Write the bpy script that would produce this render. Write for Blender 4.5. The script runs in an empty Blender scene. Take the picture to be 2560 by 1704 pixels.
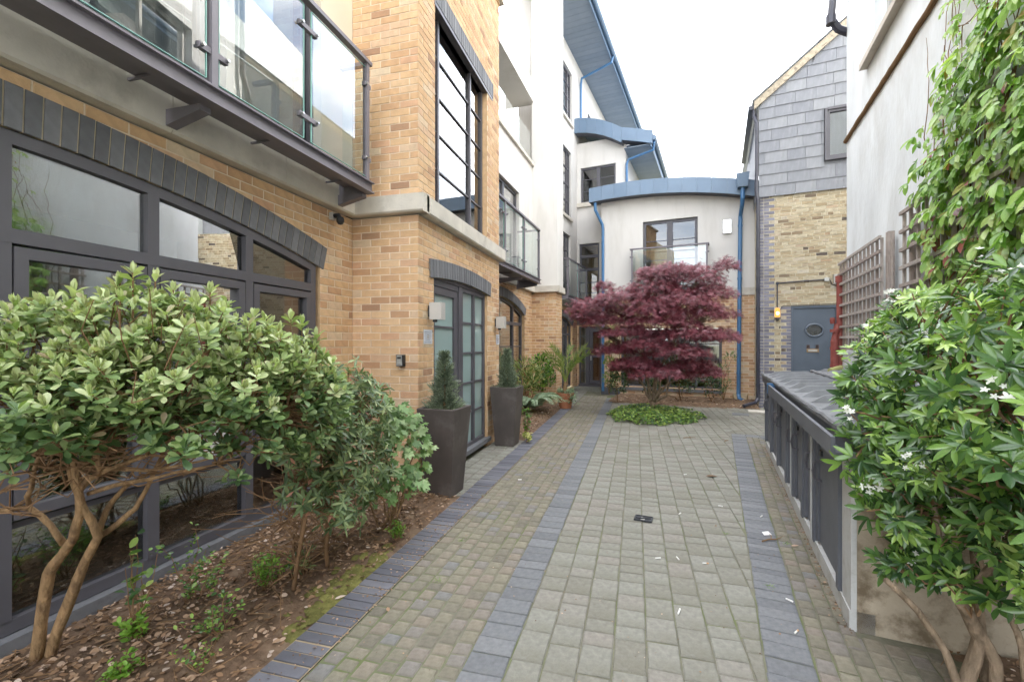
import bpy, math, random
import numpy as np
from mathutils import Vector, Matrix
random.seed(11)
RNG = np.random.default_rng(5)
SC = bpy.context.scene
COL = SC.collection
R = math.radians

# ---------------------------------------------------------------- camera, sky, sun, exposure
CAMH = 1.52
YAW = R(15.24)
cam_d = bpy.data.cameras.new('camera')
cam = bpy.data.objects.new('camera', cam_d)
COL.objects.link(cam)
cam.location = (0, 0, CAMH)
cam.rotation_euler = (R(90), 0, YAW)
cam_d.sensor_width = 36.0
cam_d.lens = 16.0
cam_d.shift_y = 0.0023
cam_d.clip_start = 0.05
cam_d.clip_end = 2000
SC.camera = cam

SUN_EL, SUN_AZ = R(38), R(298)          # azimuth clockwise from +Y: the sun stands behind the apartment building
w = bpy.data.worlds.new('World')
SC.world = w
w.use_nodes = True
nt = w.node_tree
for n in list(nt.nodes):
    nt.nodes.remove(n)
wo = nt.nodes.new('ShaderNodeOutputWorld')
bg = nt.nodes.new('ShaderNodeBackground')
sky = nt.nodes.new('ShaderNodeTexSky')
sky.sky_type = 'NISHITA'
sky.sun_disc = False
sky.sun_elevation = SUN_EL
sky.sun_rotation = SUN_AZ
sky.air_density = 1.0
sky.dust_density = 1.5
tc = nt.nodes.new('ShaderNodeTexCoord')
mp = nt.nodes.new('ShaderNodeMapping')
mp.inputs['Scale'].default_value = (1.0, 1.0, 2.2)
cn = nt.nodes.new('ShaderNodeTexNoise')
cn.inputs['Scale'].default_value = 2.3
cn.inputs['Detail'].default_value = 7
cn.inputs['Roughness'].default_value = 0.55
cr = nt.nodes.new('ShaderNodeValToRGB')
cr.color_ramp.elements[0].position = 0.36
cr.color_ramp.elements[0].color = (0.12, 0.12, 0.12, 1)
cr.color_ramp.elements[1].position = 0.56
cr.color_ramp.elements[1].color = (0.97, 0.97, 0.97, 1)
cn2 = nt.nodes.new('ShaderNodeTexNoise')
cn2.inputs['Scale'].default_value = 3.1
cn2.inputs['Detail'].default_value = 6
cc = nt.nodes.new('ShaderNodeValToRGB')
cc.color_ramp.elements[0].position = 0.3
cc.color_ramp.elements[0].color = (6.3, 6.5, 6.9, 1)
cc.color_ramp.elements[1].position = 0.7
cc.color_ramp.elements[1].color = (9.3, 9.3, 9.3, 1)
mx = nt.nodes.new('ShaderNodeMix')
mx.data_type = 'RGBA'
L = nt.links.new
L(tc.outputs['Generated'], mp.inputs['Vector'])
L(mp.outputs['Vector'], cn.inputs['Vector'])
L(mp.outputs['Vector'], cn2.inputs['Vector'])
L(cn.outputs['Fac'], cr.inputs['Fac'])
L(cn2.outputs['Fac'], cc.inputs['Fac'])
L(cr.outputs['Color'], mx.inputs['Factor'])
L(sky.outputs['Color'], mx.inputs['A'])
L(cc.outputs['Color'], mx.inputs['B'])
L(mx.outputs['Result'], bg.inputs['Color'])
bg.inputs['Strength'].default_value = 0.11
L(bg.outputs['Background'], wo.inputs['Surface'])

sun_d = bpy.data.lights.new('sun', 'SUN')
sun_d.energy = 2.5
sun_d.angle = R(0.5)
sun_d.color = (1.0, 0.93, 0.82)
sun = bpy.data.objects.new('sun', sun_d)
COL.objects.link(sun)
_sd = Vector((math.sin(SUN_AZ) * math.cos(SUN_EL), math.cos(SUN_AZ) * math.cos(SUN_EL), math.sin(SUN_EL)))
sun.rotation_euler = _sd.to_track_quat('Z', 'Y').to_euler()
sun.location = _sd * 60

SC.view_settings.view_transform = 'Standard'
SC.view_settings.look = 'None'
SC.view_settings.exposure = 3.08
SC.view_settings.gamma = 1.0
SC.view_settings.use_curve_mapping = False
SC.render.engine = 'CYCLES'
SC.cycles.use_denoising = True
SC.cycles.max_bounces = 10
SC.cycles.transparent_max_bounces = 16
SC.cycles.diffuse_bounces = 6
SC.cycles.glossy_bounces = 4
SC.cycles.caustics_reflective = False
SC.cycles.caustics_refractive = False

# ---------------------------------------------------------------- materials
def newmat(name):
    m = bpy.data.materials.new(name)
    m.use_nodes = True
    t = m.node_tree
    for n in list(t.nodes):
        t.nodes.remove(n)
    o = t.nodes.new('ShaderNodeOutputMaterial')
    return m, t, o

def ramp(t, cols, pos=None, interp='LINEAR'):
    r = t.nodes.new('ShaderNodeValToRGB')
    r.color_ramp.interpolation = interp
    e = r.color_ramp.elements
    n = len(cols)
    pos = pos or [i / max(1, n - 1) for i in range(n)]
    while len(e) < n:
        e.new(0.5)
    for i in range(n):
        e[i].position = pos[i]
    for i in range(n):
        e[i].color = (*cols[i], 1)
    return r

def mat(name, cols, pos=None, rough=0.7, spec=0.35, metal=0.0, noise=0.15, nscale=6.0, bump=0.2, bscale=60.0,
        fine=0.0, stain=None, stain_scale=1.2, stain_lo=0.5, stain_hi=0.75, transl=0.0, vscale=(1, 1, 1), tcol=None):
    """cols run over the per-face number rnd; noise varies the value; stain mixes in a second colour in patches"""
    m, t, o = newmat(name)
    N = t.nodes.new
    l = t.links.new
    at = N('ShaderNodeAttribute')
    at.attribute_name = 'rnd'
    r = ramp(t, cols if len(cols) > 1 else cols * 2, pos)
    l(at.outputs['Fac'], r.inputs['Fac'])
    tc = N('ShaderNodeTexCoord')
    mp = N('ShaderNodeMapping')
    mp.inputs['Scale'].default_value = vscale
    l(tc.outputs['Object'], mp.inputs['Vector'])
    nz = N('ShaderNodeTexNoise')
    nz.inputs['Scale'].default_value = nscale
    nz.inputs['Detail'].default_value = 6
    l(mp.outputs['Vector'], nz.inputs['Vector'])
    mr = N('ShaderNodeMapRange')
    mr.inputs['From Min'].default_value = 0.25
    mr.inputs['From Max'].default_value = 0.75
    mr.inputs['To Min'].default_value = 1 - noise
    mr.inputs['To Max'].default_value = 1 + noise
    l(nz.outputs['Fac'], mr.inputs['Value'])
    mul = N('ShaderNodeMix')
    mul.data_type = 'RGBA'
    mul.blend_type = 'MULTIPLY'
    mul.inputs['Factor'].default_value = 1.0
    l(r.outputs['Color'], mul.inputs['A'])
    l(mr.outputs['Result'], mul.inputs['B'])
    col = mul.outputs['Result']
    if stain:
        s = N('ShaderNodeTexNoise')
        s.inputs['Scale'].default_value = stain_scale
        s.inputs['Detail'].default_value = 8
        s.inputs['Roughness'].default_value = 0.65
        l(mp.outputs['Vector'], s.inputs['Vector'])
        sr = ramp(t, [(0, 0, 0), (1, 1, 1)], [stain_lo, stain_hi])
        l(s.outputs['Fac'], sr.inputs['Fac'])
        mm = N('ShaderNodeMix')
        mm.data_type = 'RGBA'
        l(sr.outputs['Color'], mm.inputs['Factor'])
        l(col, mm.inputs['A'])
        mm.inputs['B'].default_value = (*stain, 1)
        col = mm.outputs['Result']
    p = N('ShaderNodeBsdfPrincipled')
    l(col, p.inputs['Base Color'])
    p.inputs['Roughness'].default_value = rough
    p.inputs['Specular IOR Level'].default_value = spec
    p.inputs['Metallic'].default_value = metal
    if bump > 0:
        b2 = N('ShaderNodeTexNoise')
        b2.inputs['Scale'].default_value = bscale
        b2.inputs['Detail'].default_value = 5
        l(mp.outputs['Vector'], b2.inputs['Vector'])
        bm = N('ShaderNodeBump')
        bm.inputs['Strength'].default_value = bump
        bm.inputs['Distance'].default_value = 0.01
        l(b2.outputs['Fac'], bm.inputs['Height'])
        l(bm.outputs['Normal'], p.inputs['Normal'])
    out = p.outputs['BSDF']
    if transl > 0:
        tr = N('ShaderNodeBsdfTranslucent')
        g = N('ShaderNodeMix')
        g.data_type = 'RGBA'
        g.blend_type = 'MULTIPLY'
        g.inputs['Factor'].default_value = 1
        l(col, g.inputs['A'])
        g.inputs['B'].default_value = (*(tcol or (1.5, 1.7, 0.7)), 1)
        l(g.outputs['Result'], tr.inputs['Color'])
        ms = N('ShaderNodeMixShader')
        ms.inputs['Fac'].default_value = transl
        l(out, ms.inputs[1])
        l(tr.outputs['BSDF'], ms.inputs[2])
        out = ms.outputs['Shader']
    l(out, o.inputs['Surface'])
    return m

def glassmat(name, tint=(0.92, 0.96, 0.95), boost=1.8, base=0.05, rough=0.0, body=None, body_fac=0.0):
    m, t, o = newmat(name)
    N = t.nodes.new
    l = t.links.new
    tr = N('ShaderNodeBsdfTransparent')
    tr.inputs['Color'].default_value = (*tint, 1)
    gl = N('ShaderNodeBsdfGlossy')
    gl.inputs['Roughness'].default_value = rough
    gl.inputs['Color'].default_value = (1, 1, 1, 1)
    fr = N('ShaderNodeFresnel')
    fr.inputs['IOR'].default_value = 1.45
    ma = N('ShaderNodeMath')
    ma.operation = 'MULTIPLY_ADD'
    ma.use_clamp = True
    ma.inputs[1].default_value = boost
    ma.inputs[2].default_value = base
    l(fr.outputs['Fac'], ma.inputs[0])
    base_out = tr.outputs['BSDF']
    if body:
        df = N('ShaderNodeBsdfDiffuse')
        df.inputs['Color'].default_value = (*body, 1)
        tl = N('ShaderNodeBsdfTranslucent')
        tl.inputs['Color'].default_value = (*body, 1)
        ad = N('ShaderNodeMixShader')
        ad.inputs['Fac'].default_value = 0.15
        l(df.outputs['BSDF'], ad.inputs[1])
        l(tl.outputs['BSDF'], ad.inputs[2])
        b2 = N('ShaderNodeMixShader')
        b2.inputs['Fac'].default_value = body_fac
        l(base_out, b2.inputs[1])
        l(ad.outputs['Shader'], b2.inputs[2])
        base_out = b2.outputs['Shader']
    ms = N('ShaderNodeMixShader')
    l(ma.outputs['Value'], ms.inputs['Fac'])
    l(base_out, ms.inputs[1])
    l(gl.outputs['BSDF'], ms.inputs[2])
    l(ms.outputs['Shader'], o.inputs['Surface'])
    return m

def emitmat(name, col, strength):
    m, t, o = newmat(name)
    e = t.nodes.new('ShaderNodeEmission')
    e.inputs['Color'].default_value = (*col, 1)
    e.inputs['Strength'].default_value = strength
    t.links.new(e.outputs['Emission'], o.inputs['Surface'])
    return m

M = {}
M['brick'] = mat('orange yellow brick', [(0.34, 0.205, 0.13), (0.47, 0.285, 0.165), (0.54, 0.345, 0.195), (0.58, 0.385, 0.22), (0.61, 0.425, 0.26), (0.54, 0.325, 0.20), (0.585, 0.465, 0.325)],
                 [0, 0.06, 0.2, 0.45, 0.72, 0.87, 1.0], rough=0.85, spec=0.2, noise=0.16, nscale=14, bump=0.35, bscale=90,
                 stain=(0.42, 0.235, 0.13), stain_scale=9, stain_lo=0.6, stain_hi=0.9)
M['mortar'] = mat('pale mortar', [(0.72, 0.60, 0.46)], rough=0.95, spec=0.1, noise=0.12, nscale=9, bump=0.3, bscale=120, stain=(0.50, 0.37, 0.24), stain_scale=2)
M['archbrick'] = mat('slate grey arch brick', [(0.115, 0.116, 0.125), (0.145, 0.146, 0.156), (0.18, 0.18, 0.192)], rough=0.7, noise=0.15, nscale=20, bump=0.3, stain=(0.20, 0.18, 0.15), stain_scale=8, stain_lo=0.62, stain_hi=0.9)
M['archmortar'] = mat('buff arch joint', [(0.50, 0.41, 0.28)], rough=0.95, spec=0.1, bump=0.3)
M['stone'] = mat('weathered cast stone', [(0.52, 0.48, 0.42), (0.57, 0.53, 0.465)], rough=0.85, spec=0.2, noise=0.13, nscale=5, bump=0.25, stain=(0.31, 0.28, 0.235), stain_scale=3.5, stain_lo=0.55, stain_hi=0.85)
M['render'] = mat('white wall render', [(0.63, 0.605, 0.575)], rough=0.9, spec=0.15, noise=0.05, nscale=1.5, bump=0.12, bscale=80, stain=(0.51, 0.485, 0.445), stain_scale=2.6, stain_lo=0.5, stain_hi=0.85, vscale=(1, 1, 0.22))
M['cream'] = mat('cream wall render', [(0.68, 0.60, 0.48)], rough=0.9, spec=0.15, noise=0.05, nscale=1.5, bump=0.12)
M['oldwhite'] = mat('rough white painted stucco', [(0.69, 0.72, 0.735)], rough=0.85, spec=0.2, noise=0.10, nscale=2.2, bump=0.55, bscale=26,
                    stain=(0.55, 0.558, 0.545), stain_scale=2.4, stain_lo=0.46, stain_hi=0.78, vscale=(1, 1, 0.45))
M['frame'] = mat('dark grey window paint', [(0.082, 0.078, 0.09), (0.098, 0.094, 0.106)], rough=0.42, spec=0.4, noise=0.06, bump=0.04)
M['steel'] = mat('mauve grey powder coated steel', [(0.17, 0.155, 0.175)], rough=0.42, spec=0.45, noise=0.08, bump=0.03, stain=(0.12, 0.105, 0.11), stain_scale=4, stain_lo=0.6, stain_hi=0.85)
M['clamp'] = mat('polished clamp steel', [(0.5, 0.5, 0.5)], rough=0.25, metal=1.0, noise=0.03, bump=0)
M['glass'] = glassmat('window glass', tint=(0.80, 0.85, 0.85), boost=2.8, base=0.085)
M['glassup'] = glassmat('sky reflecting glass', tint=(0.65, 0.72, 0.74), boost=1.5, base=0.06)
M['balglass'] = glassmat('balustrade glass', tint=(0.86, 0.93, 0.91), boost=1.7, base=0.06)
M['frost'] = glassmat('frosted teal glass', tint=(0.5, 0.6, 0.6), boost=1.2, base=0.02, body=(0.37, 0.49, 0.475), body_fac=0.95)
M['glassedge'] = mat('green glass edge', [(0.25, 0.48, 0.42)], rough=0.2, bump=0)
M['room'] = mat('dim room wall', [(0.20, 0.175, 0.145)], rough=0.9, bump=0, noise=0.1, nscale=2)
M['blind'] = mat('pale blind fabric', [(0.62, 0.57, 0.47)], rough=0.9, bump=0.05, noise=0.05)
M['curtain'] = mat('cream curtain cloth', [(0.62, 0.59, 0.53)], rough=0.9, bump=0.05, noise=0.08, nscale=3)
M['zinc'] = mat('blue grey roof metal', [(0.125, 0.185, 0.265), (0.14, 0.20, 0.28)], rough=0.42, spec=0.5, noise=0.07, nscale=2, bump=0.05, bscale=8)
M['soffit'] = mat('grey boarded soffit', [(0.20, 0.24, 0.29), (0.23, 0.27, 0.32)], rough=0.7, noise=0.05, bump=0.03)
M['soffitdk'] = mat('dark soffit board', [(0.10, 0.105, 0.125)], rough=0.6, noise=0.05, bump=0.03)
M['bluepipe'] = mat('bright blue painted pipe', [(0.05, 0.145, 0.29), (0.055, 0.16, 0.32)], rough=0.35, spec=0.5, noise=0.12, nscale=4, bump=0.03, stain=(0.09, 0.15, 0.21), stain_scale=2.5, stain_lo=0.58, stain_hi=0.8)
M['blackpipe'] = mat('black plastic pipe', [(0.03, 0.03, 0.045)], rough=0.35, spec=0.5, noise=0.2, bump=0.02)
M['redpipe'] = mat('red oxide painted iron', [(0.22, 0.055, 0.045), (0.26, 0.07, 0.055)], rough=0.6, noise=0.2, nscale=9, bump=0.15, bscale=40, stain=(0.33, 0.16, 0.13), stain_scale=9, stain_lo=0.6, stain_hi=0.8)
M['stock'] = mat('london stock brick', [(0.09, 0.075, 0.068), (0.22, 0.165, 0.11), (0.31, 0.245, 0.155), (0.37, 0.305, 0.205), (0.43, 0.375, 0.275), (0.35, 0.25, 0.16), (0.47, 0.43, 0.355)],
                 [0, 0.08, 0.28, 0.5, 0.74, 0.88, 1], rough=0.92, spec=0.15, noise=0.3, nscale=13, bump=0.7, bscale=50, stain=(0.22, 0.175, 0.115), stain_scale=11, stain_lo=0.58, stain_hi=0.82)
M['stockmortar'] = mat('stock mortar', [(0.52, 0.47, 0.36)], rough=0.95, spec=0.1, noise=0.25, nscale=11, bump=0.5)
M['bluebrick'] = mat('blue engineering brick', [(0.13, 0.125, 0.15), (0.18, 0.175, 0.215), (0.23, 0.225, 0.265)], rough=0.6, noise=0.18, nscale=12, bump=0.2)
M['slate'] = mat('grey slate', [(0.165, 0.17, 0.19), (0.19, 0.195, 0.213), (0.215, 0.22, 0.235)], rough=0.6, noise=0.12, nscale=5, bump=0.2, bscale=30, vscale=(3, 3, 0.7), stain=(0.27, 0.275, 0.285), stain_scale=4, stain_lo=0.55, stain_hi=0.9)
M['oldwood'] = mat('flaking cream verge board', [(0.36, 0.31, 0.235)], rough=0.9, noise=0.25, nscale=9, bump=0.3, stain=(0.17, 0.14, 0.11), stain_scale=12, stain_lo=0.5, stain_hi=0.66)
M['door'] = mat('blue grey door paint', [(0.085, 0.105, 0.135)], rough=0.42, spec=0.45, noise=0.12, nscale=3, bump=0.04, stain=(0.115, 0.13, 0.155), stain_scale=5, stain_lo=0.6, stain_hi=0.85)
M['bin'] = mat('slate grey painted timber', [(0.105, 0.11, 0.125), (0.135, 0.14, 0.157)], rough=0.55, spec=0.35, noise=0.12, nscale=5, bump=0.08, bscale=30, stain=(0.19, 0.19, 0.19), stain_scale=3, stain_lo=0.6, stain_hi=0.85)
M['binroof'] = mat('grey felted roof sheet', [(0.155, 0.16, 0.168), (0.185, 0.19, 0.197)], rough=0.7, noise=0.2, nscale=9, bump=0.3, stain=(0.10, 0.10, 0.098), stain_scale=4, stain_lo=0.55, stain_hi=0.85)
M['white'] = mat('white gloss paint', [(0.47, 0.47, 0.455)], rough=0.6, noise=0.08, nscale=6, bump=0.1, stain=(0.27, 0.25, 0.21), stain_scale=6, stain_lo=0.52, stain_hi=0.78)
M['dirtyrender'] = mat('mud stained render', [(0.38, 0.32, 0.24)], rough=0.95, spec=0.1, noise=0.2, nscale=4, bump=0.4, stain=(0.15, 0.115, 0.075), stain_scale=7, stain_lo=0.46, stain_hi=0.66)
M['trellis'] = mat('weathered grey timber', [(0.27, 0.225, 0.20), (0.34, 0.29, 0.26), (0.40, 0.36, 0.325)], rough=0.9, noise=0.22, nscale=10, bump=0.3, bscale=40, vscale=(4, 4, 1), stain=(0.18, 0.14, 0.12), stain_scale=7, stain_lo=0.55, stain_hi=0.8)
M['paver'] = mat('olive grey concrete paver', [(0.195, 0.186, 0.155), (0.212, 0.206, 0.175), (0.232, 0.228, 0.197), (0.23, 0.212, 0.185)], rough=0.93, spec=0.15, noise=0.17, nscale=42, bump=0.6, bscale=130, stain=(0.15, 0.14, 0.108), stain_scale=2.3, stain_lo=0.47, stain_hi=0.78)
M['sett'] = mat('tan grey tumbled sett', [(0.165, 0.15, 0.12), (0.195, 0.178, 0.135), (0.22, 0.202, 0.152), (0.22, 0.185, 0.15), (0.185, 0.182, 0.175)], rough=0.93, spec=0.15, noise=0.2, nscale=42, bump=0.65, bscale=130, stain=(0.125, 0.112, 0.085), stain_scale=2.6, stain_lo=0.46, stain_hi=0.76)
M['bluepaver'] = mat('blue grey paver', [(0.14, 0.143, 0.15), (0.162, 0.166, 0.173), (0.187, 0.19, 0.196)], rough=0.9, spec=0.15, noise=0.16, nscale=42, bump=0.55, bscale=130, stain=(0.15, 0.148, 0.128), stain_scale=1.8, stain_lo=0.52, stain_hi=0.85)
M['edgebrick'] = mat('blue edging brick', [(0.085, 0.085, 0.10), (0.115, 0.115, 0.132), (0.15, 0.148, 0.165)], rough=0.8, noise=0.14, nscale=9, bump=0.3, stain=(0.21, 0.185, 0.15), stain_scale=6, stain_lo=0.6, stain_hi=0.88)
M['joint'] = mat('mossy sand joint', [(0.165, 0.158, 0.12)], rough=1, spec=0.05, noise=0.25, nscale=9, bump=0.5, stain=(0.125, 0.145, 0.065), stain_scale=1.7, stain_lo=0.46, stain_hi=0.64)
M['edgejoint'] = mat('tan mortar joint', [(0.36, 0.28, 0.18)], rough=1, spec=0.05, noise=0.2, nscale=12, bump=0.4)
M['soil'] = mat('dry brown soil', [(0.15, 0.10, 0.068)], rough=1, spec=0.05, noise=0.35, nscale=14, bump=1.0, bscale=35, stain=(0.24, 0.175, 0.12), stain_scale=6, stain_lo=0.5, stain_hi=0.75)
M['mulch'] = mat('dead leaf litter', [(0.11, 0.07, 0.045), (0.24, 0.145, 0.085), (0.36, 0.24, 0.155), (0.45, 0.33, 0.25), (0.52, 0.42, 0.35)], [0, 0.3, 0.62, 0.88, 1], rough=0.95, spec=0.1, bump=0)
M['moss'] = mat('moss cushion', [(0.12, 0.115, 0.04), (0.19, 0.18, 0.06)], rough=1, spec=0.05, bump=1.0, bscale=90, noise=0.3, nscale=30)
M['bark'] = mat('tan shrub bark', [(0.26, 0.165, 0.085), (0.34, 0.22, 0.115)], rough=0.9, spec=0.15, noise=0.4, nscale=22, bump=1.0, bscale=55, vscale=(1.6, 1.6, 0.6), stain=(0.12, 0.075, 0.045), stain_scale=13, stain_lo=0.46, stain_hi=0.7)
M['twig'] = mat('brown twig', [(0.15, 0.085, 0.045), (0.26, 0.16, 0.085)], rough=0.9, spec=0.15, bump=0.2)
M['greybark'] = mat('grey brown bark', [(0.23, 0.17, 0.115), (0.30, 0.225, 0.155)], rough=0.9, spec=0.15, noise=0.4, nscale=20, bump=1.0, bscale=55, vscale=(1.5, 1.5, 0.6), stain=(0.12, 0.09, 0.06), stain_scale=11, stain_lo=0.48, stain_hi=0.72)
M['planter'] = mat('charcoal fibreclay', [(0.078, 0.064, 0.058)], rough=0.6, spec=0.4, noise=0.22, nscale=5, bump=0.15, bscale=50, stain=(0.15, 0.135, 0.125), stain_scale=4.5, stain_lo=0.52, stain_hi=0.85)
M['terracotta'] = mat('terracotta clay', [(0.36, 0.145, 0.075)], rough=0.85, noise=0.12, nscale=5, bump=0.12, stain=(0.40, 0.24, 0.16), stain_scale=6, stain_lo=0.6, stain_hi=0.85)
M['lampbox'] = mat('warm grey lamp casing', [(0.43, 0.41, 0.385)], rough=0.5, noise=0.05, bump=0.02)
M['paper'] = mat('laminated paper', [(0.62, 0.63, 0.67)], rough=0.35, noise=0.03, bump=0)
M['ink'] = mat('grey ink', [(0.24, 0.26, 0.31)], rough=0.6, bump=0)
M['black'] = mat('black rubber', [(0.02, 0.02, 0.022)], rough=0.45, bump=0.05)
M['lid'] = mat('black plastic lid', [(0.035, 0.037, 0.042)], rough=0.5, bump=0.05)
M['silver'] = mat('brushed silver', [(0.50, 0.50, 0.48)], rough=0.35, metal=0.7, bump=0)
M['mirror'] = mat('polished lamp face', [(0.85, 0.83, 0.78)], rough=0.06, metal=1.0, noise=0.02, bump=0)
M['brass'] = mat('tarnished brass', [(0.34, 0.24, 0.14)], rough=0.45, metal=0.6, bump=0.05)
M['copper'] = mat('oxidised number plate', [(0.09, 0.05, 0.04)], rough=0.5, bump=0.05)
M['butt'] = mat('cigarette paper', [(0.75, 0.73, 0.70), (0.56, 0.32, 0.16)], rough=0.9, bump=0)
M['amber'] = emitmat('lit amber lamp glass', (1.0, 0.50, 0.12), 0.17)
M['bulb'] = emitmat('glowing bulb', (1.0, 0.80, 0.42), 0.9)
M['interior warm'] = mat('honey coloured room', [(0.34, 0.215, 0.09)], rough=0.9, bump=0, noise=0.2, nscale=2)
M['reddoor'] = mat('varnished wood', [(0.19, 0.075, 0.03), (0.25, 0.11, 0.045)], rough=0.4, noise=0.25, nscale=5, vscale=(5, 5, 0.6), bump=0.05)
M['bluepaint'] = mat('strong blue door paint', [(0.02, 0.09, 0.27)], rough=0.35, bump=0.03)
# leaves
def leafmat(name, cols, pos=None, rough=0.42, spec=0.4, transl=0.22, tcol=None):
    return mat(name, cols, pos, rough=rough, spec=spec, noise=0.18, nscale=25, bump=0.0, transl=transl, tcol=tcol)
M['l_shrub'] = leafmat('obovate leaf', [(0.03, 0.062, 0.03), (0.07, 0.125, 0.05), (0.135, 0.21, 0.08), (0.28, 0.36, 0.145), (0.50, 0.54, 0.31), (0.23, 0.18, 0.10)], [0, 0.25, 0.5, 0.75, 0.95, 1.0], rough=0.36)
M['l_rhodo'] = leafmat('narrow dark leaf', [(0.06, 0.10, 0.045), (0.12, 0.175, 0.075), (0.20, 0.26, 0.115), (0.32, 0.35, 0.15), (0.42, 0.20, 0.14)], [0, 0.4, 0.75, 0.94, 1], rough=0.38)
M['l_lobed'] = leafmat('lobed lime leaf', [(0.07, 0.135, 0.045), (0.14, 0.235, 0.08), (0.20, 0.30, 0.12), (0.30, 0.38, 0.20)], rough=0.45)
M['l_lime'] = leafmat('lime box leaf', [(0.05, 0.12, 0.02), (0.12, 0.25, 0.03), (0.22, 0.37, 0.05)], rough=0.4)
M['l_maple'] = leafmat('purple maple leaf', [(0.06, 0.014, 0.02), (0.155, 0.032, 0.046), (0.25, 0.062, 0.085), (0.44, 0.25, 0.30)], rough=0.4, spec=0.5, transl=0.2, tcol=(1.7, 0.55, 0.45))
M['l_ivy'] = leafmat('ivy leaf', [(0.035, 0.075, 0.03), (0.09, 0.18, 0.045), (0.20, 0.31, 0.06), (0.34, 0.41, 0.11)], rough=0.4)
M['l_creeper'] = leafmat('creeper leaflet', [(0.11, 0.23, 0.045), (0.20, 0.35, 0.075), (0.30, 0.45, 0.12), (0.42, 0.51, 0.20), (0.42, 0.32, 0.09), (0.27, 0.065, 0.06)], [0, 0.3, 0.6, 0.9, 0.97, 1], rough=0.42, transl=0.38)
M['l_choisya'] = leafmat('glossy choisya leaf', [(0.03, 0.07, 0.025), (0.07, 0.145, 0.04), (0.15, 0.265, 0.055), (0.27, 0.41, 0.085), (0.39, 0.50, 0.16)], [0, 0.3, 0.6, 0.85, 1], rough=0.25, spec=0.55, transl=0.25)
M['petal'] = leafmat('white petal', [(0.70, 0.71, 0.62), (0.80, 0.80, 0.76)], rough=0.6, transl=0.3, tcol=(1, 1, 0.9))
M['l_conifer'] = leafmat('blue green needle', [(0.085, 0.115, 0.08), (0.17, 0.21, 0.14), (0.29, 0.33, 0.225)], rough=0.6, transl=0.1)
M['l_fern'] = leafmat('silver green frond', [(0.13, 0.20, 0.11), (0.22, 0.30, 0.18), (0.33, 0.40, 0.28)], rough=0.5)
M['l_palm'] = leafmat('palm leaflet', [(0.08, 0.14, 0.03), (0.16, 0.23, 0.045), (0.28, 0.32, 0.08)], rough=0.4)
M['l_photinia'] = leafmat('yellow and pink new leaf', [(0.10, 0.17, 0.05), (0.22, 0.26, 0.07), (0.38, 0.37, 0.16), (0.37, 0.13, 0.085)], [0, 0.5, 0.86, 1], rough=0.4)
M['l_dark'] = leafmat('dark evergreen leaf', [(0.016, 0.032, 0.016), (0.04, 0.075, 0.03), (0.085, 0.14, 0.045), (0.20, 0.05, 0.045)], [0, 0.5, 0.92, 1], rough=0.4)
M['l_yellow'] = leafmat('variegated leaf', [(0.10, 0.17, 0.04), (0.36, 0.36, 0.10), (0.50, 0.47, 0.22)], rough=0.45)
M['l_grass'] = leafmat('grass blade', [(0.09, 0.17, 0.03), (0.19, 0.28, 0.06)], rough=0.5)

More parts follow.
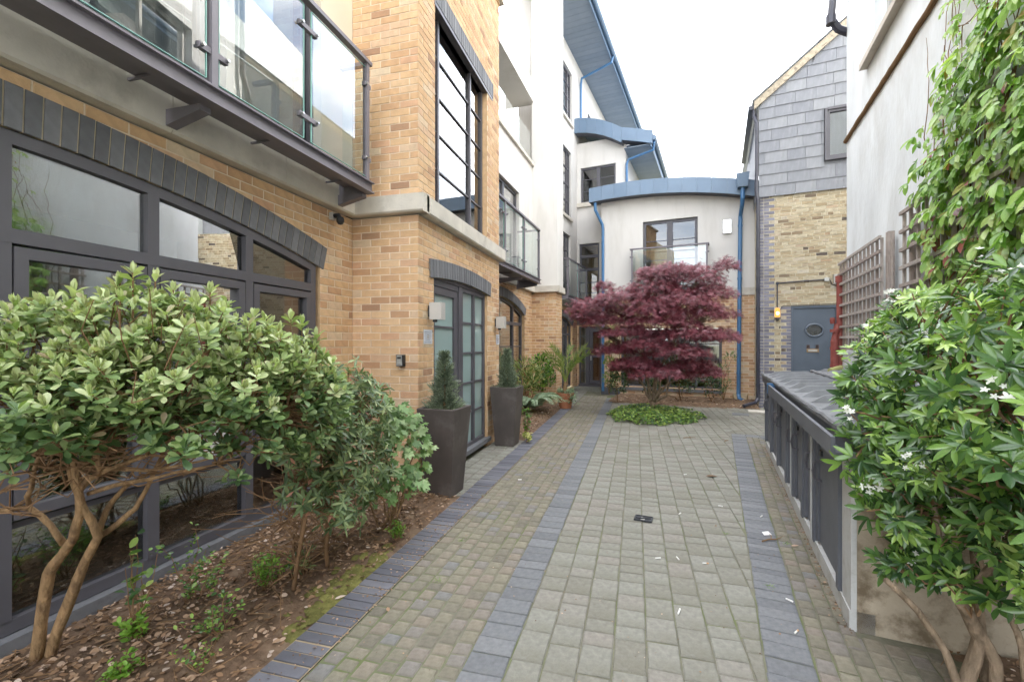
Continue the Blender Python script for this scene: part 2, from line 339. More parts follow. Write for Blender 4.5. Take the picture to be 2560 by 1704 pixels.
# ---------------------------------------------------------------- mesh helpers
class MB:
    def __init__(s):
        s.v = []; s.f = []; s.a = []; s.m = []
        s.mi = 0
    def face(s, pts, r=0.5):
        i = len(s.v)
        s.v += [tuple(p) for p in pts]
        s.f.append(tuple(range(i, i + len(pts))))
        s.a.append(r); s.m.append(s.mi)
    def add(s, verts, faces, r=0.5):
        i = len(s.v)
        s.v += [tuple(p) for p in verts]
        for f in faces:
            s.f.append(tuple(i + k for k in f))
            s.a.append(r); s.m.append(s.mi)
    def hexa(s, p, r=0.5):
        s.add(p, [(3, 2, 1, 0), (4, 5, 6, 7), (0, 1, 5, 4), (1, 2, 6, 5), (2, 3, 7, 6), (3, 0, 4, 7)], r)
    def box(s, x0, x1, y0, y1, z0, z1, r=0.5, T=None):
        p = [(x0, y0, z0), (x1, y0, z0), (x1, y1, z0), (x0, y1, z0), (x0, y0, z1), (x1, y0, z1), (x1, y1, z1), (x0, y1, z1)]
        if T:
            p = [T(*q) for q in p]
        s.hexa(p, r)
    def tube(s, pts, rad, n=8, r=0.5, cap=True, T=None):
        pts = [Vector(T(*p) if T else p) for p in pts]
        if not hasattr(rad, '__len__'):
            rad = [rad] * len(pts)
        rings = []
        d0 = (pts[1] - pts[0]).normalized()
        up = Vector((0, 0, 1)) if abs(d0.z) < 0.9 else Vector((1, 0, 0))
        a = d0.cross(up).normalized()
        for i, p in enumerate(pts):
            if i == 0: d = pts[1] - pts[0]
            elif i == len(pts) - 1: d = pts[-1] - pts[-2]
            else: d = (pts[i + 1] - p).normalized() + (p - pts[i - 1]).normalized()
            d = d.normalized() if d.length > 1e-9 else d0
            a = (a - d * a.dot(d))
            a = a.normalized() if a.length > 1e-6 else d.orthogonal().normalized()
            b = d.cross(a)
            rings.append([p + (a * math.cos(2 * math.pi * k / n) + b * math.sin(2 * math.pi * k / n)) * rad[i] for k in range(n)])
        vs = [q for rg in rings for q in rg]
        fs = []
        for i in range(len(pts) - 1):
            for k in range(n):
                k2 = (k + 1) % n
                fs.append((i * n + k, i * n + k2, (i + 1) * n + k2, (i + 1) * n + k))
        if cap:
            fs.append(tuple(range(n - 1, -1, -1)))
            fs.append(tuple((len(pts) - 1) * n + k for k in range(n)))
        s.add(vs, fs, r)
    def lathe(s, prof, cx, cy, n=24, r=0.5, z=0):
        vs = []; fs = []
        for (rr, zz) in prof:
            vs += [(cx + rr * math.cos(2 * math.pi * k / n), cy + rr * math.sin(2 * math.pi * k / n), z + zz) for k in range(n)]
        for i in range(len(prof) - 1):
            for k in range(n):
                k2 = (k + 1) % n
                fs.append((i * n + k, i * n + k2, (i + 1) * n + k2, (i + 1) * n + k))
        s.add(vs, fs, r)

ORG = {}
def _mesh(name, v, f, a, mats, mi=None, smooth=False):
    me = bpy.data.meshes.new(name)
    me.from_pydata(v, [], f)
    at = me.attributes.new('rnd', 'FLOAT', 'FACE')
    at.data.foreach_set('value', a)
    for m in mats:
        me.materials.append(m)
    if mi and len(mats) > 1:
        me.polygons.foreach_set('material_index', mi)
    if smooth:
        me.polygons.foreach_set('use_smooth', [True] * len(f))
    me.update()
    return me

def part(name, mb, m, parent, smooth=False, label=None, kind=None):
    o0 = ORG[parent.name]
    v = [(p[0] - o0[0], p[1] - o0[1], p[2] - o0[2]) for p in mb.v]
    mats = [M[k] for k in (m if isinstance(m, (list, tuple)) else [m])]
    me = _mesh(name, v, mb.f, mb.a, mats, mb.m, smooth)
    o = bpy.data.objects.new(name, me)
    COL.objects.link(o)
    o.parent = parent
    ORG[o.name] = o0
    if label: o['label'] = label
    if kind: o['kind'] = kind
    return o

def root(name, label, cat, loc, group=None):
    o = bpy.data.objects.new(name, None)
    COL.objects.link(o)
    o.location = loc
    o.empty_display_size = 0.2
    ORG[o.name] = tuple(loc)
    o['label'] = label; o['category'] = cat
    if group: o['group'] = group
    return o

def solo(name, mb, m, label=None, cat=None, group=None, kind=None, smooth=False):
    xs = [p[0] for p in mb.v]; ys = [p[1] for p in mb.v]; zs = [p[2] for p in mb.v]
    o0 = ((min(xs) + max(xs)) / 2, (min(ys) + max(ys)) / 2, min(zs))
    v = [(p[0] - o0[0], p[1] - o0[1], p[2] - o0[2]) for p in mb.v]
    mats = [M[k] for k in (m if isinstance(m, (list, tuple)) else [m])]
    me = _mesh(name, v, mb.f, mb.a, mats, mb.m, smooth)
    o = bpy.data.objects.new(name, me)
    COL.objects.link(o)
    o.location = o0
    ORG[o.name] = o0
    if label: o['label'] = label
    if cat: o['category'] = cat
    if group: o['group'] = group
    if kind: o['kind'] = kind
    return o

_s, _c = math.sin(YAW), math.cos(YAW)
def proj(p):
    z = -_s * p[0] + _c * p[1]
    if z < 0.2: return None
    return (0.5 + 16 / 36 * (_c * p[0] + _s * p[1]) / z, (p[2] - CAMH) / z * 16 / 36 * 1.502 + 0.5, z)
def inview(p, mrg=0.03):
    q = proj(p)
    return q is not None and -mrg < q[0] < 1 + mrg and -mrg < q[1] < 1 + mrg

class Pieces:
    """pieces that are each an object of their own, the largest in the picture first; the rest one joined part"""
    def __init__(s): s.p = []
    def add(s, v, f, r):
        n = len(v)
        c = (sum(p[0] for p in v) / n, sum(p[1] for p in v) / n, sum(p[2] for p in v) / n)
        s.p.append((v, f, r, c))
    def brick(s, T, a0, a1, b0, b1, c0, c1, r, ch=0.004, jit=0.0):
        j = lambda: random.uniform(-jit, jit) if jit else 0.0
        o = [(a0 + j(), b0 + j()), (a1 + j(), b0 + j()), (a1 + j(), b1 + j()), (a0 + j(), b1 + j())]
        s.poly(T, o, c0, c1, r, ch)
    def poly(s, T, o, c0, c1, r, ch=0.004):
        n = len(o)
        cx = sum(p[0] for p in o) / n; cy = sum(p[1] for p in o) / n
        ins = []
        for (x, y) in o:
            d = math.hypot(x - cx, y - cy) or 1
            k = max(0.2, 1 - ch * 1.35 / d)
            ins.append((cx + (x - cx) * k, cy + (y - cy) * k))
        v = [T(x, y, c0) for x, y in o] + [T(x, y, c1 - ch) for x, y in o] + [T(x, y, c1) for x, y in ins]
        f = [tuple(range(2 * n, 3 * n))]
        for k in range(n):
            k2 = (k + 1) % n
            f.append((k, k2, n + k2, n + k))
            f.append((n + k, n + k2, 2 * n + k2, 2 * n + k))
        s.add(v, f, r)
    def emit(s, name, rest, m, parent, nmax=300):
        cam_p = (0, 0, CAMH)
        def size(q):
            c = q[3]
            d2 = (c[0]) ** 2 + (c[1]) ** 2 + (c[2] - CAMH) ** 2
            v = q[0]
            e = math.dist(v[0], v[len(v) // 3 // 2 if len(v) > 5 else 1])
            return (inview(c), e / math.sqrt(d2))
        order = sorted(s.p, key=size, reverse=True)
        o0 = ORG[parent.name]
        mats = [M[m]]
        for (v, f, r, c) in order[:nmax]:
            me = _mesh(name, [(p[0] - c[0], p[1] - c[1], p[2] - c[2]) for p in v], f, [r] * len(f), mats)
            o = bpy.data.objects.new(name, me)
            COL.objects.link(o)
            o.parent = parent
            o.location = (c[0] - o0[0], c[1] - o0[1], c[2] - o0[2])
        if len(order) > nmax:
            mb = MB()
            for (v, f, r, c) in order[nmax:]:
                mb.add(v, f, r)
            part(rest, mb, m, parent, kind='stuff')

def frame(ox, oy, ux, uy, sgn=1):
    vx, vy = uy * sgn, -ux * sgn
    return lambda u, v, z: (ox + ux * u + vx * v, oy + uy * u + vy * v, z)

TH = R(9.1)
EX, EY = math.sin(TH), math.cos(TH)
def EN(e, n, z=0.0):                    # the axes of the right hand side: e runs away along it, n across
    return (EX * e + EY * n, EY * e - EX * n, z)
def to_en(x, y):
    return (x * EX + y * EY, x * EY - y * EX)
GXY = lambda a, b, c: (a, b, c)

def rrand(lo=0.0, hi=1.0): return random.uniform(lo, hi)

def brickwall(F, u0, u1, z0, z1, openings, pcs, mort, v0=0.0, course=0.075, BL=0.225, j=0.01, reveal=0.11, proud=0.004, rndf=None, header=0.0, jit=0.001, off=0):
    T = lambda a, b, c: F(a, c, b)
    nz = int(round((z1 - z0) / course))
    for k in range(nz):
        za = z0 + k * course; zb = min(za + course, z1); zm = (za + zb) / 2
        iv = [(u0, u1)]
        for op in openings:
            g = op(zm)
            if not g: continue
            nv = []
            for (a, b) in iv:
                if g[1] <= a or g[0] >= b: nv.append((a, b)); continue
                if g[0] > a: nv.append((a, g[0]))
                if g[1] < b: nv.append((g[1], b))
            iv = nv
        for (a, b) in iv:
            if b - a < 0.015: continue
            mort.face([F(a, v0, za), F(b, v0, za), F(b, v0, zb), F(a, v0, zb)])
            mort.mi = 1
            if a > u0 + 1e-6: mort.face([F(a, v0, za), F(a, v0, zb), F(a, v0 - reveal, zb), F(a, v0 - reveal, za)])
            if b < u1 - 1e-6: mort.face([F(b, v0, za), F(b, v0, zb), F(b, v0 - reveal, zb), F(b, v0 - reveal, za)])
            mort.mi = 0
        x = u0 - (BL / 2 if (k + off) % 2 else 0.0) - (0.0)
        if header: x -= rrand(0, BL)
        while x < u1:
            bl = BL
            if header and random.random() < header: bl = BL / 2
            xa, xb = x, x + bl - j
            x += bl
            for (a, b) in iv:
                p, q = max(a, xa), min(b, xb)
                if q - p < 0.02: continue
                r = rndf() if rndf else random.random()
                pcs.brick(T, p, q, za + j / 2, zb - j / 2, v0 - 0.004, v0 + proud + rrand(-jit, jit), r, ch=0.003, jit=jit)

def arch_z(uc, zt, k):                   # crown height zt at uc, falling off with k
    return lambda u: zt - k * (u - uc) ** 2
def arch_open(uc, half, zfun_inv):
    pass

def arch_ring(F, uc, half, zt_int, k, ring, vfront, vback, pcs, mort, vw=0.075):
    """voussoirs over a segmental arch (parabola of curvature k) between uc-half and uc+half"""
    T = lambda a, b, c: F(a, c, b)
    pts = []
    u = uc - half; pts.append(u)
    while u < uc + half:
        du = vw / math.sqrt(1 + (2 * k * (u - uc)) ** 2)
        u += du
        pts.append(min(u, uc + half))
    def ip(u):
        z = zt_int - k * (u - uc) ** 2
        s = -2 * k * (u - uc)
        L_ = math.sqrt(1 + s * s)
        return (u, z), (u - s / L_ * ring, z + ring / L_)
    for a, b in zip(pts[:-1], pts[1:]):
        (i0, e0), (i1, e1) = ip(a), ip(b)
        g = 0.004
        du = (b - a)
        if du < 0.03: continue
        t = g / du
        lerp = lambda p, q, t: (p[0] + (q[0] - p[0]) * t, p[1] + (q[1] - p[1]) * t)
        quad = [lerp(i0, i1, t), lerp(i0, i1, 1 - t), lerp(e0, e1, 1 - t), lerp(e0, e1, t)]
        pcs.poly(T, quad, vback, vfront + rrand(-0.001, 0.001), random.random(), ch=0.003)
        mq = [i0, i1, e1, e0]
        vm = vfront - 0.007
        mort.face([F(p[0], vm, p[1]) for p in mq])
        mort.face([F(i0[0], vm, i0[1]), F(i1[0], vm, i1[1]), F(i1[0], vm - 0.16, i1[1]), F(i0[0], vm - 0.16, i0[1])])

def open_rect(a, b, z0, z1):
    return lambda z: (a, b) if z0 < z < z1 else None
def open_arch(uc, half, z0, zt_ext, k):
    def f(z):
        if z < z0 or z >= zt_ext: return None
        h = math.sqrt((zt_ext - z) / k)
        return (uc - min(h, half), uc + min(h, half))
    return f

def window(F, u0, u1, z0, z1, parent, v=-0.09, mull=(), trans=(), fr=0.055, bar=0.022, mb_=0.05, depth=0.06, top=None, glass='glass', m='frame',
           room='room', room_d=1.2, blind=None, cell_trans=None, sill=None, name='window', thick=()):
    """frame mesh with panes, sill, room and blind as children. top(u) gives the head height of an arched window"""
    zt = top or (lambda u: z1)
    fm = MB()
    va, vb = v - depth / 2, v + depth / 2
    def vbar(uc, wd, za, zb_l, zb_r=None, dv=0.0):
        zb_r = zb_l if zb_r is None else zb_r
        a, b = uc - wd / 2, uc + wd / 2
        p = [F(a, va - dv, za), F(b, va - dv, za), F(b, vb + dv, za), F(a, vb + dv, za), F(a, va - dv, zb_l), F(b, va - dv, zb_r), F(b, vb + dv, zb_r), F(a, vb + dv, zb_l)]
        fm.hexa(p)
    vbar(u0 + fr / 2, fr, z0, zt(u0), zt(u0 + fr))
    vbar(u1 - fr / 2, fr, z0, zt(u1 - fr), zt(u1))
    fm.box(u0 + fr, u1 - fr, va, vb, z0, z0 + fr, T=F)
    # head following the arch
    ns = 1 if top is None else 28
    us = [u0 + fr + (u1 - u0 - 2 * fr) * i / ns for i in range(ns + 1)]
    for a, b in zip(us[:-1], us[1:]):
        fm.hexa([F(a, va, zt(a) - fr), F(b, va, zt(b) - fr), F(b, vb, zt(b) - fr), F(a, vb, zt(a) - fr), F(a, va, zt(a)), F(b, va, zt(b)), F(b, vb, zt(b)), F(a, vb, zt(a))])
    for uc in mull:
        vbar(uc, mb_, z0 + fr, zt(uc) - fr, dv=0.004)
    for zc in thick:
        lo, hi = u0 + fr, u1 - fr
        fm.box(lo, hi, va - 0.006, vb + 0.006, zc - mb_ / 2, zc + mb_ / 2, T=F)
    for zc in trans:
        fm.box(u0 + fr, u1 - fr, v - 0.018, v + 0.018, zc - bar / 2, zc + bar / 2, T=F)
    w = part(name, fm, m, parent)
    # panes
    ue = [u0 + fr] + [x for x in mull] + [u1 - fr]
    zz = sorted(list(trans) + list(thick))
    for i in range(len(ue) - 1):
        a = ue[i] + (mb_ / 2 if i > 0 else 0); b = ue[i + 1] - (mb_ / 2 if i < len(ue) - 2 else 0)
        ze = [z0 + fr] + zz + [None]
        for k in range(len(ze) - 1):
            lo = ze[k]
            if ze[k + 1] is None: ha, hb = zt(a) - fr, zt(b) - fr
            else: ha = hb = ze[k + 1]
            if min(ha, hb) - lo < 0.02: continue
            pm = MB()
            tl = rrand(-0.0016, 0.0016); tl2 = rrand(-0.0016, 0.0016)
            nsub = 1 if top is None or ze[k + 1] is not None else 6
            for q in range(nsub):
                aa = a + (b - a) * q / nsub; bb = a + (b - a) * (q + 1) / nsub
                h0 = ha if nsub == 1 else zt(aa) - fr; h1 = hb if nsub == 1 else zt(bb) - fr
                g = 0.004
                f0 = lambda u: v + tl * (u - a) / max(0.05, b - a)
                pm.face([F(aa, f0(aa), lo), F(bb, f0(bb), lo), F(bb, f0(bb) + tl2, h1), F(aa, f0(aa) + tl2, h0)])
            part('pane', pm, glass, w)
    ztop = max(zt(u0), zt(u1), zt((u0 + u1) / 2))
    if room:
        rm = MB()
        a, b, c, d = u0 + 0.004, u1 - 0.004, z0 + 0.004, ztop + 0.02
        vi = va - 0.01; vo = va - room_d
        rm.face([F(a, vo, c), F(b, vo, c), F(b, vo, d), F(a, vo, d)])
        rm.face([F(a, vi, c), F(a, vo, c), F(a, vo, d), F(a, vi, d)])
        rm.face([F(b, vi, c), F(b, vo, c), F(b, vo, d), F(b, vi, d)])
        rm.face([F(a, vi, c), F(b, vi, c), F(b, vo, c), F(a, vo, c)])
        rm.face([F(a, vi, d), F(b, vi, d), F(b, vo, d), F(a, vo, d)])
        part('room', rm, room, w)
    if blind:
        kind, ba, bb, bz0, bz1, bm_ = blind
        cm = MB()
        n = max(6, int((bb - ba) / 0.035))
        vv = va - 0.09
        for i in range(n):
            a = ba + (bb - ba) * i / n; b = ba + (bb - ba) * (i + 1) / n
            amp = 0.018 if kind == 'curtain' else 0.0
            o1 = amp * (1 if i % 2 else -1); o2 = -o1
            cm.face([F(a, vv + o1, bz0), F(b, vv + o2, bz0), F(b, vv + o2, bz1), F(a, vv + o1, bz1)])
        part(kind, cm, bm_, w)
    if sill:
        sz0, sz1, sv, smat = sill
        sm = MB()
        sm.box(u0 - 0.02, u1 + 0.02, va, sv, sz0, sz1, T=F)
        part('sill', sm, smat, w)
    return w

def balcony(F, u0, u1, zf, parent, vwall, vfront, posts, zr=None, glass_splits=(), brackets=(), end_near=True, end_far=True, beam=0.1, name='balcony'):
    zr = zr or zf + 1.12
    b = MB()
    b.box(u0, u1, vfront - 0.05, vfront, zf, zf + beam, T=F)
    b.box(u0, u1, vfront, vfront + 0.03, zf + beam - 0.012, zf + beam, T=F)
    b.box(u0, u1, vfront, vfront + 0.03, zf, zf + 0.012, T=F)
    for x in (u0, u1 - 0.05):
        b.box(x, x + 0.05, vwall, vfront - 0.05, zf + 0.002, zf + beam - 0.002, T=F)
    k = u0 + 0.3
    while k < u1 - 0.1:
        b.box(k, k + 0.014, vwall, vfront - 0.05, zf + beam - 0.05, zf + beam - 0.035, T=F)
        k += 0.86
    w = part(name, b, 'steel', parent)
    fl = MB(); fl.box(u0 + 0.05, u1 - 0.05, vwall + 0.05, vfront - 0.06, zf + beam - 0.03, zf + beam - 0.01, T=F)
    part('floor_grating', fl, 'steel', w)
    for x in brackets:
        k = MB()
        k.hexa([F(x, vwall, zf - 0.10), F(x + 0.07, vwall, zf - 0.10), F(x + 0.07, vfront - 0.06, zf - 0.035), F(x, vfront - 0.06, zf - 0.035),
                F(x, vwall, zf - 0.001), F(x + 0.07, vwall, zf - 0.001), F(x + 0.07, vfront - 0.06, zf - 0.001), F(x, vfront - 0.06, zf - 0.001)])
        part('bracket', k, 'steel', w)
    r = MB()
    r.box(u0, u1, vfront - 0.055, vfront + 0.005, zr - 0.035, zr, T=F)
    if end_near: r.box(u0, u0 + 0.05, vwall, vfront - 0.055, zr - 0.035, zr - 0.001, T=F)
    if end_far: r.box(u1 - 0.05, u1, vwall, vfront - 0.055, zr - 0.035, zr - 0.001, T=F)
    part('handrail', r, 'steel', w)
    for x in posts:
        p = MB(); p.box(x - 0.022, x + 0.022, vfront - 0.05, vfront - 0.005, zf + beam, zr - 0.035, T=F)
        part('post', p, 'steel', w)
    edges = [u0] + list(glass_splits) + [u1]
    for a, bb in zip(edges[:-1], edges[1:]):
        g = MB(); g.face([F(a + 0.045, vfront - 0.028, zf + beam + 0.05), F(bb - 0.045, vfront - 0.028, zf + beam + 0.05), F(bb - 0.045, vfront - 0.028, zr - 0.075), F(a + 0.045, vfront - 0.028, zr - 0.075)])
        go = part('glass_panel', g, 'balglass', w)
        e = MB()
        e.box(a + 0.045, bb - 0.045, vfront - 0.033, vfront - 0.023, zf + beam + 0.047, zf + beam + 0.051, T=F)
        e.box(a + 0.045, bb - 0.045, vfront - 0.033, vfront - 0.023, zr - 0.076, zr - 0.072, T=F)
        e.box(a + 0.041, a + 0.046, vfront - 0.033, vfront - 0.023, zf + beam + 0.05, zr - 0.075, T=F)
        e.box(bb - 0.046, bb - 0.041, vfront - 0.033, vfront - 0.023, zf + beam + 0.05, zr - 0.075, T=F)
        part('glass_edge', e, 'glassedge', w)
        for zz in (zf + beam + 0.22, zr - 0.24):
            for (x, d) in ((a, 1), (bb, -1)):
                k = MB()
                k.box(min(x, x + d * 0.10), max(x, x + d * 0.10), vfront - 0.046, vfront - 0.012, zz - 0.018, zz + 0.018, T=F)
                part('clamp', k, 'steel', w)
                k = MB()
                k.tube([F(x + d * 0.085, vfront - 0.013, zz), F(x + d * 0.085, vfront + 0.012, zz)], 0.011, 8)
                part('clamp_bolt', k, 'clamp', w)
    for (on, u) in ((end_near, u0 + 0.028), (end_far, u1 - 0.028)):
        if on and vfront - vwall > 0.12:
            g = MB(); g.face([F(u, vwall + 0.02, zf + beam + 0.05), F(u, vfront - 0.07, zf + beam + 0.05), F(u, vfront - 0.07, zr - 0.075), F(u, vwall + 0.02, zr - 0.075)])
            part('glass_panel', g, 'balglass', w)
    return w
# ================================================================ GROUND
gm = MB(); gm.face([(-400, -400, -0.09), (400, -400, -0.09), (400, 400, -0.09), (-400, 400, -0.09)])
solo('ground', gm, 'joint', kind='structure')

def clip(poly, a, b, c):
    out = []
    n = len(poly)
    for i in range(n):
        p, q = poly[i], poly[(i + 1) % n]
        dp = a * p[0] + b * p[1] - c; dq = a * q[0] + b * q[1] - c
        if dp <= 0: out.append(p)
        if (dp < 0 < dq) or (dq < 0 < dp):
            t = dp / (dp - dq)
            out.append((p[0] + (q[0] - p[0]) * t, p[1] + (q[1] - p[1]) * t))
    return out
def area(p):
    return abs(sum(p[i][0] * p[(i + 1) % len(p)][1] - p[(i + 1) % len(p)][0] * p[i][1] for i in range(len(p)))) / 2

X_B0, X_B1 = -1.685, -1.465       # blue edging bricks
X_L0, X_L1 = -0.79, -0.585        # blue stripe on the left
N_R0, N_R1 = 0.203, 0.418         # blue stripe on the right
N_BIN = 0.65
E_END = 8.36                      # where the right stripe stops
NN = (EY, -EX)                    # n = x*EY - y*EX

def sheet(name, quad, z, m):
    b = MB(); b.face([(p[0], p[1], z) for p in quad])
    return solo(name, b, m, kind='structure')

def zj(): return rrand(-0.0025, 0.0025)
def tilt_z(x, y): return 0.0

yard = sheet('paved_yard', [(-1.46, -6), (6.2, -6), (6.2, 13.0), (-1.46, 14.4)], -0.007, 'joint')
def columns(pcs, xs, y0, y1, lens, clips, ch=0.006, jit=0.003, T=GXY, gap=0.006, rl=0.0, rh=1.0):
    for x0, x1 in zip(xs[:-1], xs[1:]):
        y = y0 - rrand(0, 0.15)
        while y < y1:
            l_ = random.choice(lens)
            ya, yb = y, min(y + l_, y1)
            y += l_
            if yb - ya < 0.03: continue
            j = lambda: rrand(-jit, jit)
            g = gap / 2
            q = [(x0 + g + j(), ya + g + j()), (x1 - g + j(), ya + g + j()), (x1 - g + j(), yb - g + j()), (x0 + g + j(), yb - g + j())]
            for c in clips: 
                q = clip(q, *c)
                if len(q) < 3: break
            if len(q) < 3 or area(q) < 0.0012: continue
            # rounded corners for whole stones
            pcs.poly(T, q, -0.05, zj(), rl + (rh - rl) * random.random(), ch)
P = Pieces()
xs = [X_L1 + 0.003 + 0.158 * i for i in range(45)]
# central field, cut along the right hand stripe
columns(P, xs, -0.6, 13.0, [0.115, 0.158, 0.158, 0.21, 0.235], [(NN[0], NN[1], N_R0 - 0.003), (EX, EY, 11.72)])
# beyond the end of the right stripe the field runs on to the right
columns(P, xs, 7.0, 13.4, [0.115, 0.158, 0.158, 0.21], [(-NN[0], -NN[1], -N_R0 + 0.003), (-EX, -EY, -(E_END + 0.17)), (EX, EY, 12.2), (NN[0], NN[1], 3.2)])
P.emit('paver', 'small_pavers', 'paver', yard)

lstripe = sheet('blue_stripe', [(X_L0, -2), (X_L1, -2), (X_L1, 13.2), (X_L0, 13.2)], -0.009, 'joint')
P = Pieces()
columns(P, [X_L0, X_L1], -1, 12.9, [0.105, 0.125, 0.135], [], gap=0.006, ch=0.004)
P.emit('paver', 'small_pavers', 'bluepaver', lstripe)

rstripe = sheet('blue_cross_stripe', [EN(-2, N_R0)[:2], EN(-2, N_R1)[:2], EN(E_END, N_R1)[:2], EN(E_END, N_R0)[:2]], -0.008, 'joint')
P = Pieces()
TEN = lambda a, b, c: EN(b, a, c)
columns(P, [N_R0 + 0.002, N_R1], -1, E_END, [0.07, 0.105, 0.105, 0.125], [], gap=0.006, T=TEN, ch=0.004)
columns(P, [N_R0 + 0.002 + 0.21 * i for i in range(14)], E_END + 0.003, E_END + 0.165, [0.165], [], gap=0.006, T=TEN, ch=0.004)
P.emit('paver', 'small_pavers', 'bluepaver', rstripe)

rsett = sheet('bin_side_path', [EN(-2, N_R1)[:2], EN(-2, 1.7)[:2], EN(E_END, 1.7)[:2], EN(E_END, N_R1)[:2]], -0.010, 'joint')
P = Pieces()
columns(P, [N_R1 + 0.004 + 0.085 * i for i in range(4)], 2.9, E_END, [0.09, 0.11, 0.13], [(1, 0, N_BIN + 0.01)], T=TEN, ch=0.006, gap=0.007)
columns(P, [N_R1 + 0.004 + 0.085 * i for i in range(8)], -0.5, 2.9, [0.09, 0.11, 0.13], [], T=TEN, ch=0.006, gap=0.007)
columns(P, [N_BIN + 0.02 + 0.1 * i for i in range(8)], 7.7, E_END, [0.1, 0.13], [], T=TEN, ch=0.006)
P.emit('sett', 'small_setts', 'sett', rsett)

lsett = sheet('sett_path', [(X_B1, -2), (X_L0, -2), (X_L0, 13.6), (X_B1, 13.6)], -0.006, 'joint')
P = Pieces()
columns(P, [X_B1 + 0.003 + (X_L0 - X_B1) / 7 * i for i in range(8)], -0.5, 13.4, [0.085, 0.095, 0.105, 0.12], [], ch=0.008, jit=0.004)
P.emit('sett', 'small_setts', 'sett', lsett)

bord = sheet('brick_edging', [(X_B0, -2), (X_B1, -2), (X_B1, 11.2), (X_B0, 11.2)], 0.0005, 'edgejoint')
P = Pieces()
y = -0.6
while y < 11.1:
    P.brick(GXY, X_B0 + 0.003, X_B1 - 0.005, y + 0.006, y + 0.071, -0.05, 0.006 + zj(), random.random(), ch=0.003, jit=0.0015)
    y += 0.0775
P.emit('brick', 'small_bricks', 'edgebrick', bord)

dstep = sheet('doorway_paving', [(-2.3, 4.36), (X_B0, 4.36), (X_B0, 6.95), (-2.3, 6.95)], -0.011, 'joint')
P = Pieces()
columns(P, [-2.13, -1.975, -1.82, X_B0 - 0.004], 4.38, 6.95, [0.115, 0.158, 0.21], [])
P.emit('paver', 'small_pavers', 'paver', dstep)
dpath = sheet('rear_path', [(-2.7, 11.1), (X_B1, 11.1), (X_B1, 15.2), (-2.7, 15.2)], -0.013, 'joint')
P = Pieces()
columns(P, [-2.6 + 0.158 * i for i in range(8)], 11.15, 14.9, [0.158, 0.21], [(1, 0, X_B1 - 0.01)])
P.emit('paver', 'small_pavers', 'paver', dpath)

def soilbed(name, fx, ns, nt, m='soil'):
    """fx(s,t)->(x,y,z) with s,t in 0..1, roughened"""
    b = MB()
    g = [[fx(i / ns, k / nt) for k in range(nt + 1)] for i in range(ns + 1)]
    vs = []; fs = []
    for i in range(ns + 1):
        for k in range(nt + 1):
            x, y, z = g[i][k]
            e = 0 if i in (0,) else 1
            vs.append((x, y, z + (rrand(-0.016, 0.016) if 0 < i < ns and 0 < k < nt else 0)))
    for i in range(ns):
        for k in range(nt):
            a = i * (nt + 1) + k
            fs.append((a, a + nt + 1, a + nt + 2, a + 1))
    b.add(vs, fs)
    return solo(name, b, m, kind='structure', smooth=True)
soilbed('planting_bed', lambda s, t: (X_B0 - 0.002 - 1.22 * s, -2.0 + 6.36 * t, -0.012 + 0.055 * min(1, s * 3)), 26, 110)
soilbed('rear_planting_bed', lambda s, t: (X_B0 - 0.002 - 1.1 * s, 6.96 + 4.2 * t, -0.012 + 0.05 * min(1, s * 3)), 20, 70)
soilbed('wall_foot_bed', lambda s, t: EN(11.72 + 1.84 * s, -2.62 + 3.5 * t, -0.014 + 0.06 * min(1, s * 3)), 24, 60)
soilbed('corner_bed', lambda s, t: EN(-3 + 5.93 * t, 1.02 + 0.72 * s, -0.012 + 0.05 * min(1, s * 3)), 14, 60)

# ================================================================ LEFT APARTMENT BUILDING
XB, XM = -2.135, -2.903
YB0, YB1 = 4.215, 7.03
apt = root('apartment_building', 'long terrace of orange brick and white render with projecting bays and arched windows', 'building', (-3.5, 7.0, 0))
F_main = frame(XM, 0, 0, 1)            # u = Y, outward = +X
F_bay = frame(XB, 0, 0, 1)
F_bf = frame(0, YB0, 1, 0)             # u = X, outward = -Y
LED0, LED1 = 2.84, 3.03

AP = Pieces(); MO = MB(); VO = Pieces(); AJL = []
def AJ(_):
    AJL.append(MB()); return AJL[-1]
A1 = dict(uc=1.3, half=2.40, zi=2.553, k=0.0545, ring=0.217)
A1i = lambda u: A1['zi'] - A1['k'] * (u - A1['uc']) ** 2
# main wall, ground floor, first recess
brickwall(F_main, -2.6, YB0 - 0.002, -0.02, LED0, [open_arch(A1['uc'], 2.40, 0.05, A1['zi'] + 0.10, A1['k'])], AP, MO, reveal=0.14)
arch_ring(F_main, A1['uc'], 2.45, A1['zi'], A1['k'], A1['ring'], 0.012, -0.02, VO, AJ('apt'))
# bay front face
brickwall(F_bf, XM + 0.002, XB, -0.02, LED0, [], AP, MO)
brickwall(F_bf, XM + 0.002, XB, LED1, 7.0, [], AP, MO, off=1)
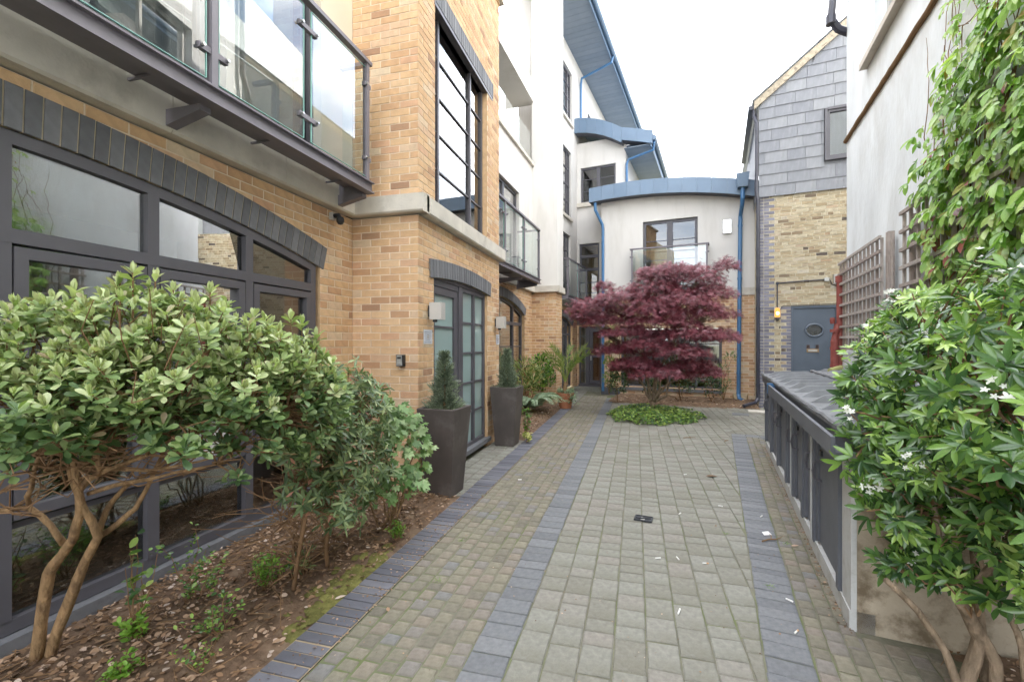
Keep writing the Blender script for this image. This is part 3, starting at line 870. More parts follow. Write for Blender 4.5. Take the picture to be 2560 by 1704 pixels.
# bay right face: doorway with cambered arch, tall window above
DOOR = (4.575, 6.44)
A2 = dict(uc=5.51, half=0.985, zi=2.285, k=0.055, ring=0.20)
brickwall(F_bay, YB0 - 0.007, YB1, -0.02, LED0, [open_rect(DOOR[0], DOOR[1], -1, 2.26), open_arch(A2['uc'], 1.0, 2.2, A2['zi'] + 0.1, A2['k'])], AP, MO, off=1, reveal=0.12)
arch_ring(F_bay, A2['uc'], A2['half'] + 0.06, A2['zi'], A2['k'], A2['ring'], 0.022, -0.02, VO, AJ('apt'))
WIN = (4.607, 6.43, 3.03, 5.28)
brickwall(F_bay, YB0 - 0.007, YB1, LED1, 7.0, [open_rect(WIN[0], WIN[1], 3.0, 5.29), open_rect(WIN[0] - 0.02, WIN[1] + 0.28, 5.28, 5.5)], AP, MO, reveal=0.14)
arch_ring(F_bay, (WIN[0] + WIN[1] + 0.26) / 2, (WIN[1] - WIN[0] + 0.26) / 2, 5.28, 0.0001, 0.215, 0.016, -0.02, VO, AJ('apt'))
# bay back return and roof block
bk = MB()
bk.box(XM, XB - 0.14, YB1 - 0.004, YB1, -0.02, 7.0)
bk.box(XM - 0.3, XB + 0.02, YB0 + 0.14, YB1 - 0.01, 6.95, 7.0)
part('bay_return', bk, 'brick', apt)
cop = MB(); cop.box(XM - 0.3, XB + 0.07, YB0 - 0.07, YB1 + 0.07, 7.0, 7.09)
part('bay_coping', cop, 'stone', apt)

# ---- second recess (the front bends a little towards the yard)
p2 = (-2.564, 11.30); q2 = (-2.83, 7.03)
d2 = math.hypot(p2[0] - q2[0], p2[1] - q2[1]); u2 = ((p2[0] - q2[0]) / d2, (p2[1] - q2[1]) / d2)
F_r2 = frame(q2[0], q2[1], u2[0], u2[1])
A3 = dict(uc=2.05, half=1.62, zi=2.50, k=0.115, ring=0.20)
R2L = d2 + 0.06
brickwall(F_r2, 0.0, R2L, -0.02, LED0 - 0.04, [open_arch(A3['uc'], A3['half'], 0.1, A3['zi'] + 0.10, A3['k'])], AP, MO, reveal=0.12)
arch_ring(F_r2, A3['uc'], A3['half'] + 0.05, A3['zi'], A3['k'], A3['ring'], 0.012, -0.02, VO, AJ('apt'))
# ---- pier between the recesses
T45 = R(4.5)
pu = (math.cos(T45), -math.sin(T45))
PW = 0.64
pR = (-1.93, 11.30)
F_pf = frame(pR[0] - pu[0] * PW, pR[1] - pu[1] * PW, pu[0], pu[1])     # u to the right, outward towards the camera
F_ps = frame(pR[0], pR[1], math.sin(T45), math.cos(T45))               # right side
brickwall(F_pf, 0, PW, -0.02, LED0 - 0.04, [], AP, MO)
brickwall(F_ps, -0.007, 0.60, -0.02, LED0 - 0.04, [], AP, MO, off=1)
# ---- third recess, parallel to the yard's right side
N3 = -4.31
F_s3 = frame(*EN(0, N3)[:2], EX, EY)                                    # u = e, outward = +n
A5 = dict(uc=13.0, half=1.30, zi=2.36, k=0.16, ring=0.20)
brickwall(F_s3, 12.0, 14.84, -0.02, 2.66, [open_arch(A5['uc'], A5['half'], 0.1, A5['zi'] + 0.1, A5['k'])], AP, MO, reveal=0.12)
arch_ring(F_s3, A5['uc'], A5['half'] + 0.05, A5['zi'], A5['k'], A5['ring'], 0.012, -0.02, VO, AJ('apt'))

part('wall', MO, ['mortar', 'brick'], apt)
AP.emit('brick', 'small_bricks', 'brick', apt)
[part('arch_joint', q, 'archmortar', apt) for q in AJL]
VO.emit('arch_brick', 'small_arch_bricks', 'archbrick', apt)

# ledges of cast stone
lg = MB()
def ledge(F, a, b, z0, z1, out, inn=-0.05):
    lg.hexa([F(a, inn, z0), F(b, inn, z0), F(b, out - 0.02, z0), F(a, out - 0.02, z0), F(a, inn, z1), F(b, inn, z1), F(b, out - 0.012, z1), F(a, out - 0.012, z1)])
    lg.hexa([F(a, out - 0.02, z0), F(b, out - 0.02, z0), F(b, out, z0 + 0.02), F(a, out, z0 + 0.02), F(a, out - 0.012, z1), F(b, out - 0.012, z1), F(b, out, z1 - 0.012), F(a, out, z1 - 0.012)])
lo = []
def ledge_part(F, a, b, z0, z1, out, L_=0.9):
    n = max(1, round((b - a) / L_))
    for i in range(n):
        m_ = MB()
        x0 = a + (b - a) * i / n + 0.002; x1 = a + (b - a) * (i + 1) / n - 0.002
        m_.add([F(x0, -0.05, z0), F(x1, -0.05, z0), F(x1, out - 0.015, z0), F(x0, out - 0.015, z0), F(x1, out, z0 + 0.015), F(x0, out, z0 + 0.015),
                F(x1, out, z1 - 0.012), F(x0, out, z1 - 0.012), F(x1, -0.05, z1 + 0.006), F(x0, -0.05, z1 + 0.006)],
               [(0, 1, 2, 3), (3, 2, 4, 5), (5, 4, 6, 7), (7, 6, 8, 9), (0, 3, 5, 7, 9), (1, 8, 6, 4, 2)], random.random())
        part('ledge_stone', m_, 'stone', apt)
ledge_part(F_main, -2.6, YB0 - 0.10, LED0, LED1 + 0.08, 0.10)
ledge_part(F_bf, XM + 0.0, XB + 0.10, LED0, LED1, 0.10)
ledge_part(F_bay, YB0 + 0.0, YB1 + 0.06, LED0, LED1, 0.098)
ledge_part(F_r2, 0.0, R2L - 0.0, LED0 - 0.04, LED1 - 0.05, 0.10)
ledge_part(F_pf, -0.02, PW + 0.09, LED0 - 0.04, LED1 - 0.06, 0.10, 2)
ledge_part(F_ps, 0.0, 0.62, LED0 - 0.04, LED1 - 0.06, 0.088, 2)
ledge_part(F_s3, 12.1, 14.84, 2.66, 2.83, 0.09)

# ---- white and cream upper walls
wh = MB()
wallq = lambda mb, F, a, b, z0, z1, v=0.0: mb.face([F(a, v, z0), F(b, v, z0), F(b, v, z1), F(a, v, z1)])
def wall_holes(mb, F, a, b, z0, z1, holes, v=0.0, rev=0.13):
    """flat wall with rectangular holes (ua, ub, za, zb) and reveals"""
    us = sorted({a, b} | {min(max(h[0], a), b) for h in holes} | {min(max(h[1], a), b) for h in holes})
    zs = sorted({z0, z1} | {min(max(h[2], z0), z1) for h in holes} | {min(max(h[3], z0), z1) for h in holes})
    for ua, ub in zip(us[:-1], us[1:]):
        for za, zb in zip(zs[:-1], zs[1:]):
            um, zm = (ua + ub) / 2, (za + zb) / 2
            if any(h[0] < um < h[1] and h[2] < zm < h[3] for h in holes): continue
            mb.face([F(ua, v, za), F(ub, v, za), F(ub, v, zb), F(ua, v, zb)])
    for (p, q, c, d) in holes:
        mb.face([F(p, v, c), F(p, v, d), F(p, v - rev, d), F(p, v - rev, c)])
        mb.face([F(q, v, c), F(q, v, d), F(q, v - rev, d), F(q, v - rev, c)])
        mb.face([F(p, v, d), F(q, v, d), F(q, v - rev, d), F(p, v - rev, d)])
        mb.face([F(p, v, c), F(q, v, c), F(q, v - rev, c), F(p, v - rev, c)])
cw = MB()
wall_holes(cw, F_main, -2.6, YB0, LED1 + 0.08, 7.0, [(-0.8, 3.72, 3.12, 5.45)], rev=0.16)
cw.box(XM - 0.3, XM, -2.6, YB0, 7.0, 7.15)
part('cream_wall', cw, 'cream', apt)
# second recess, first floor wall with parapet
wall_holes(wh, F_r2, 0.0, R2L, LED1 - 0.05, 6.02, [(0.55, 3.26, LED1 - 0.02, 5.02)])
# pier above, up to the eaves
wallq(wh, F_pf, 0.0, PW + 0.03, LED1 - 0.055, 12.5)
wallq(wh, F_ps, 0.0, 0.62, LED1 - 0.055, 12.5, v=0.03)
wh.face([F_ps(0.62, 0.03, 2.9), F_ps(0.62, 0.03, 12.5), F_ps(0.62, -1.2, 12.5), F_ps(0.62, -1.2, 2.9)])
wh.face([F_pf(0.0, 0, 2.9), F_pf(0.0, 0, 12.5), F_pf(0.0, -2.5, 12.5), F_pf(0.0, -2.5, 2.9)])
# third recess walls above
H3 = [(12.9, 14.25, 8.55, 10.2), (12.9, 14.16, 5.5, 7.62), (12.75, 14.08, 2.9, 4.95), (16.2, 16.9, 8.9, 9.9)]
wall_holes(wh, F_s3, 11.9, 24.0, 2.83, 10.95, H3)
part('white_wall', wh, 'render', apt)
pc_ = MB()
pc_.box(-0.0, R2L - 0.0, -0.25, 0.06, 6.02, 6.10, T=F_r2)
part('parapet_coping', pc_, 'stone', apt)

# second floor set back behind the parapet with slab, glass and curtains
sb = MB()
F_r2b = lambda u, v, z: F_r2(u, v - 0.95, z)
wall_holes(sb, F_r2b, -0.3, R2L + 0.2, 6.0, 7.66, [(0.4, 3.4, 6.05, 7.45)])
sb.box(-0.3, R2L + 0.1, -2.2, 0.04, 7.66, 8.16, T=F_r2)
sb.box(-0.3, R2L + 0.1, -2.2, -0.95, 8.16, 11.0, T=F_r2)
sb.face([F_r2(-0.3, -0.95, 6.03), F_r2(R2L, -0.95, 6.03), F_r2(R2L, 0.0, 6.03), F_r2(-0.3, 0.0, 6.03)])
part('setback_wall', sb, 'render', apt)
window(F_r2b, 0.4, 3.4, 6.05, 7.45, apt, v=-0.05, mull=(1.4, 2.4), glass='glass', blind=('curtain', 0.5, 3.35, 6.1, 7.3, 'curtain'), m='white')
for zz, za in ((6.10, 6.85), (8.16, 9.3)):
    for a in (0.02, 1.45, 2.88):
        g = MB(); g.face([F_r2(a, -0.03, zz), F_r2(a + 1.40, -0.03, zz), F_r2(a + 1.40, -0.03, za), F_r2(a, -0.03, za)])
        part('glass_screen', g, 'balglass', apt)
# unseen body of the block, closes off the sky; raised to shade the yard
bd = MB()
bd.box(-9, -4.6, -3.0, 7.2, 0, 12.8)
bd.box(-9, -4.4, 7.2, 14, 0, 13.0)
bd.face([(-9, 7.2, 7.0), (-9, -2.6, 7.0), (XM - 0.0, -2.6, 7.0), (XM - 0.0, 7.0, 7.0)])
part('rear_block', bd, 'render', apt)
# ---- arched window of the first recess
mul = [1.45, 2.155, 2.885, 0.735, 0.02]
window(F_main, A1['uc'] - 2.35, A1['uc'] + 2.35, 0.12, 2.5, apt, v=-0.045, mull=mul, thick=(2.04,), trans=(0.63,), fr=0.065, mb_=0.07, depth=0.075,
       top=lambda u: A1i(u) - 0.004, room_d=2.4, glass='glass', name='arched_window', sill=(0.02, 0.115, 0.05, 'archbrick'), bar=0.03)
# casement frames inside the big window
aw = [o for o in apt.children if o.name == 'arched_window'][0]
for a, b in ((1.4925, 2.1125), (2.1975, 2.8425), (2.9275, 3.575), (0.7775, 1.4075)):
    c = MB()
    for (x0, x1, z0, z1) in ((a, a + 0.055, 0.66, 1.99), (b - 0.055, b, 0.66, 1.99), (a + 0.055, b - 0.055, 0.66, 0.715), (a + 0.055, b - 0.055, 1.935, 1.99)):
        c.box(x0, x1, -0.075, 0.0, z0, z1, T=F_main)
    part('casement', c, 'frame', aw)
# blind and warm strip of room inside the right hand lights
c = MB(); c.box(2.98, 3.60, -0.75, -0.70, 0.2, 2.2, T=F_main)
part('blind', c, 'blind', aw)
c = MB(); c.box(-0.9, 2.6, -1.3, -0.7, 0.2, 0.95, T=F_main)
part('sofa', c, 'reddoor', aw)
c = MB(); c.box(-0.9, 2.7, -0.9, -0.6, 0.98, 1.04, T=F_main)
part('table', c, 'brass', aw)
# french window behind the big balcony
window(F_main, -0.8, 3.72, 3.12, 5.45, apt, v=-0.12, mull=(0.33, 1.45, 2.58), thick=(), fr=0.06, mb_=0.09, glass='glassup', name='french_window',
       blind=('curtain', 2.7, 3.6, 3.2, 5.4, 'curtain'), room_d=1.6)
balcony(F_main, -0.95, 3.905, 2.965, apt, 0.10, 0.43, (3.85, 2.205, 0.46), zr=4.235, glass_splits=(0.46, 1.34, 2.205, 3.04), brackets=(3.835, 2.15, 0.40), end_near=False, end_far=True, beam=0.105)

# ---- bay: door set with side lights and tall window
dd = window(F_bay, 5.49, 6.425, 0.13, 2.235, apt, v=-0.07, mull=(5.957,), trans=[0.13 + 0.055 + i * 0.401 for i in range(1, 5)], fr=0.05, mb_=0.055, bar=0.026, depth=0.07, glass='frost', room='curtain', room_d=0.8, name='side_light')
fm = MB()
fm.box(4.585, 4.64, -0.105, -0.035, 0.13, 2.235, T=F_bay)
fm.box(5.38, 5.486, -0.115, -0.025, 0.13, 2.235, T=F_bay)
fm.box(4.64, 5.38, -0.105, -0.035, 2.17, 2.235, T=F_bay)
fm.box(4.585, 6.425, -0.12, -0.02, 2.238, 2.30, T=F_bay)
part('door_frame', fm, 'frame', apt)
dl = MB()
for (x0, x1, z0, z1) in ((4.645, 4.70, 0.15, 2.165), (5.27, 5.375, 0.15, 2.165), (4.70, 5.27, 2.08, 2.165), (4.70, 5.27, 0.15, 0.3), (4.70, 5.27, 1.02, 1.10)):
    dl.box(x0, x1, -0.095, -0.045, z0, z1, T=F_bay)
dl.box(4.70, 5.27, -0.08, -0.06, 0.3, 1.02, T=F_bay)
dl.box(4.70, 5.27, -0.085, -0.055, 1.70, 1.722, T=F_bay)
dr = part('entrance_door', dl, 'frame', apt)
for z0, z1 in ((1.10, 1.70), (1.722, 2.08)):
    g = MB(); g.face([F_bay(4.70, -0.07, z0), F_bay(5.27, -0.07, z0), F_bay(5.27, -0.07, z1), F_bay(4.70, -0.07, z1)])
    part('pane', g, 'frost', dr)
g = MB(); g.tube([F_bay(5.315, -0.045, 1.05), F_bay(5.315, 0.02, 1.05), F_bay(5.22, 0.02, 1.05)], 0.011, 8)
part('handle', g, 'silver', dr)
g = MB(); g.box(4.62, 5.40, -0.9, -0.4, 0.1, 2.3, T=F_bay); part('hall_screen', g, 'curtain', apt)
si = MB(); si.box(4.56, 6.50, -0.12, 0.045, 0.075, 0.13, T=F_bay)
part('door_sill', si, 'archbrick', apt)
window(F_bay, WIN[0] + 0.01, WIN[1] - 0.01, WIN[2] + 0.01, WIN[3], apt, v=-0.10, mull=(4.85, 5.90), trans=[3.04 + 0.055 + i * 0.428 for i in range(1, 5)], fr=0.045, mb_=0.045, bar=0.018, depth=0.06, glass='glassup', name='tall_window', room_d=1.5)
lf = MB(); lf.box(WIN[0] - 0.02, WIN[1] + 0.24, -0.14, 0.01, 5.235, 5.277, T=F_bay)
part('lintel_angle', lf, 'frame', apt)

# ---- second recess: arched window, french window, balcony
A3i = lambda u: A3['zi'] - A3['k'] * (u - A3['uc']) ** 2
window(F_r2, A3['uc'] - A3['half'] + 0.02, A3['uc'] + A3['half'] - 0.02, 0.12, 2.4, apt, v=-0.09, mull=(1.02, 2.05, 2.98), thick=(1.97,), trans=(1.45, 0.85), fr=0.065, mb_=0.07, bar=0.022,
       top=lambda u: A3i(u) - 0.004, name='arched_window', blind=('curtain', 0.5, 3.6, 0.15, 1.93, 'curtain'), sill=(0.03, 0.115, 0.05, 'archbrick'), glass='glass')
window(F_r2, 0.55, 3.26, LED1, 5.02, apt, v=-0.10, mull=(1.45, 2.35), fr=0.06, mb_=0.09, glass='glass', name='french_window', blind=('curtain', 0.6, 3.2, 3.1, 4.9, 'curtain'))
balcony(F_r2, 0.25, 2.85, 2.82, apt, 0.10, 0.62, (2.82, 1.72, 0.6), zr=4.02, glass_splits=(0.6, 1.72,), brackets=(2.75, 1.65), end_near=False, end_far=True)
# ---- third recess
A5i = lambda u: A5['zi'] - A5['k'] * (u - A5['uc']) ** 2
window(F_s3, A5['uc'] - A5['half'] + 0.02, A5['uc'] + A5['half'] - 0.02, 0.12, 2.3, apt, v=-0.09, mull=(12.6, 13.45, 13.86), thick=(1.80,), trans=(1.35, 0.75), fr=0.06, mb_=0.06,
       top=lambda u: A5i(u) - 0.004, name='arched_window', blind=('curtain', 12.0, 14.2, 0.15, 1.75, 'curtain'))
for (a, b, c, d) in H3:
    nt_ = 4 if d - c > 1.5 else 2
    window(F_s3, a + 0.005, b - 0.005, c + 0.005, d - 0.005, apt, v=-0.09, mull=((a + b) / 2 + 0.35,) if b - a > 1 else (), trans=[c + (d - c) * i / nt_ for i in range(1, nt_)], fr=0.05, mb_=0.05, bar=0.03, glass='glass', name='casement_window',
           blind=('curtain', a + 0.05, b - 0.05, c + 0.05, d - 0.3, 'curtain'), sill=(c - 0.09, c - 0.002, 0.07, 'stone') if c > 4 else None)
balcony(F_s3, 12.55, 14.70, 2.80, apt, 0.09, 0.40, (12.6, 14.65, 13.65), zr=3.99, glass_splits=(13.65,), brackets=(13.9,), end_near=True, end_far=True)
# eaves of the tall block: boarded soffit, gutter, roof edge, downpipe
ev = MB()
for i in range(60):
    a = 10.2 + i * 0.24
    ev.box(a + 0.004, a + 0.236, -0.02, 1.08, 10.90, 10.92, r=random.random(), T=F_s3)
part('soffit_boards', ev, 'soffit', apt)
ef = MB()
ef.box(10.2, 24.6, 1.085, 1.115, 10.86, 11.10, T=F_s3)
ef.box(10.2, 24.6, -0.5, 1.10, 11.0, 11.12, T=F_s3)
part('roof_edge', ef, 'zinc', apt)
gt = MB()
gt.tube([F_s3(10.2, 1.19, 11.03), F_s3(24.6, 1.19, 11.03)], 0.075, 10)
part('gutter', gt, 'zinc', apt)
dp = MB()
dp.tube([F_s3(15.05, 1.17, 11.0), F_s3(15.05, 1.10, 10.78), F_s3(15.05, 0.10, 10.5), F_s3(15.05, 0.07, 10.3), F_s3(15.05, 0.07, 8.75)], 0.04, 10)
part('downpipe', dp, 'bluepipe', apt)

# ================================================================ REAR WINGS
F_bw = frame(*EN(14.84, 0)[:2], EY, -EX)          # u = n, outward = towards the camera
F_fw = frame(*EN(13.55, 0)[:2], EY, -EX)
rear = root('rear_wing', 'white rear block with curved blue roof edge and boarded eaves rising behind the lower wing', 'building', EN(14.84, -3.5))
RB = Pieces(); RM = MB()
brickwall(F_bw, -4.31, -2.6, -0.02, 2.68, [open_rect(-4.255, -3.47, -1, 2.10)], RB, RM)
part('wall', RM, ['mortar', 'brick'], rear)
RB.emit('brick', 'small_bricks', 'brick', rear, nmax=120)
av = Pieces(); am = MB()
arch_ring(F_bw, -3.86, 0.47, 2.14, 0.06, 0.2, 0.012, -0.02, av, am)
part('arch_joint', am, 'archmortar', rear); av.emit('arch_brick', 'small_arch_bricks', 'archbrick', rear)
rw = MB()
wall_holes(rw, F_bw, -4.31, -2.70, 2.82, 8.2, [(-4.235, -3.56, 2.95, 4.84), (-4.19, -3.02, 6.2, 7.37)])
rw.face([F_bw(-2.70, 0, 5), F_bw(-2.70, 0, 8.2), F_bw(-2.70, -9, 8.2), F_bw(-2.70, -9, 5)])
part('white_wall', rw, 'render', rear)
st = MB(); st.box(-4.31, -2.75, -0.03, 0.09, 2.68, 2.82, T=F_bw); st.box(-4.30, -2.95, -0.03, 0.08, 6.06, 6.19, T=F_bw)
part('ledge_stone', st, 'stone', rear)
window(F_bw, -4.23, -3.565, 2.955, 4.835, rear, v=-0.09, thick=(4.42, 3.98), trans=(3.55, 3.2), fr=0.055, mb_=0.09, glass='glassup', name='casement_window', room='interior warm', room_d=1.0)
window(F_bw, -4.185, -3.025, 6.205, 7.365, rear, v=-0.09, mull=(-3.60,), trans=(6.6, 6.98), fr=0.06, mb_=0.11, glass='glassup', name='casement_window', room_d=1.0)
# back door with side light
window(F_bw, -4.25, -3.98, 0.16, 2.09, rear, v=-0.08, trans=(1.74, 1.40, 0.6), fr=0.045, glass='glass', name='side_light', room='blind', room_d=0.6)
fr_ = MB()
fr_.box(-3.978, -3.90, -0.12, -0.04, 0.16, 2.09, T=F_bw); fr_.box(-3.90, -3.47, -0.12, -0.04, 2.02, 2.09, T=F_bw); fr_.box(-4.25, -3.47, -0.16, 0.05, 0.10, 0.158, T=F_bw)
part('door_frame', fr_, 'frame', rear)
dl = MB()
dl.box(-3.895, -3.79, -0.10, -0.05, 0.17, 2.02, T=F_bw); dl.box(-3.56, -3.48, -0.10, -0.05, 0.17, 2.02, T=F_bw)
dl.box(-3.79, -3.56, -0.10, -0.05, 0.17, 0.30, T=F_bw); dl.box(-3.79, -3.56, -0.10, -0.05, 1.05, 1.17, T=F_bw); dl.box(-3.79, -3.56, -0.10, -0.05, 1.9, 2.02, T=F_bw)
bdoor = part('rear_door', dl, 'frame', rear)
for za, zb in ((0.30, 1.05), (1.17, 1.9)):
    g = MB(); g.face([F_bw(-3.79, -0.075, za), F_bw(-3.56, -0.075, za), F_bw(-3.56, -0.075, zb), F_bw(-3.79, -0.075, zb)])
    part('pane', g, 'glass', bdoor)
g = MB(); g.box(-3.98, -3.3, -0.42, -0.40, 0.1, 2.2, T=F_bw); part('inner_door', g, 'reddoor', bdoor)
g = MB(); g.box(-3.31, -3.30, -0.42, -0.11, 0.1, 2.2, T=F_bw); g.box(-3.99, -3.98, -0.42, -0.125, 0.1, 2.2, T=F_bw); g.box(-3.98, -3.3, -0.42, -0.11, 2.1, 2.2, T=F_bw); part('hall_wall', g, 'interior warm', bdoor)
g = MB(); g.box(-3.86, -3.83, -0.05, -0.02, 0.95, 1.10, T=F_bw); part('handle', g, 'silver', bdoor)
bs = MB(); bs.box(-4.29, -3.30, -0.02, 0.42, -0.03, 0.10, T=F_bw)
part('door_step', bs, 'paver', rear)
rb = MB(); rb.box(-3.47, -3.36, -0.02, 0.05, 0.12, 2.08, T=F_bw)
part('blue_door_post', rb, 'bluepaint', rear)
# curved fascia of the rear wing
def fascia(F, pts, thick_z, v0, v1, back, parent, seams=0.55):
    """pts: (u, ztop) polyline; metal band v0..v1 in front, soffit underneath and roof running back"""
    n = len(pts)
    for i in range(n - 1):
        (a, za), (b, zb) = pts[i], pts[i + 1]
        m_ = MB()
        m_.hexa([F(a + 0.002, v0, za - thick_z), F(b - 0.002, v0, zb - thick_z), F(b - 0.002, v1, zb - thick_z), F(a + 0.002, v1, za - thick_z), F(a + 0.002, v0, za), F(b - 0.002, v0, zb), F(b - 0.002, v1, zb), F(a + 0.002, v1, za)], random.random())
        part('fascia_panel', m_, 'zinc', parent)
    s_ = MB(); r_ = MB()
    for (a, za), (b, zb) in zip(pts[:-1], pts[1:]):
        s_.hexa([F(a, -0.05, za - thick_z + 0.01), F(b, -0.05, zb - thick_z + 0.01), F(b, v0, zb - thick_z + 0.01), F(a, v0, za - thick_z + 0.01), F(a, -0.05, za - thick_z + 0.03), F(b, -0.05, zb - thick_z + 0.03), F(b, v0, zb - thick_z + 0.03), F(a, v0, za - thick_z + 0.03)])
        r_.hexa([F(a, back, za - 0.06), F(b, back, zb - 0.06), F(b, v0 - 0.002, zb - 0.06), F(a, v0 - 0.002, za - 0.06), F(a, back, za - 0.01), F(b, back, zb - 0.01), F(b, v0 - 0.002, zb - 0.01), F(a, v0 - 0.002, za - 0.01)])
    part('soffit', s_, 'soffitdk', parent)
    part('roof', r_, 'zinc', parent)
rp = [(-4.45 + 0.28 * i, 8.90 - 0.155 * (0.28 * i) ** 2 * 1.35 + 0.02) for i in range(7)]
fascia(F_bw, rp, 0.48, 0.30, 0.34, -8.0, rear)
zl = rp[-1][1]
fascia(F_bw, [(rp[-1][0], zl), (-2.32, zl - 0.12), (-1.83, zl - 0.27)], 0.40, 0.30, 0.345, -0.2, rear)
ev = MB()
for i in range(50):
    ev.box(-2.70, -1.90, 0.29 - 0.2 * (i + 1) + 0.004, 0.29 - 0.2 * i, 7.66, 7.68, r=random.random(), T=F_bw)
part('soffit_boards', ev, 'soffit', rear)
ef = MB(); ef.box(-1.90, -1.86, -10.2, 0.29, 7.60, 7.96, T=F_bw); ef.box(-2.75, -1.90, -10.2, -0.2, 7.88, 7.95, T=F_bw)
part('roof_edge', ef, 'zinc', rear)
gt = MB(); gt.tube([F_bw(-1.79, -10.2, 7.86), F_bw(-1.79, 0.28, 7.86)], 0.07, 10)
part('gutter', gt, 'zinc', rear)
dp = MB(); dp.tube([F_bw(-1.80, 0.1, 7.8), F_bw(-1.84, 0.08, 7.55), F_bw(-2.60, 0.07, 7.38), F_bw(-2.655, 0.07, 7.25), F_bw(-2.655, 0.07, 5.6)], 0.042, 10)
part('downpipe', dp, 'bluepipe', rear)

# lower front wing with the curved roof
front = root('curved_roof_wing', 'white two storey wing with a curved blue metal roof edge behind the maple', 'building', EN(13.55, -1.2))
GB = Pieces(); GMo = MB()
brickwall(F_fw, -3.19, 0.93, -0.02, 2.80, [open_rect(-2.60, 0.10, 0.25, 1.90)], GB, GMo, rndf=lambda: random.choice([0.05, 0.1, 0.9, 1.0, rrand(), rrand()]))
part('wall', GMo, ['mortar', 'brick'], front)
GB.emit('brick', 'small_bricks', 'brick', front, nmax=200)
bl = MB(); bl.box(-3.19, -2.62, -0.02, 0.012, -0.02, 0.22, T=F_fw)
part('plinth', bl, 'edgebrick', front)
fwz = lambda n: 6.136 - 0.04 * (n + 2.4) ** 2
ww = MB()
wall_holes(ww, F_fw, -3.19, 0.93, 3.0, 5.2, [(-1.975, -0.505, 2.96, 5.02)])
k = -3.19
while k < 0.92:
    k2 = min(k + 0.2, 0.93)
    ww.face([F_fw(k, 0, 5.2), F_fw(k2, 0, 5.2), F_fw(k2, 0, fwz(k2) - 0.35), F_fw(k, 0, fwz(k) - 0.35)])
    k = k2
ww.face([F_fw(-3.19, 0, -0.02), F_fw(-3.19, 0, 5.8), F_fw(-3.19, -1.3, 5.8), F_fw(-3.19, -1.3, -0.02)])
ww.face([F_fw(0.93, 0, -0.02), F_fw(0.93, 0, 5.5), F_fw(0.93, -4, 5.5), F_fw(0.93, -4, -0.02)])
part('white_wall', ww, 'render', front)
bb = MB(); bb.box(-3.19, 0.93, -0.03, 0.025, 2.80, 3.0, T=F_fw)
part('ledge_stone', bb, 'stone', front)
fascia(F_fw, [(-3.48 + i * 0.37, fwz(-3.48 + i * 0.37)) for i in range(13)], 0.41, 0.30, 0.345, -3.0, front)
window(F_fw, -1.97, -0.51, 2.965, 5.015, front, v=-0.09, mull=(-1.24,), trans=(4.45, 3.9, 3.4), fr=0.075, mb_=0.16, bar=0.022, glass='glassup', name='french_window', room='interior warm', room_d=1.4)
balcony(F_fw, -2.30, -0.21, 2.98, front, 0.03, 0.30, (-2.24, -0.27), zr=4.22, glass_splits=(), end_near=True, end_far=True)
window(F_fw, -2.60, 0.10, 0.25, 1.90, front, v=-0.07, mull=(-1.95, -1.25, -0.55), trans=(1.5, 1.1, 0.7), fr=0.07, mb_=0.06, glass='glass', name='low_window', blind=('curtain', -2.5, 0.05, 0.5, 1.85, 'white'), room='interior warm', sill=(0.16, 0.248, 0.05, 'archbrick'))
hp = MB()
hp.hexa([F_fw(0.46, 0.35, 5.52), F_fw(0.70, 0.35, 5.52), F_fw(0.70, 0.55, 5.52), F_fw(0.46, 0.55, 5.52), F_fw(0.43, 0.35, 5.86), F_fw(0.73, 0.35, 5.86), F_fw(0.73, 0.60, 5.86), F_fw(0.43, 0.60, 5.86)])
part('hopper', hp, 'zinc', front)
dp = MB()
dp.tube([F_fw(0.58, 0.45, 5.52), F_fw(0.58, 0.45, 5.25), F_fw(0.57, 0.36, 5.1), F_fw(0.545, 0.10, 4.88), F_fw(0.54, 0.08, 4.7), F_fw(0.50, 0.08, 0.16), F_fw(0.52, 0.16, 0.05), F_fw(0.60, 0.26, 0.03)], 0.052, 12)
for z in (4.6, 3.2, 1.8, 0.7):
    dp.tube([F_fw(0.54 - 0.04 * (4.7 - z) / 4.5, 0.08, z), F_fw(0.54 - 0.04 * (4.7 - z) / 4.5, 0.08, z + 0.06)], 0.06, 12)
part('downpipe', dp, 'bluepipe', front, smooth=False, label='bright blue downpipe with a square hopper')
dp = MB()
dp.tube([F_fw(-3.30, 0.30, 5.66), F_fw(-3.30, 0.28, 5.45), F_fw(-3.13, 0.10, 5.05), F_fw(-3.12, 0.08, 4.9), F_fw(-3.12, 0.08, 0.1)], 0.045, 10)
part('downpipe', dp, 'bluepipe', front)

# ================================================================ STOCK BRICK HOUSE, RIGHT REAR
EH = 12.29
F_h = frame(*EN(EH, 0)[:2], EY, -EX)
house = root('brick_house', 'yellow stock brick house with grey slate hung gable and a blue grey door', 'building', EN(EH, 2.4))
HP_ = Pieces(); HM = MB(); QP = Pieces()
HN0, HN1 = 0.885, 5.2
def stock_r():
    return random.choice([rrand(0.15, 1), rrand(0.35, 0.8), rrand(0.35, 0.8), rrand(0.3, 1), rrand(0, 0.12) if random.random() < 0.45 else rrand(0.4, 0.9)])
DRH = (1.55, 2.465)
def quoin_open(z):
    k = int((z + 0.02) / 0.075)
    return (HN0 - 0.01, HN0 + (0.335 if k % 2 else 0.225))
def quoin_door(z):
    if z > 2.37: return None
    k = int((z + 0.02) / 0.075)
    return (DRH[0] - (0.215 if k % 2 else 0.105), DRH[1] + 0.05)
brickwall(F_h, HN0, HN1, -0.02, 4.99, [quoin_open, quoin_door], HP_, HM, rndf=stock_r, header=0.42, jit=0.003, j=0.011, proud=0.006)
Th = lambda a, b, c: F_h(a, c, b)
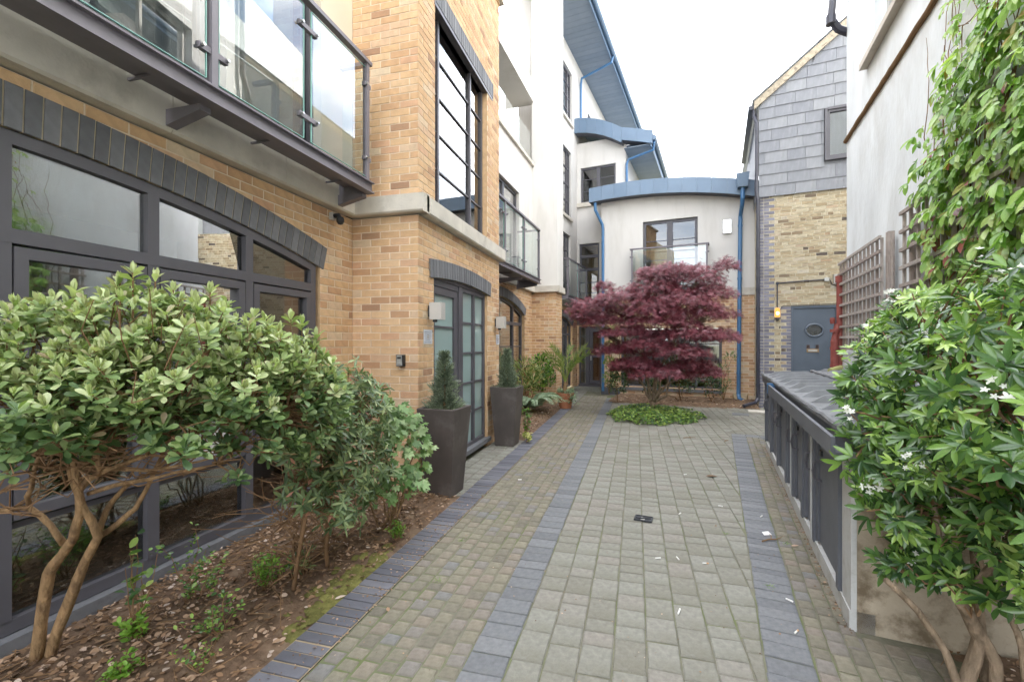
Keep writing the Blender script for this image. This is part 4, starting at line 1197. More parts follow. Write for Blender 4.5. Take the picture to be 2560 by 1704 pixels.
for k in range(int(5.0 / 0.075) + 1):
    za = -0.02 + k * 0.075
    w_ = 0.335 if k % 2 else 0.225
    HM.face([F_h(HN0, 0.0, za), F_h(HN0 + w_, 0.0, za), F_h(HN0 + w_, 0.0, za + 0.075), F_h(HN0, 0.0, za + 0.075)])
    QP.brick(Th, HN0 + 0.0, HN0 + 0.102, za + 0.006, za + 0.069, -0.004, 0.008, rrand(), jit=0.002)
    QP.brick(Th, HN0 + 0.112, HN0 + w_ - 0.01, za + 0.006, za + 0.069, -0.004, 0.007, rrand(), jit=0.002)
    if za < 2.33:
        w_ = 0.215 if k % 2 else 0.105
        HM.face([F_h(DRH[0] - w_, 0, za), F_h(DRH[0], 0, za), F_h(DRH[0], 0, za + 0.075), F_h(DRH[0] - w_, 0, za + 0.075)])
        QP.brick(Th, DRH[0] - w_ + 0.01, DRH[0] - 0.002, za + 0.006, za + 0.069, -0.004, 0.007, rrand(), jit=0.002)
HM.face([F_h(HN0, 0, -0.02), F_h(HN0, 0, 5.0), F_h(HN0, -7, 5.0), F_h(HN0, -7, -0.02)])
part('wall', HM, ['stockmortar', 'stock'], house)
HP_.emit('brick', 'small_bricks', 'stock', house)
QP.emit('quoin_brick', 'small_quoin_bricks', 'bluebrick', house, nmax=220)
# slate hung gable
SP = Pieces()
gz0 = 5.0
def gable_left(z): return HN0 if z < 7.2 else HN0 + (z - 7.2) / 0.80
zz = gz0 - 0.03; row = 0
WINH = (2.24, 3.1, 5.68, 6.74)
while zz < 9.0:
    za, zb = zz, zz + 0.285
    n = HN0 + (-0.2 if row % 2 else 0) - rrand(0, 0.2)
    while n < 3.6:
        wd = random.choice([0.36, 0.46, 0.52, 0.4])
        a, b = n + 0.003, n + wd - 0.003
        n += wd
        if b < gable_left(za) or a > 3.6: continue
        if a < WINH[1] + 0.05 and b > WINH[0] - 0.06 and za < WINH[3] + 0.02 and zb > WINH[2] - 0.06:
            if a < WINH[0] - 0.06 and b > WINH[0] - 0.06: b = WINH[0] - 0.06
            elif a >= WINH[0] - 0.06: continue
        aL, aU = max(a, gable_left(za)), max(a, gable_left(zb))
        if aL >= b - 0.03: continue
        aU = min(aU, b - 0.002)
        dz = rrand(-0.004, 0.004)
        r = rrand()
        v0, v1 = 0.052 + rrand(-0.002, 0.002), 0.034
        p = [F_h(aL, v0 - 0.012, za + dz), F_h(b, v0 - 0.012, za + dz), F_h(b, v0, za + dz), F_h(aL, v0, za + dz), F_h(aU, v1 - 0.012, zb + 0.03), F_h(b, v1 - 0.012, zb + 0.03), F_h(b, v1, zb + 0.03), F_h(aU, v1, zb + 0.03)]
        SP.add(p, [(3, 2, 1, 0), (4, 5, 6, 7), (0, 1, 5, 4), (1, 2, 6, 5), (2, 3, 7, 6), (3, 0, 4, 7)], r)
    zz += 0.262; row += 1
SP.emit('slate', 'small_slates', 'slate', house)
sbk = MB()
sbk.face([F_h(HN0, 0.012, gz0), F_h(5, 0.012, gz0), F_h(5, 0.012, 10.4), F_h(HN0 + 4.0, 0.012, 10.4), F_h(HN0, 0.012, 7.2)])
sbk.face([F_h(HN0 - 0.03, 0.03, gz0), F_h(HN0 - 0.03, 0.03, 7.2), F_h(HN0 - 0.03, -7, 7.2), F_h(HN0 - 0.03, -7, gz0)])
part('gable_backing', sbk, 'slate', house)
# side cladding of slates seen edge on, verge, roof, gutter
vg = MB()
ez, rz = 7.22, 7.22 + 0.80 * 4.0
vg.hexa([F_h(HN0 - 0.10, 0.05, ez - 0.16), F_h(HN0 + 4.0, 0.05, rz - 0.08), F_h(HN0 + 4.0, 0.10, rz - 0.08), F_h(HN0 - 0.10, 0.10, ez - 0.16), F_h(HN0 - 0.10, 0.05, ez + 0.02), F_h(HN0 + 4.0, 0.05, rz + 0.12), F_h(HN0 + 4.0, 0.10, rz + 0.12), F_h(HN0 - 0.10, 0.10, ez + 0.02)])
part('verge_board', vg, 'oldwood', house)
for i in range(22):
    t0 = i / 22; t1 = (i + 1) / 22 + 0.01
    m_ = MB()
    a, b = HN0 - 0.14 + 4.1 * t0, HN0 - 0.14 + 4.1 * t1
    za, zb = ez + 0.01 + 3.28 * t0, ez + 0.01 + 3.28 * t1
    m_.hexa([F_h(a, -7, za + 0.02), F_h(b, -7, zb + 0.012), F_h(b, 0.125, zb + 0.012), F_h(a, 0.125, za + 0.02), F_h(a, -7, za + 0.045), F_h(b, -7, zb + 0.032), F_h(b, 0.125, zb + 0.032), F_h(a, 0.125, za + 0.045)], rrand())
    part('roof_tile', m_, 'slate', house)
gt = MB()
gt.box(HN0 - 0.22, HN0 - 0.10, -3.6, 0.02, 7.10, 7.19, T=F_h)
gt.tube([F_h(HN0 - 0.10, -0.02, 7.12), F_h(HN0 - 0.10, -0.03, 6.95), F_h(HN0 - 0.045, 0.03, 6.75), F_h(HN0 - 0.045, 0.05, 5.5), F_h(HN0 - 0.05, 0.06, 5.1), F_h(HN0 - 0.02, 0.075, 4.9), F_h(HN0 - 0.02, 0.075, 0.22), F_h(HN0 - 0.07, 0.14, 0.13), F_h(HN0 - 0.34, 0.40, 0.06)], 0.04, 10)
for z in (4.6, 2.75, 2.3, 0.5):
    gt.tube([F_h(HN0 - 0.02, 0.075, z), F_h(HN0 - 0.02, 0.075, z + 0.07)], 0.047, 10)
part('downpipe', gt, 'blackpipe', house, label='black plastic downpipe and gutter at the corner')
# upper window
window(F_h, WINH[0], WINH[1], WINH[2], WINH[3], house, v=0.03, mull=(), fr=0.05, depth=0.08, glass='glassup', name='gable_window', room_d=0.6)
bx = MB(); bx.box(WINH[0] - 0.05, WINH[1], 0.02, 0.11, WINH[2] - 0.06, WINH[2] - 0.003, T=F_h); bx.box(WINH[0] - 0.05, WINH[0] - 0.003, 0.02, 0.10, WINH[2], WINH[3] + 0.04, T=F_h); bx.box(WINH[0], WINH[1], 0.02, 0.10, WINH[3] + 0.003, WINH[3] + 0.06, T=F_h)
part('window_surround', bx, 'frame', house)
# the blue grey door with porthole
fr_ = MB()
fr_.box(DRH[0] - 0.003, DRH[0] + 0.045, -0.10, 0.012, 0.05, 2.382, T=F_h); fr_.box(DRH[1] - 0.06, DRH[1] + 0.05, -0.10, 0.012, 0.05, 2.382, T=F_h); fr_.box(DRH[0] + 0.045, DRH[1] - 0.06, -0.10, 0.012, 2.325, 2.382, T=F_h)
fr_.box(DRH[0] + 0.0, DRH[1], -0.10, -0.05, 0.0, 0.05, T=F_h)
part('door_frame', fr_, 'door', house)
lb = MB(); lb.box(DRH[0] - 0.16, DRH[1] + 0.16, -0.24, -0.125, -0.02, 2.55, T=F_h); part('door_backing_box', lb, 'black', house)  # added dark box behind the frame, blocks sky showing through the gaps
dm = MB()
pcx, pcz, pr, pz_ = 2.003, 1.815, 0.157, 0.128
v = -0.012
N_ = 32
ou = []
for k in range(N_):
    t = 2 * math.pi * k / N_
    ou.append((pcx + pr * math.cos(t), pcz + pz_ * math.sin(t)))
da, db, dz0, dz1 = DRH[0] + 0.05, DRH[1] - 0.065, 0.06, 2.32
def rim(t):
    cx, cz = math.cos(t), math.sin(t)
    s_ = min(((db if cx > 0 else da) - pcx) / cx if abs(cx) > 1e-6 else 1e9, ((dz1 if cz > 0 else dz0) - pcz) / cz if abs(cz) > 1e-6 else 1e9)
    return (pcx + cx * s_, pcz + cz * s_)
angs = sorted([2 * math.pi * k / N_ for k in range(N_)] + [math.atan2(z - pcz, x - pcx) % (2 * math.pi) for x in (da, db) for z in (dz0, dz1)])
for a, b in zip(angs, angs[1:] + [angs[0] + 2 * math.pi]):
    i0 = (pcx + pr * math.cos(a), pcz + pz_ * math.sin(a)); i1 = (pcx + pr * math.cos(b), pcz + pz_ * math.sin(b))
    o0, o1 = rim(a + 1e-9), rim(b - 1e-9)
    dm.face([F_h(i0[0], v, i0[1]), F_h(i1[0], v, i1[1]), F_h(o1[0], v, o1[1]), F_h(o0[0], v, o0[1])])
    dm.face([F_h(i0[0], v, i0[1]), F_h(i1[0], v, i1[1]), F_h(i1[0], v - 0.04, i1[1]), F_h(i0[0], v - 0.04, i0[1])])
hd = part('porthole_door', dm, 'door', house)
rg = MB()
rg.tube([F_h(pcx + (pr + 0.012) * math.cos(2 * math.pi * k / 28), v + 0.004, pcz + (pz_ + 0.012) * math.sin(2 * math.pi * k / 28)) for k in range(29)], 0.022, 8, cap=False)
part('porthole_ring', rg, 'door', hd)
pg = MB(); pg.face([F_h(x, v - 0.02, z) for x, z in ou]); part('pane', pg, 'glass', hd)
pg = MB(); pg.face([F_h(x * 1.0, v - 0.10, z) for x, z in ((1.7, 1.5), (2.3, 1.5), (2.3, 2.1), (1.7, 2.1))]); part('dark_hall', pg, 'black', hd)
hn = MB(); hn.tube([F_h(2.36, v, 1.62), F_h(2.36, v + 0.04, 1.60), F_h(2.36, v + 0.04, 1.22), F_h(2.36, v, 1.20)], 0.011, 8); hn.box(2.34, 2.385, v, v + 0.012, 1.64, 1.72, T=F_h)
part('handle', hn, 'silver', hd)
hn = MB(); hn.box(2.335, 2.385, v, v + 0.01, 1.08, 1.15, T=F_h); part('lock', hn, 'brass', hd)
lb = MB(); lb.box(1.855, 2.09, v, v + 0.012, 1.315, 1.395, T=F_h); part('letter_plate', lb, 'brass', hd)
lb = MB(); lb.box(1.885, 2.06, v + 0.012, v + 0.018, 1.335, 1.375, T=F_h); part('letter_flap', lb, 'silver', hd)
for x0 in (1.855, 2.03):
    lb = MB(); lb.box(x0, x0 + 0.06, v, v + 0.008, 1.405, 1.485, T=F_h); part('letter_tile', lb, 'copper' , hd)

def text(s, size, pos, ux, uy, m, parent=None, name='lettering', depth=0.002, align='CENTER'):
    cu = bpy.data.curves.new(name, 'FONT')
    cu.body = s; cu.size = size; cu.extrude = depth; cu.align_x = align; cu.align_y = 'CENTER'
    ob = bpy.data.objects.new(name, cu)
    dg = bpy.context.evaluated_depsgraph_get()
    COL.objects.link(ob)
    dg = bpy.context.evaluated_depsgraph_get()
    me = bpy.data.meshes.new_from_object(ob.evaluated_get(dg))
    bpy.data.objects.remove(ob)
    me.materials.clear(); me.materials.append(M[m])
    o = bpy.data.objects.new(name, me)
    COL.objects.link(o)
    vx, vy = uy, -ux
    mt = Matrix(((ux, 0, vx, pos[0]), (uy, 0, vy, pos[1]), (0, 1, 0, pos[2]), (0, 0, 0, 1)))
    if parent is not None:
        o.parent = parent
        o0 = ORG[parent.name]
        mt = Matrix.Translation((-o0[0], -o0[1], -o0[2])) @ mt
        ORG[o.name] = o0
    o.matrix_local = mt
    return o
text('A', 0.085, F_h(1.885, v + 0.010, 1.445), EY, -EX, 'black', hd)
text('B', 0.085, F_h(2.06, v + 0.010, 1.445), EY, -EX, 'black', hd)
# ================================================================ WHITE HOUSE ON THE RIGHT
NW = 1.72
F_w = frame(*EN(0, NW)[:2], EX, EY, -1)           # u = e, outward towards the yard
wht = root('white_house', 'tall white stuccoed house wall with a brown drip moulding and window sill high up', 'building', EN(4, 2.5))
wm = MB()
wall_holes(wm, F_w, -6, 8.095, -0.05, 12.5, [(5.0, 6.80, 5.09, 7.2)], rev=0.2)
wm.face([F_w(8.095, 0, -0.05), F_w(8.095, 0, 12.5), F_w(8.095, -6, 12.5), F_w(8.095, -6, -0.05)])
wm.face([F_w(-6, 0, -0.05), F_w(-6, 0, 12.5), F_w(-6, -6, 12.5), F_w(-6, -6, -0.05)])
wm.face([F_w(-6, 0, 11), F_w(8.095, 0, 12.5), F_w(8.095, -6, 12.5), F_w(-6, -6, 11)])
wm.box(7.5, 17, -9, -3.6, 0, 13.0, T=F_w)  # added unseen block, meant to stop sun coming through the passage
part('stucco_wall_and_blocker', wm, 'oldwhite', wht)
db = MB()
us = [8.10 - 0.12 * i for i in range(36)]
db.tube([F_w(u, 0.012 + rrand(-0.003, 0.003), 4.478 + rrand(-0.006, 0.006)) for u in us], 0.03, 8)
part('drip_moulding', db, 'twig', wht)
sl = MB(); sl.hexa([F_w(4.9, -0.15, 4.99), F_w(7.10, -0.15, 4.99), F_w(7.10, 0.085, 4.98), F_w(4.9, 0.085, 4.98), F_w(4.9, -0.15, 5.085), F_w(7.10, -0.15, 5.085), F_w(7.10, 0.085, 5.05), F_w(4.9, 0.085, 5.05)])
part('window_sill', sl, 'stone', wht)
window(F_w, 5.0, 6.80, 5.10, 7.2, wht, v=-0.15, mull=(5.9,), trans=(6.15,), fr=0.08, glass='glass', m='white', name='sash_window')
pl = MB(); pl.hexa([F_w(3.2, 0, -0.05), F_w(8.0, 0, -0.05), F_w(8.0, 0.12, -0.05), F_w(3.2, 0.12, -0.05), F_w(3.2, 0, 1.42), F_w(8.0, 0, 1.42), F_w(8.0, 0.10, 1.38), F_w(3.2, 0.10, 1.38)])
part('rendered_plinth', pl, 'oldwhite', wht)
bp = MB()
bp.tube([F_w(7.98, 0.10, 9.5), F_w(7.98, 0.10, 7.1), F_w(8.06, 0.16, 6.75), F_w(8.06, 0.20, 6.3), F_w(8.10, 0.10, 6.15), F_w(8.16, -0.10, 6.05)], 0.055, 10)
bp.tube([F_w(8.06, 0.20, 6.35), F_w(8.06, 0.20, 6.22)], 0.068, 10)
part('waste_pipe', bp, 'blackpipe', wht)
ov = MB(); ov.tube([F_w(4.09, 0.0, 3.17), F_w(4.09, 0.13, 3.14)], 0.022, 10); ov.tube([F_w(4.085, 0.12, 3.145), F_w(3.6, 0.12, 3.27)], 0.02, 10)
part('overflow_pipe', ov, 'lampbox', wht)

# iron red soil pipe
rp_ = root('soil_pipe', 'red oxide painted iron soil pipe rising between the porthole door and the first trellis', 'pipe', EN(7.89, 1.60))
pm = MB(); pm.tube([EN(7.89, 1.60, -0.02), EN(7.89, 1.60, 2.48)], 0.047, 14); part('shaft', pm, 'redpipe', rp_, smooth=False)
for z in (2.44, 1.62, 0.95):
    pm = MB(); pm.tube([EN(7.89, 1.60, z - 0.045), EN(7.89, 1.60, z + 0.045)], 0.060, 14); part('collar', pm, 'redpipe', rp_)
pm = MB(); pm.tube([EN(7.85, 1.525, 0.3), EN(7.85, 1.525, 1.55), EN(7.85, 1.525, 1.58), EN(7.87, 1.56, 1.80)], [0.05, 0.05, 0.04, 0.035], 12); part('branch', pm, 'redpipe', rp_)
for z in (1.70, 1.45, 1.2):
    pm = MB(); pm.tube([EN(7.85, 1.525, z - 0.02), EN(7.85, 1.525, z + 0.02)], 0.058, 12); part('collar', pm, 'redpipe', rp_)
pm = MB(); pm.lathe([(0.0, 0.03), (0.03, 0.025), (0.035, 0.0), (0.03, -0.06)], EN(7.85, 1.50)[0], EN(7.85, 1.50)[1], 10, z=1.86); part('vent_cap', pm, 'redpipe', rp_)

# ================================================================ TRELLISES
def trellis(name, label, e0, e1, z0, z1, nv, nh, n, rough=0.004):
    t = root(name, label, 'trellis', EN((e0 + e1) / 2, n, z0), group='timber trellises on the white wall')
    for k in range(nv):
        e = e0 + (e1 - e0) * k / (nv - 1)
        b = MB(); d = rrand(-rough, rough)
        b.hexa([EN(e - 0.016 + d, n + 0.004, z0 - rrand(0, 0.02)), EN(e + 0.016 + d, n + 0.004, z0), EN(e + 0.016 + d, n - 0.018, z0), EN(e - 0.016 + d, n - 0.018, z0),
                EN(e - 0.016 - d, n + 0.004, z1), EN(e + 0.016 - d, n + 0.004, z1), EN(e + 0.016 - d, n - 0.018, z1), EN(e - 0.016 - d, n - 0.018, z1)], random.random())
        part('upright_slat', b, 'trellis', t)
    for k in range(nh):
        z = z0 + (z1 - z0) * k / (nh - 1)
        b = MB(); d = rrand(-rough, rough)
        b.hexa([EN(e0 - 0.03, n - 0.0185, z - 0.016 + d), EN(e1 + 0.03, n - 0.0185, z - 0.016 - d), EN(e1 + 0.03, n - 0.042, z - 0.016 - d), EN(e0 - 0.03, n - 0.042, z - 0.016 + d),
                EN(e0 - 0.03, n - 0.0185, z + 0.016 + d), EN(e1 + 0.03, n - 0.0185, z + 0.016 - d), EN(e1 + 0.03, n - 0.042, z + 0.016 - d), EN(e0 - 0.03, n - 0.042, z + 0.016 + d)], random.random())
        part('cross_slat', b, 'trellis', t)
    return t
t1 = trellis('trellis', 'bare grey square trellis panel beside the red pipe', 6.12, 7.92, 1.45, 2.66, 12, 9, 1.62)
b = MB(); b.box(6.0, 6.08, 0.03, 0.085, 0.6, 2.70, T=F_w); part('post', b, 'trellis', t1)
b = MB(); b.tube([F_w(5.965, 0.06, 0.6), F_w(5.965, 0.06, 2.60)], 0.01, 6); part('steel_stake', b, 'trellis', t1)
t2 = trellis('trellis', 'trellis panel with the leafy creeper growing over it', 3.65, 5.47, 1.38, 2.75, 12, 9, 1.62)
b = MB(); b.box(5.36, 5.43, 0.03, 0.085, 0.6, 2.72, T=F_w); part('post', b, 'trellis', t2)

# ================================================================ BIN STORE
bins = root('bin_store', 'low grey timber bin store with a row of narrow doors and a ribbed felt roof', 'bin store', EN(5.3, 1.1))
F_b = frame(*EN(0, N_BIN)[:2], EX, EY, -1)        # u = e, outward towards the yard
B0, B1 = 3.12, 7.64
pb = MB(); pb.box(2.95, B1, -0.1, 0.012, -0.03, 0.10, T=F_b); part('plinth', pb, 'white', bins)
bk_ = MB(); bk_.box(B0, B1, -1.0, -0.06, -0.02, 0.96, T=F_b); part('carcass', bk_, 'bin', bins)
posts = [7.60, 6.88, 6.14, 5.42, 4.95, 4.42, 3.92, 3.18]
for i, e in enumerate(posts):
    wd = 0.075 if e in (7.60, 6.88, 6.14, 5.42, 4.42) else 0.055
    b = MB(); b.box(e - wd / 2, e + wd / 2, -0.06, 0.022, 0.098 + rrand(-0.012, 0.004), 0.945, r=rrand(), T=F_b); part('post', b, 'bin', bins)
for (e, wd) in ((4.995, 0.028), (3.965, 0.035)):
    b = MB(); b.box(e - wd / 2, e + wd / 2, -0.04, 0.028, 0.09, 0.93, T=F_b); part('white_jamb', b, 'white', bins)
hside = [1, -1, 1, -1, 1, -1, 1, -1]
for i, (b_, a_) in enumerate(zip(posts[:-1], posts[1:])):
    a = a_ + 0.045; b = b_ - 0.045
    d = MB(); d.box(a, b, -0.055, -0.012 + rrand(-0.004, 0.004), 0.115 + rrand(-0.012, 0.012), 0.935, r=rrand(), T=F_b)
    do = part('door', d, 'bin', bins)
    for x in (a + 0.02, b - 0.02):
        d = MB(); d.box(x - 0.02, x + 0.02, -0.0135, 0.006, 0.12, 0.93, r=rrand(), T=F_b); part('cover_strip', d, 'bin', do)
    hx = a + 0.10 if i % 2 else b - 0.10
    h = MB(); h.tube([F_b(hx, -0.01, 0.56), F_b(hx, 0.035, 0.575), F_b(hx, 0.045, 0.63), F_b(hx, 0.035, 0.69), F_b(hx, -0.01, 0.705)], 0.008, 8); part('handle', h, 'frame', do)
    h = MB(); h.box(hx - 0.03, hx + 0.03, -0.012, 0.004, 0.74, 0.775, T=F_b); part('latch', h, 'black', do)
# front boards
b = MB(); b.box(2.86, 7.73, 0.018, 0.045, 0.955, 1.065, T=F_b); part('fascia', b, 'bin', bins)
b = MB(); b.box(2.84, 6.12, 0.047, 0.115, 0.935, 0.955, T=F_b); b.box(2.84, 6.12, 0.095, 0.115, 0.955, 1.035, T=F_b); part('gutter_board', b, 'bin', bins)
b = MB(); b.box(6.12, 6.17, 0.045, 0.12, 0.93, 1.05, T=F_b); part('gutter_stop', b, 'bluepipe', bins)
# front roof
def zr(n): return 1.066 + 0.03 * (n - 0.6)
rf = MB()
rf.hexa([EN(2.84, 0.59, 1.045), EN(7.75, 0.59, 1.045), EN(7.75, 1.20, 1.065), EN(2.84, 1.20, 1.065), EN(2.84, 0.59, 1.068), EN(7.75, 0.59, 1.068), EN(7.75, 1.20, 1.088), EN(2.84, 1.20, 1.088)])
part('front_roof', rf, 'binroof', bins)
rr = MB()
e = 2.95
while e < 7.75:
    r_ = MB()
    h = 0.055
    r_.add([EN(e - 0.06, 0.64, 1.070), EN(e + 0.04, 0.64, 1.070), EN(e - 0.06, 1.19, 1.087), EN(e + 0.04, 1.19, 1.087), EN(e, 0.74, 1.070 + h), EN(e, 1.13, 1.086 + h), EN(e - 0.03, 0.74, 1.07 + h), EN(e - 0.03, 1.13, 1.086 + h)],
           [(0, 1, 4, 6), (1, 3, 5, 4), (3, 2, 7, 5), (2, 0, 6, 7), (4, 5, 7, 6)], rrand())
    part('roof_rib', r_, 'binroof', bins)
    e += 0.40
ed = MB(); ed.tube([EN(7.75 - 0.15 * i, 0.605 + rrand(-0.006, 0.006), 1.072 + rrand(-0.005, 0.005)) for i in range(33)], 0.016, 6); part('roof_edge_roll', ed, 'binroof', bins)
# rear roof, one step higher
rf = MB()
rf.hexa([EN(2.9, 1.205, 1.05), EN(7.68, 1.205, 1.05), EN(7.68, 1.62, 1.10), EN(2.9, 1.62, 1.10), EN(2.9, 1.205, 1.125), EN(7.68, 1.205, 1.125), EN(7.68, 1.62, 1.155), EN(2.9, 1.62, 1.155)])
part('rear_roof', rf, 'binroof', bins)
ed = MB(); ed.tube([EN(7.68 - 0.15 * i, 1.215 + rrand(-0.008, 0.008), 1.128 + rrand(-0.006, 0.006)) for i in range(33)], 0.018, 6); part('roof_edge_roll', ed, 'binroof', bins)
e = 3.1
while e < 7.6:
    r_ = MB()
    r_.add([EN(e - 0.03, 1.28, 1.130), EN(e + 0.03, 1.28, 1.130), EN(e - 0.03, 1.60, 1.152), EN(e + 0.03, 1.60, 1.152), EN(e, 1.34, 1.168), EN(e, 1.57, 1.184)], [(0, 1, 4), (1, 3, 5, 4), (3, 2, 5), (2, 0, 4, 5)], rrand())
    part('roof_rib', r_, 'binroof', bins); e += 0.40
ew = MB(); ew.hexa([EN(2.95, 0.650, -0.03), EN(3.13, 0.650, -0.03), EN(3.13, 1.7, -0.03), EN(2.95, 1.7, -0.03), EN(2.95, 0.650, 0.945), EN(3.13, 0.650, 0.945), EN(3.13, 1.7, 1.04), EN(2.95, 1.7, 1.04)])
part('end_wall', ew, 'dirtyrender', bins)
ew = MB(); ew.box(2.947, 3.132, -0.02, 0.006, -0.03, 0.94, T=F_b); part('end_wall_face', ew, 'white', bins)

# ================================================================ THINGS FIXED TO WALLS
def wall_light(label, y, z):
    t = root('wall_light', label, 'wall light', (XB, y, z), 'box lights beside the bay door')
    b = MB(); b.box(XB + 0.03, XB + 0.165, y - 0.055, y + 0.055, z - 0.09, z + 0.09); part('casing', b, 'lampbox', t)
    b = MB(); b.box(XB + 0.003, XB + 0.03, y - 0.03, y + 0.03, z - 0.06, z + 0.06); part('wall_bracket', b, 'black', t)
    b = MB(); b.tube([(XB + 0.07, y, z - 0.115), (XB + 0.07, y, z - 0.09)], 0.025, 10); part('lens', b, 'black', t)
wall_light('pale grey box wall light at the near corner of the bay, above the first notice', 4.46, 1.862)
wall_light('pale grey box wall light at the far edge of the bay', 6.83, 1.845)
def notice(label, y0, y1, z0, z1):
    t = root('notice', label, 'notice', (XB, (y0 + y1) / 2, z0), 'laminated notices on the bay')
    b = MB(); b.box(XB + 0.0085, XB + 0.0115, y0, y1, z0, z1); part('sheet', b, 'paper', t)
    for k in range(6):
        b = MB(); zz = z1 - 0.028 - k * 0.021
        w0 = rrand(0.02, 0.06)
        b.box(XB + 0.0118, XB + 0.0122, y0 + w0 * 0.6, y1 - w0, zz - 0.0035, zz + 0.0035); part('printed_line', b, 'ink', t)
    b = MB(); b.box(XB + 0.0118, XB + 0.0123, (y0 + y1) / 2 - 0.03, (y0 + y1) / 2 + 0.02, z0 + 0.05, z1 - 0.055); part('printed_emblem', b, 'lampbox', t)
notice('white laminated notice under the near wall light, left of the teal door', 4.315, 4.52, 1.515, 1.665)
notice('white laminated notice under the far wall light', 6.85, 7.02, 1.50, 1.66)
ks = root('key_safe', 'small black and silver key safe on the brick bay', 'key safe', (-2.318, YB0, 1.285))
b = MB(); b.box(-2.36, -2.276, YB0 - 0.05, YB0 - 0.007, 1.287, 1.403); part('case', b, 'black', ks)
b = MB(); b.hexa([(-2.354, YB0 - 0.056, 1.294), (-2.29, YB0 - 0.056, 1.294), (-2.29, YB0 - 0.05, 1.294), (-2.354, YB0 - 0.05, 1.294), (-2.350, YB0 - 0.056, 1.398), (-2.294, YB0 - 0.056, 1.398), (-2.294, YB0 - 0.05, 1.398), (-2.350, YB0 - 0.05, 1.398)]); part('front_cover', b, 'silver', ks)
b = MB(); b.box(-2.343, -2.302, YB0 - 0.059, YB0 - 0.0562, 1.362, 1.383); part('dial_window', b, 'black', ks)
b = MB(); b.box(-2.343, -2.300, YB0 - 0.058, YB0 - 0.0562, 1.303, 1.308); part('name_strip', b, 'frame', ks)
cc_ = root('security_camera', 'small black dome camera under the ledge beside the big arch', 'camera', (XM, 3.85, 2.70))
b = MB(); b.box(XM + 0.008, XM + 0.05, 3.82, 3.88, 2.73, 2.80); part('base', b, 'lampbox', cc_)
b = MB(); b.tube([(XM + 0.05, 3.85, 2.77), (XM + 0.09, 3.85, 2.765), (XM + 0.11, 3.85, 2.73)], [0.022, 0.028, 0.03], 10); part('arm', b, 'black', cc_)
b = MB(); b.lathe([(0.0, -0.045), (0.022, -0.038), (0.036, -0.015), (0.038, 0.01), (0.03, 0.03), (0, 0.035)], XM + 0.115, 3.85, 14, z=2.72); part('dome', b, 'black', cc_, smooth=True)
ml = root('plaque_light', 'square polished wall light on the white wall left of the blue pipe', 'wall light', F_fw(0.225, 0, 4.47))
b = MB(); b.box(0.125, 0.325, 0.0, 0.06, 4.47, 4.83, T=F_fw); part('box', b, 'silver', ml)
b = MB(); b.hexa([F_fw(0.132, 0.06, 4.478), F_fw(0.318, 0.06, 4.478), F_fw(0.318, 0.066, 4.478), F_fw(0.132, 0.066, 4.478), F_fw(0.132, 0.06, 4.822), F_fw(0.318, 0.06, 4.822), F_fw(0.318, 0.072, 4.822), F_fw(0.132, 0.072, 4.822)]); part('face_plate', b, 'mirror', ml)
# bulkhead lamp with its conduit, junction box and electric box
bl_ = root('bulkhead_lamp', 'lit amber bulkhead lamp on the stock brick wall left of the porthole door', 'lamp', F_h(1.267, 0, 2.1))
b = MB(); b.box(1.205, 1.33, 0.0, 0.03, 2.10, 2.36, T=F_h); part('back_plate', b, 'lampbox', bl_)
b = MB()
prof = [(1.21, 2.13), (1.325, 2.13), (1.325, 2.29), (1.305, 2.35), (1.23, 2.35), (1.21, 2.29)]
fr0 = [F_h(x, 0.03, z) for x, z in prof]; fr1 = [F_h(1.267 + (x - 1.267) * 0.8, 0.10, 2.24 + (z - 2.24) * 0.85) for x, z in prof]
b.add(fr0 + fr1, [tuple(range(6, 12))] + [(k, (k + 1) % 6, 6 + (k + 1) % 6, 6 + k) for k in range(6)]); part('glass_cover', b, 'amber', bl_)
b = MB(); b.lathe([(0, -0.04), (0.025, -0.03), (0.035, 0), (0.025, 0.03), (0, 0.04)], F_h(1.267, 0.09, 0)[0], F_h(1.267, 0.09, 0)[1], 12, z=2.22); part('bulb', b, 'bulb', bl_, smooth=True)
b = MB(); b.box(1.20, 1.335, 0.03, 0.055, 2.10, 2.128, T=F_h); b.tube([F_h(1.267, 0.03, 2.09), F_h(1.267, 0.06, 2.06)], 0.03, 8); part('base_rim', b, 'frame', bl_)
cd = root('cable_conduit', 'grey black conduit running from the lit lamp to a white junction box', 'conduit', F_h(1.7, 0, 2.4))
b = MB(); b.tube([F_h(1.267, 0.025, 2.36), F_h(1.267, 0.025, 2.89)], 0.014, 8); part('upright_run', b, 'blackpipe', cd)
b = MB(); b.tube([F_h(1.267, 0.025, 2.925), F_h(1.72, 0.025, 2.945), F_h(2.19, 0.025, 2.955)], 0.014, 8); part('level_run', b, 'blackpipe', cd)
b = MB(); b.tube([F_h(1.267, 0.008, 2.92), F_h(1.267, 0.045, 2.92)], 0.034, 12); part('elbow_box', b, 'blackpipe', cd)
b = MB(); b.box(2.19, 2.28, 0.008, 0.05, 2.92, 3.0, T=F_h); part('junction_box', b, 'white', cd)
b = MB(); b.tube([F_h(2.28, 0.03, 2.97), F_h(2.31, 0.03, 2.90), F_h(2.33, 0.03, 2.84), F_h(2.42, 0.03, 2.80), F_h(2.5, 0.03, 2.76)], 0.008, 6); part('loose_cable', b, 'black', cd)
b = MB(); b.tube([F_h(1.33, 0.03, 2.30), F_h(1.35, 0.03, 2.37), F_h(1.40, 0.03, 2.395), F_h(1.95, 0.02, 2.40), F_h(2.45, 0.02, 2.41)], 0.007, 6); part('thin_cable', b, 'black', cd)
eb_ = root('electric_box', 'pale grey electric box above the porthole door beside the red pipe', 'box', F_h(2.43, 0, 2.8))
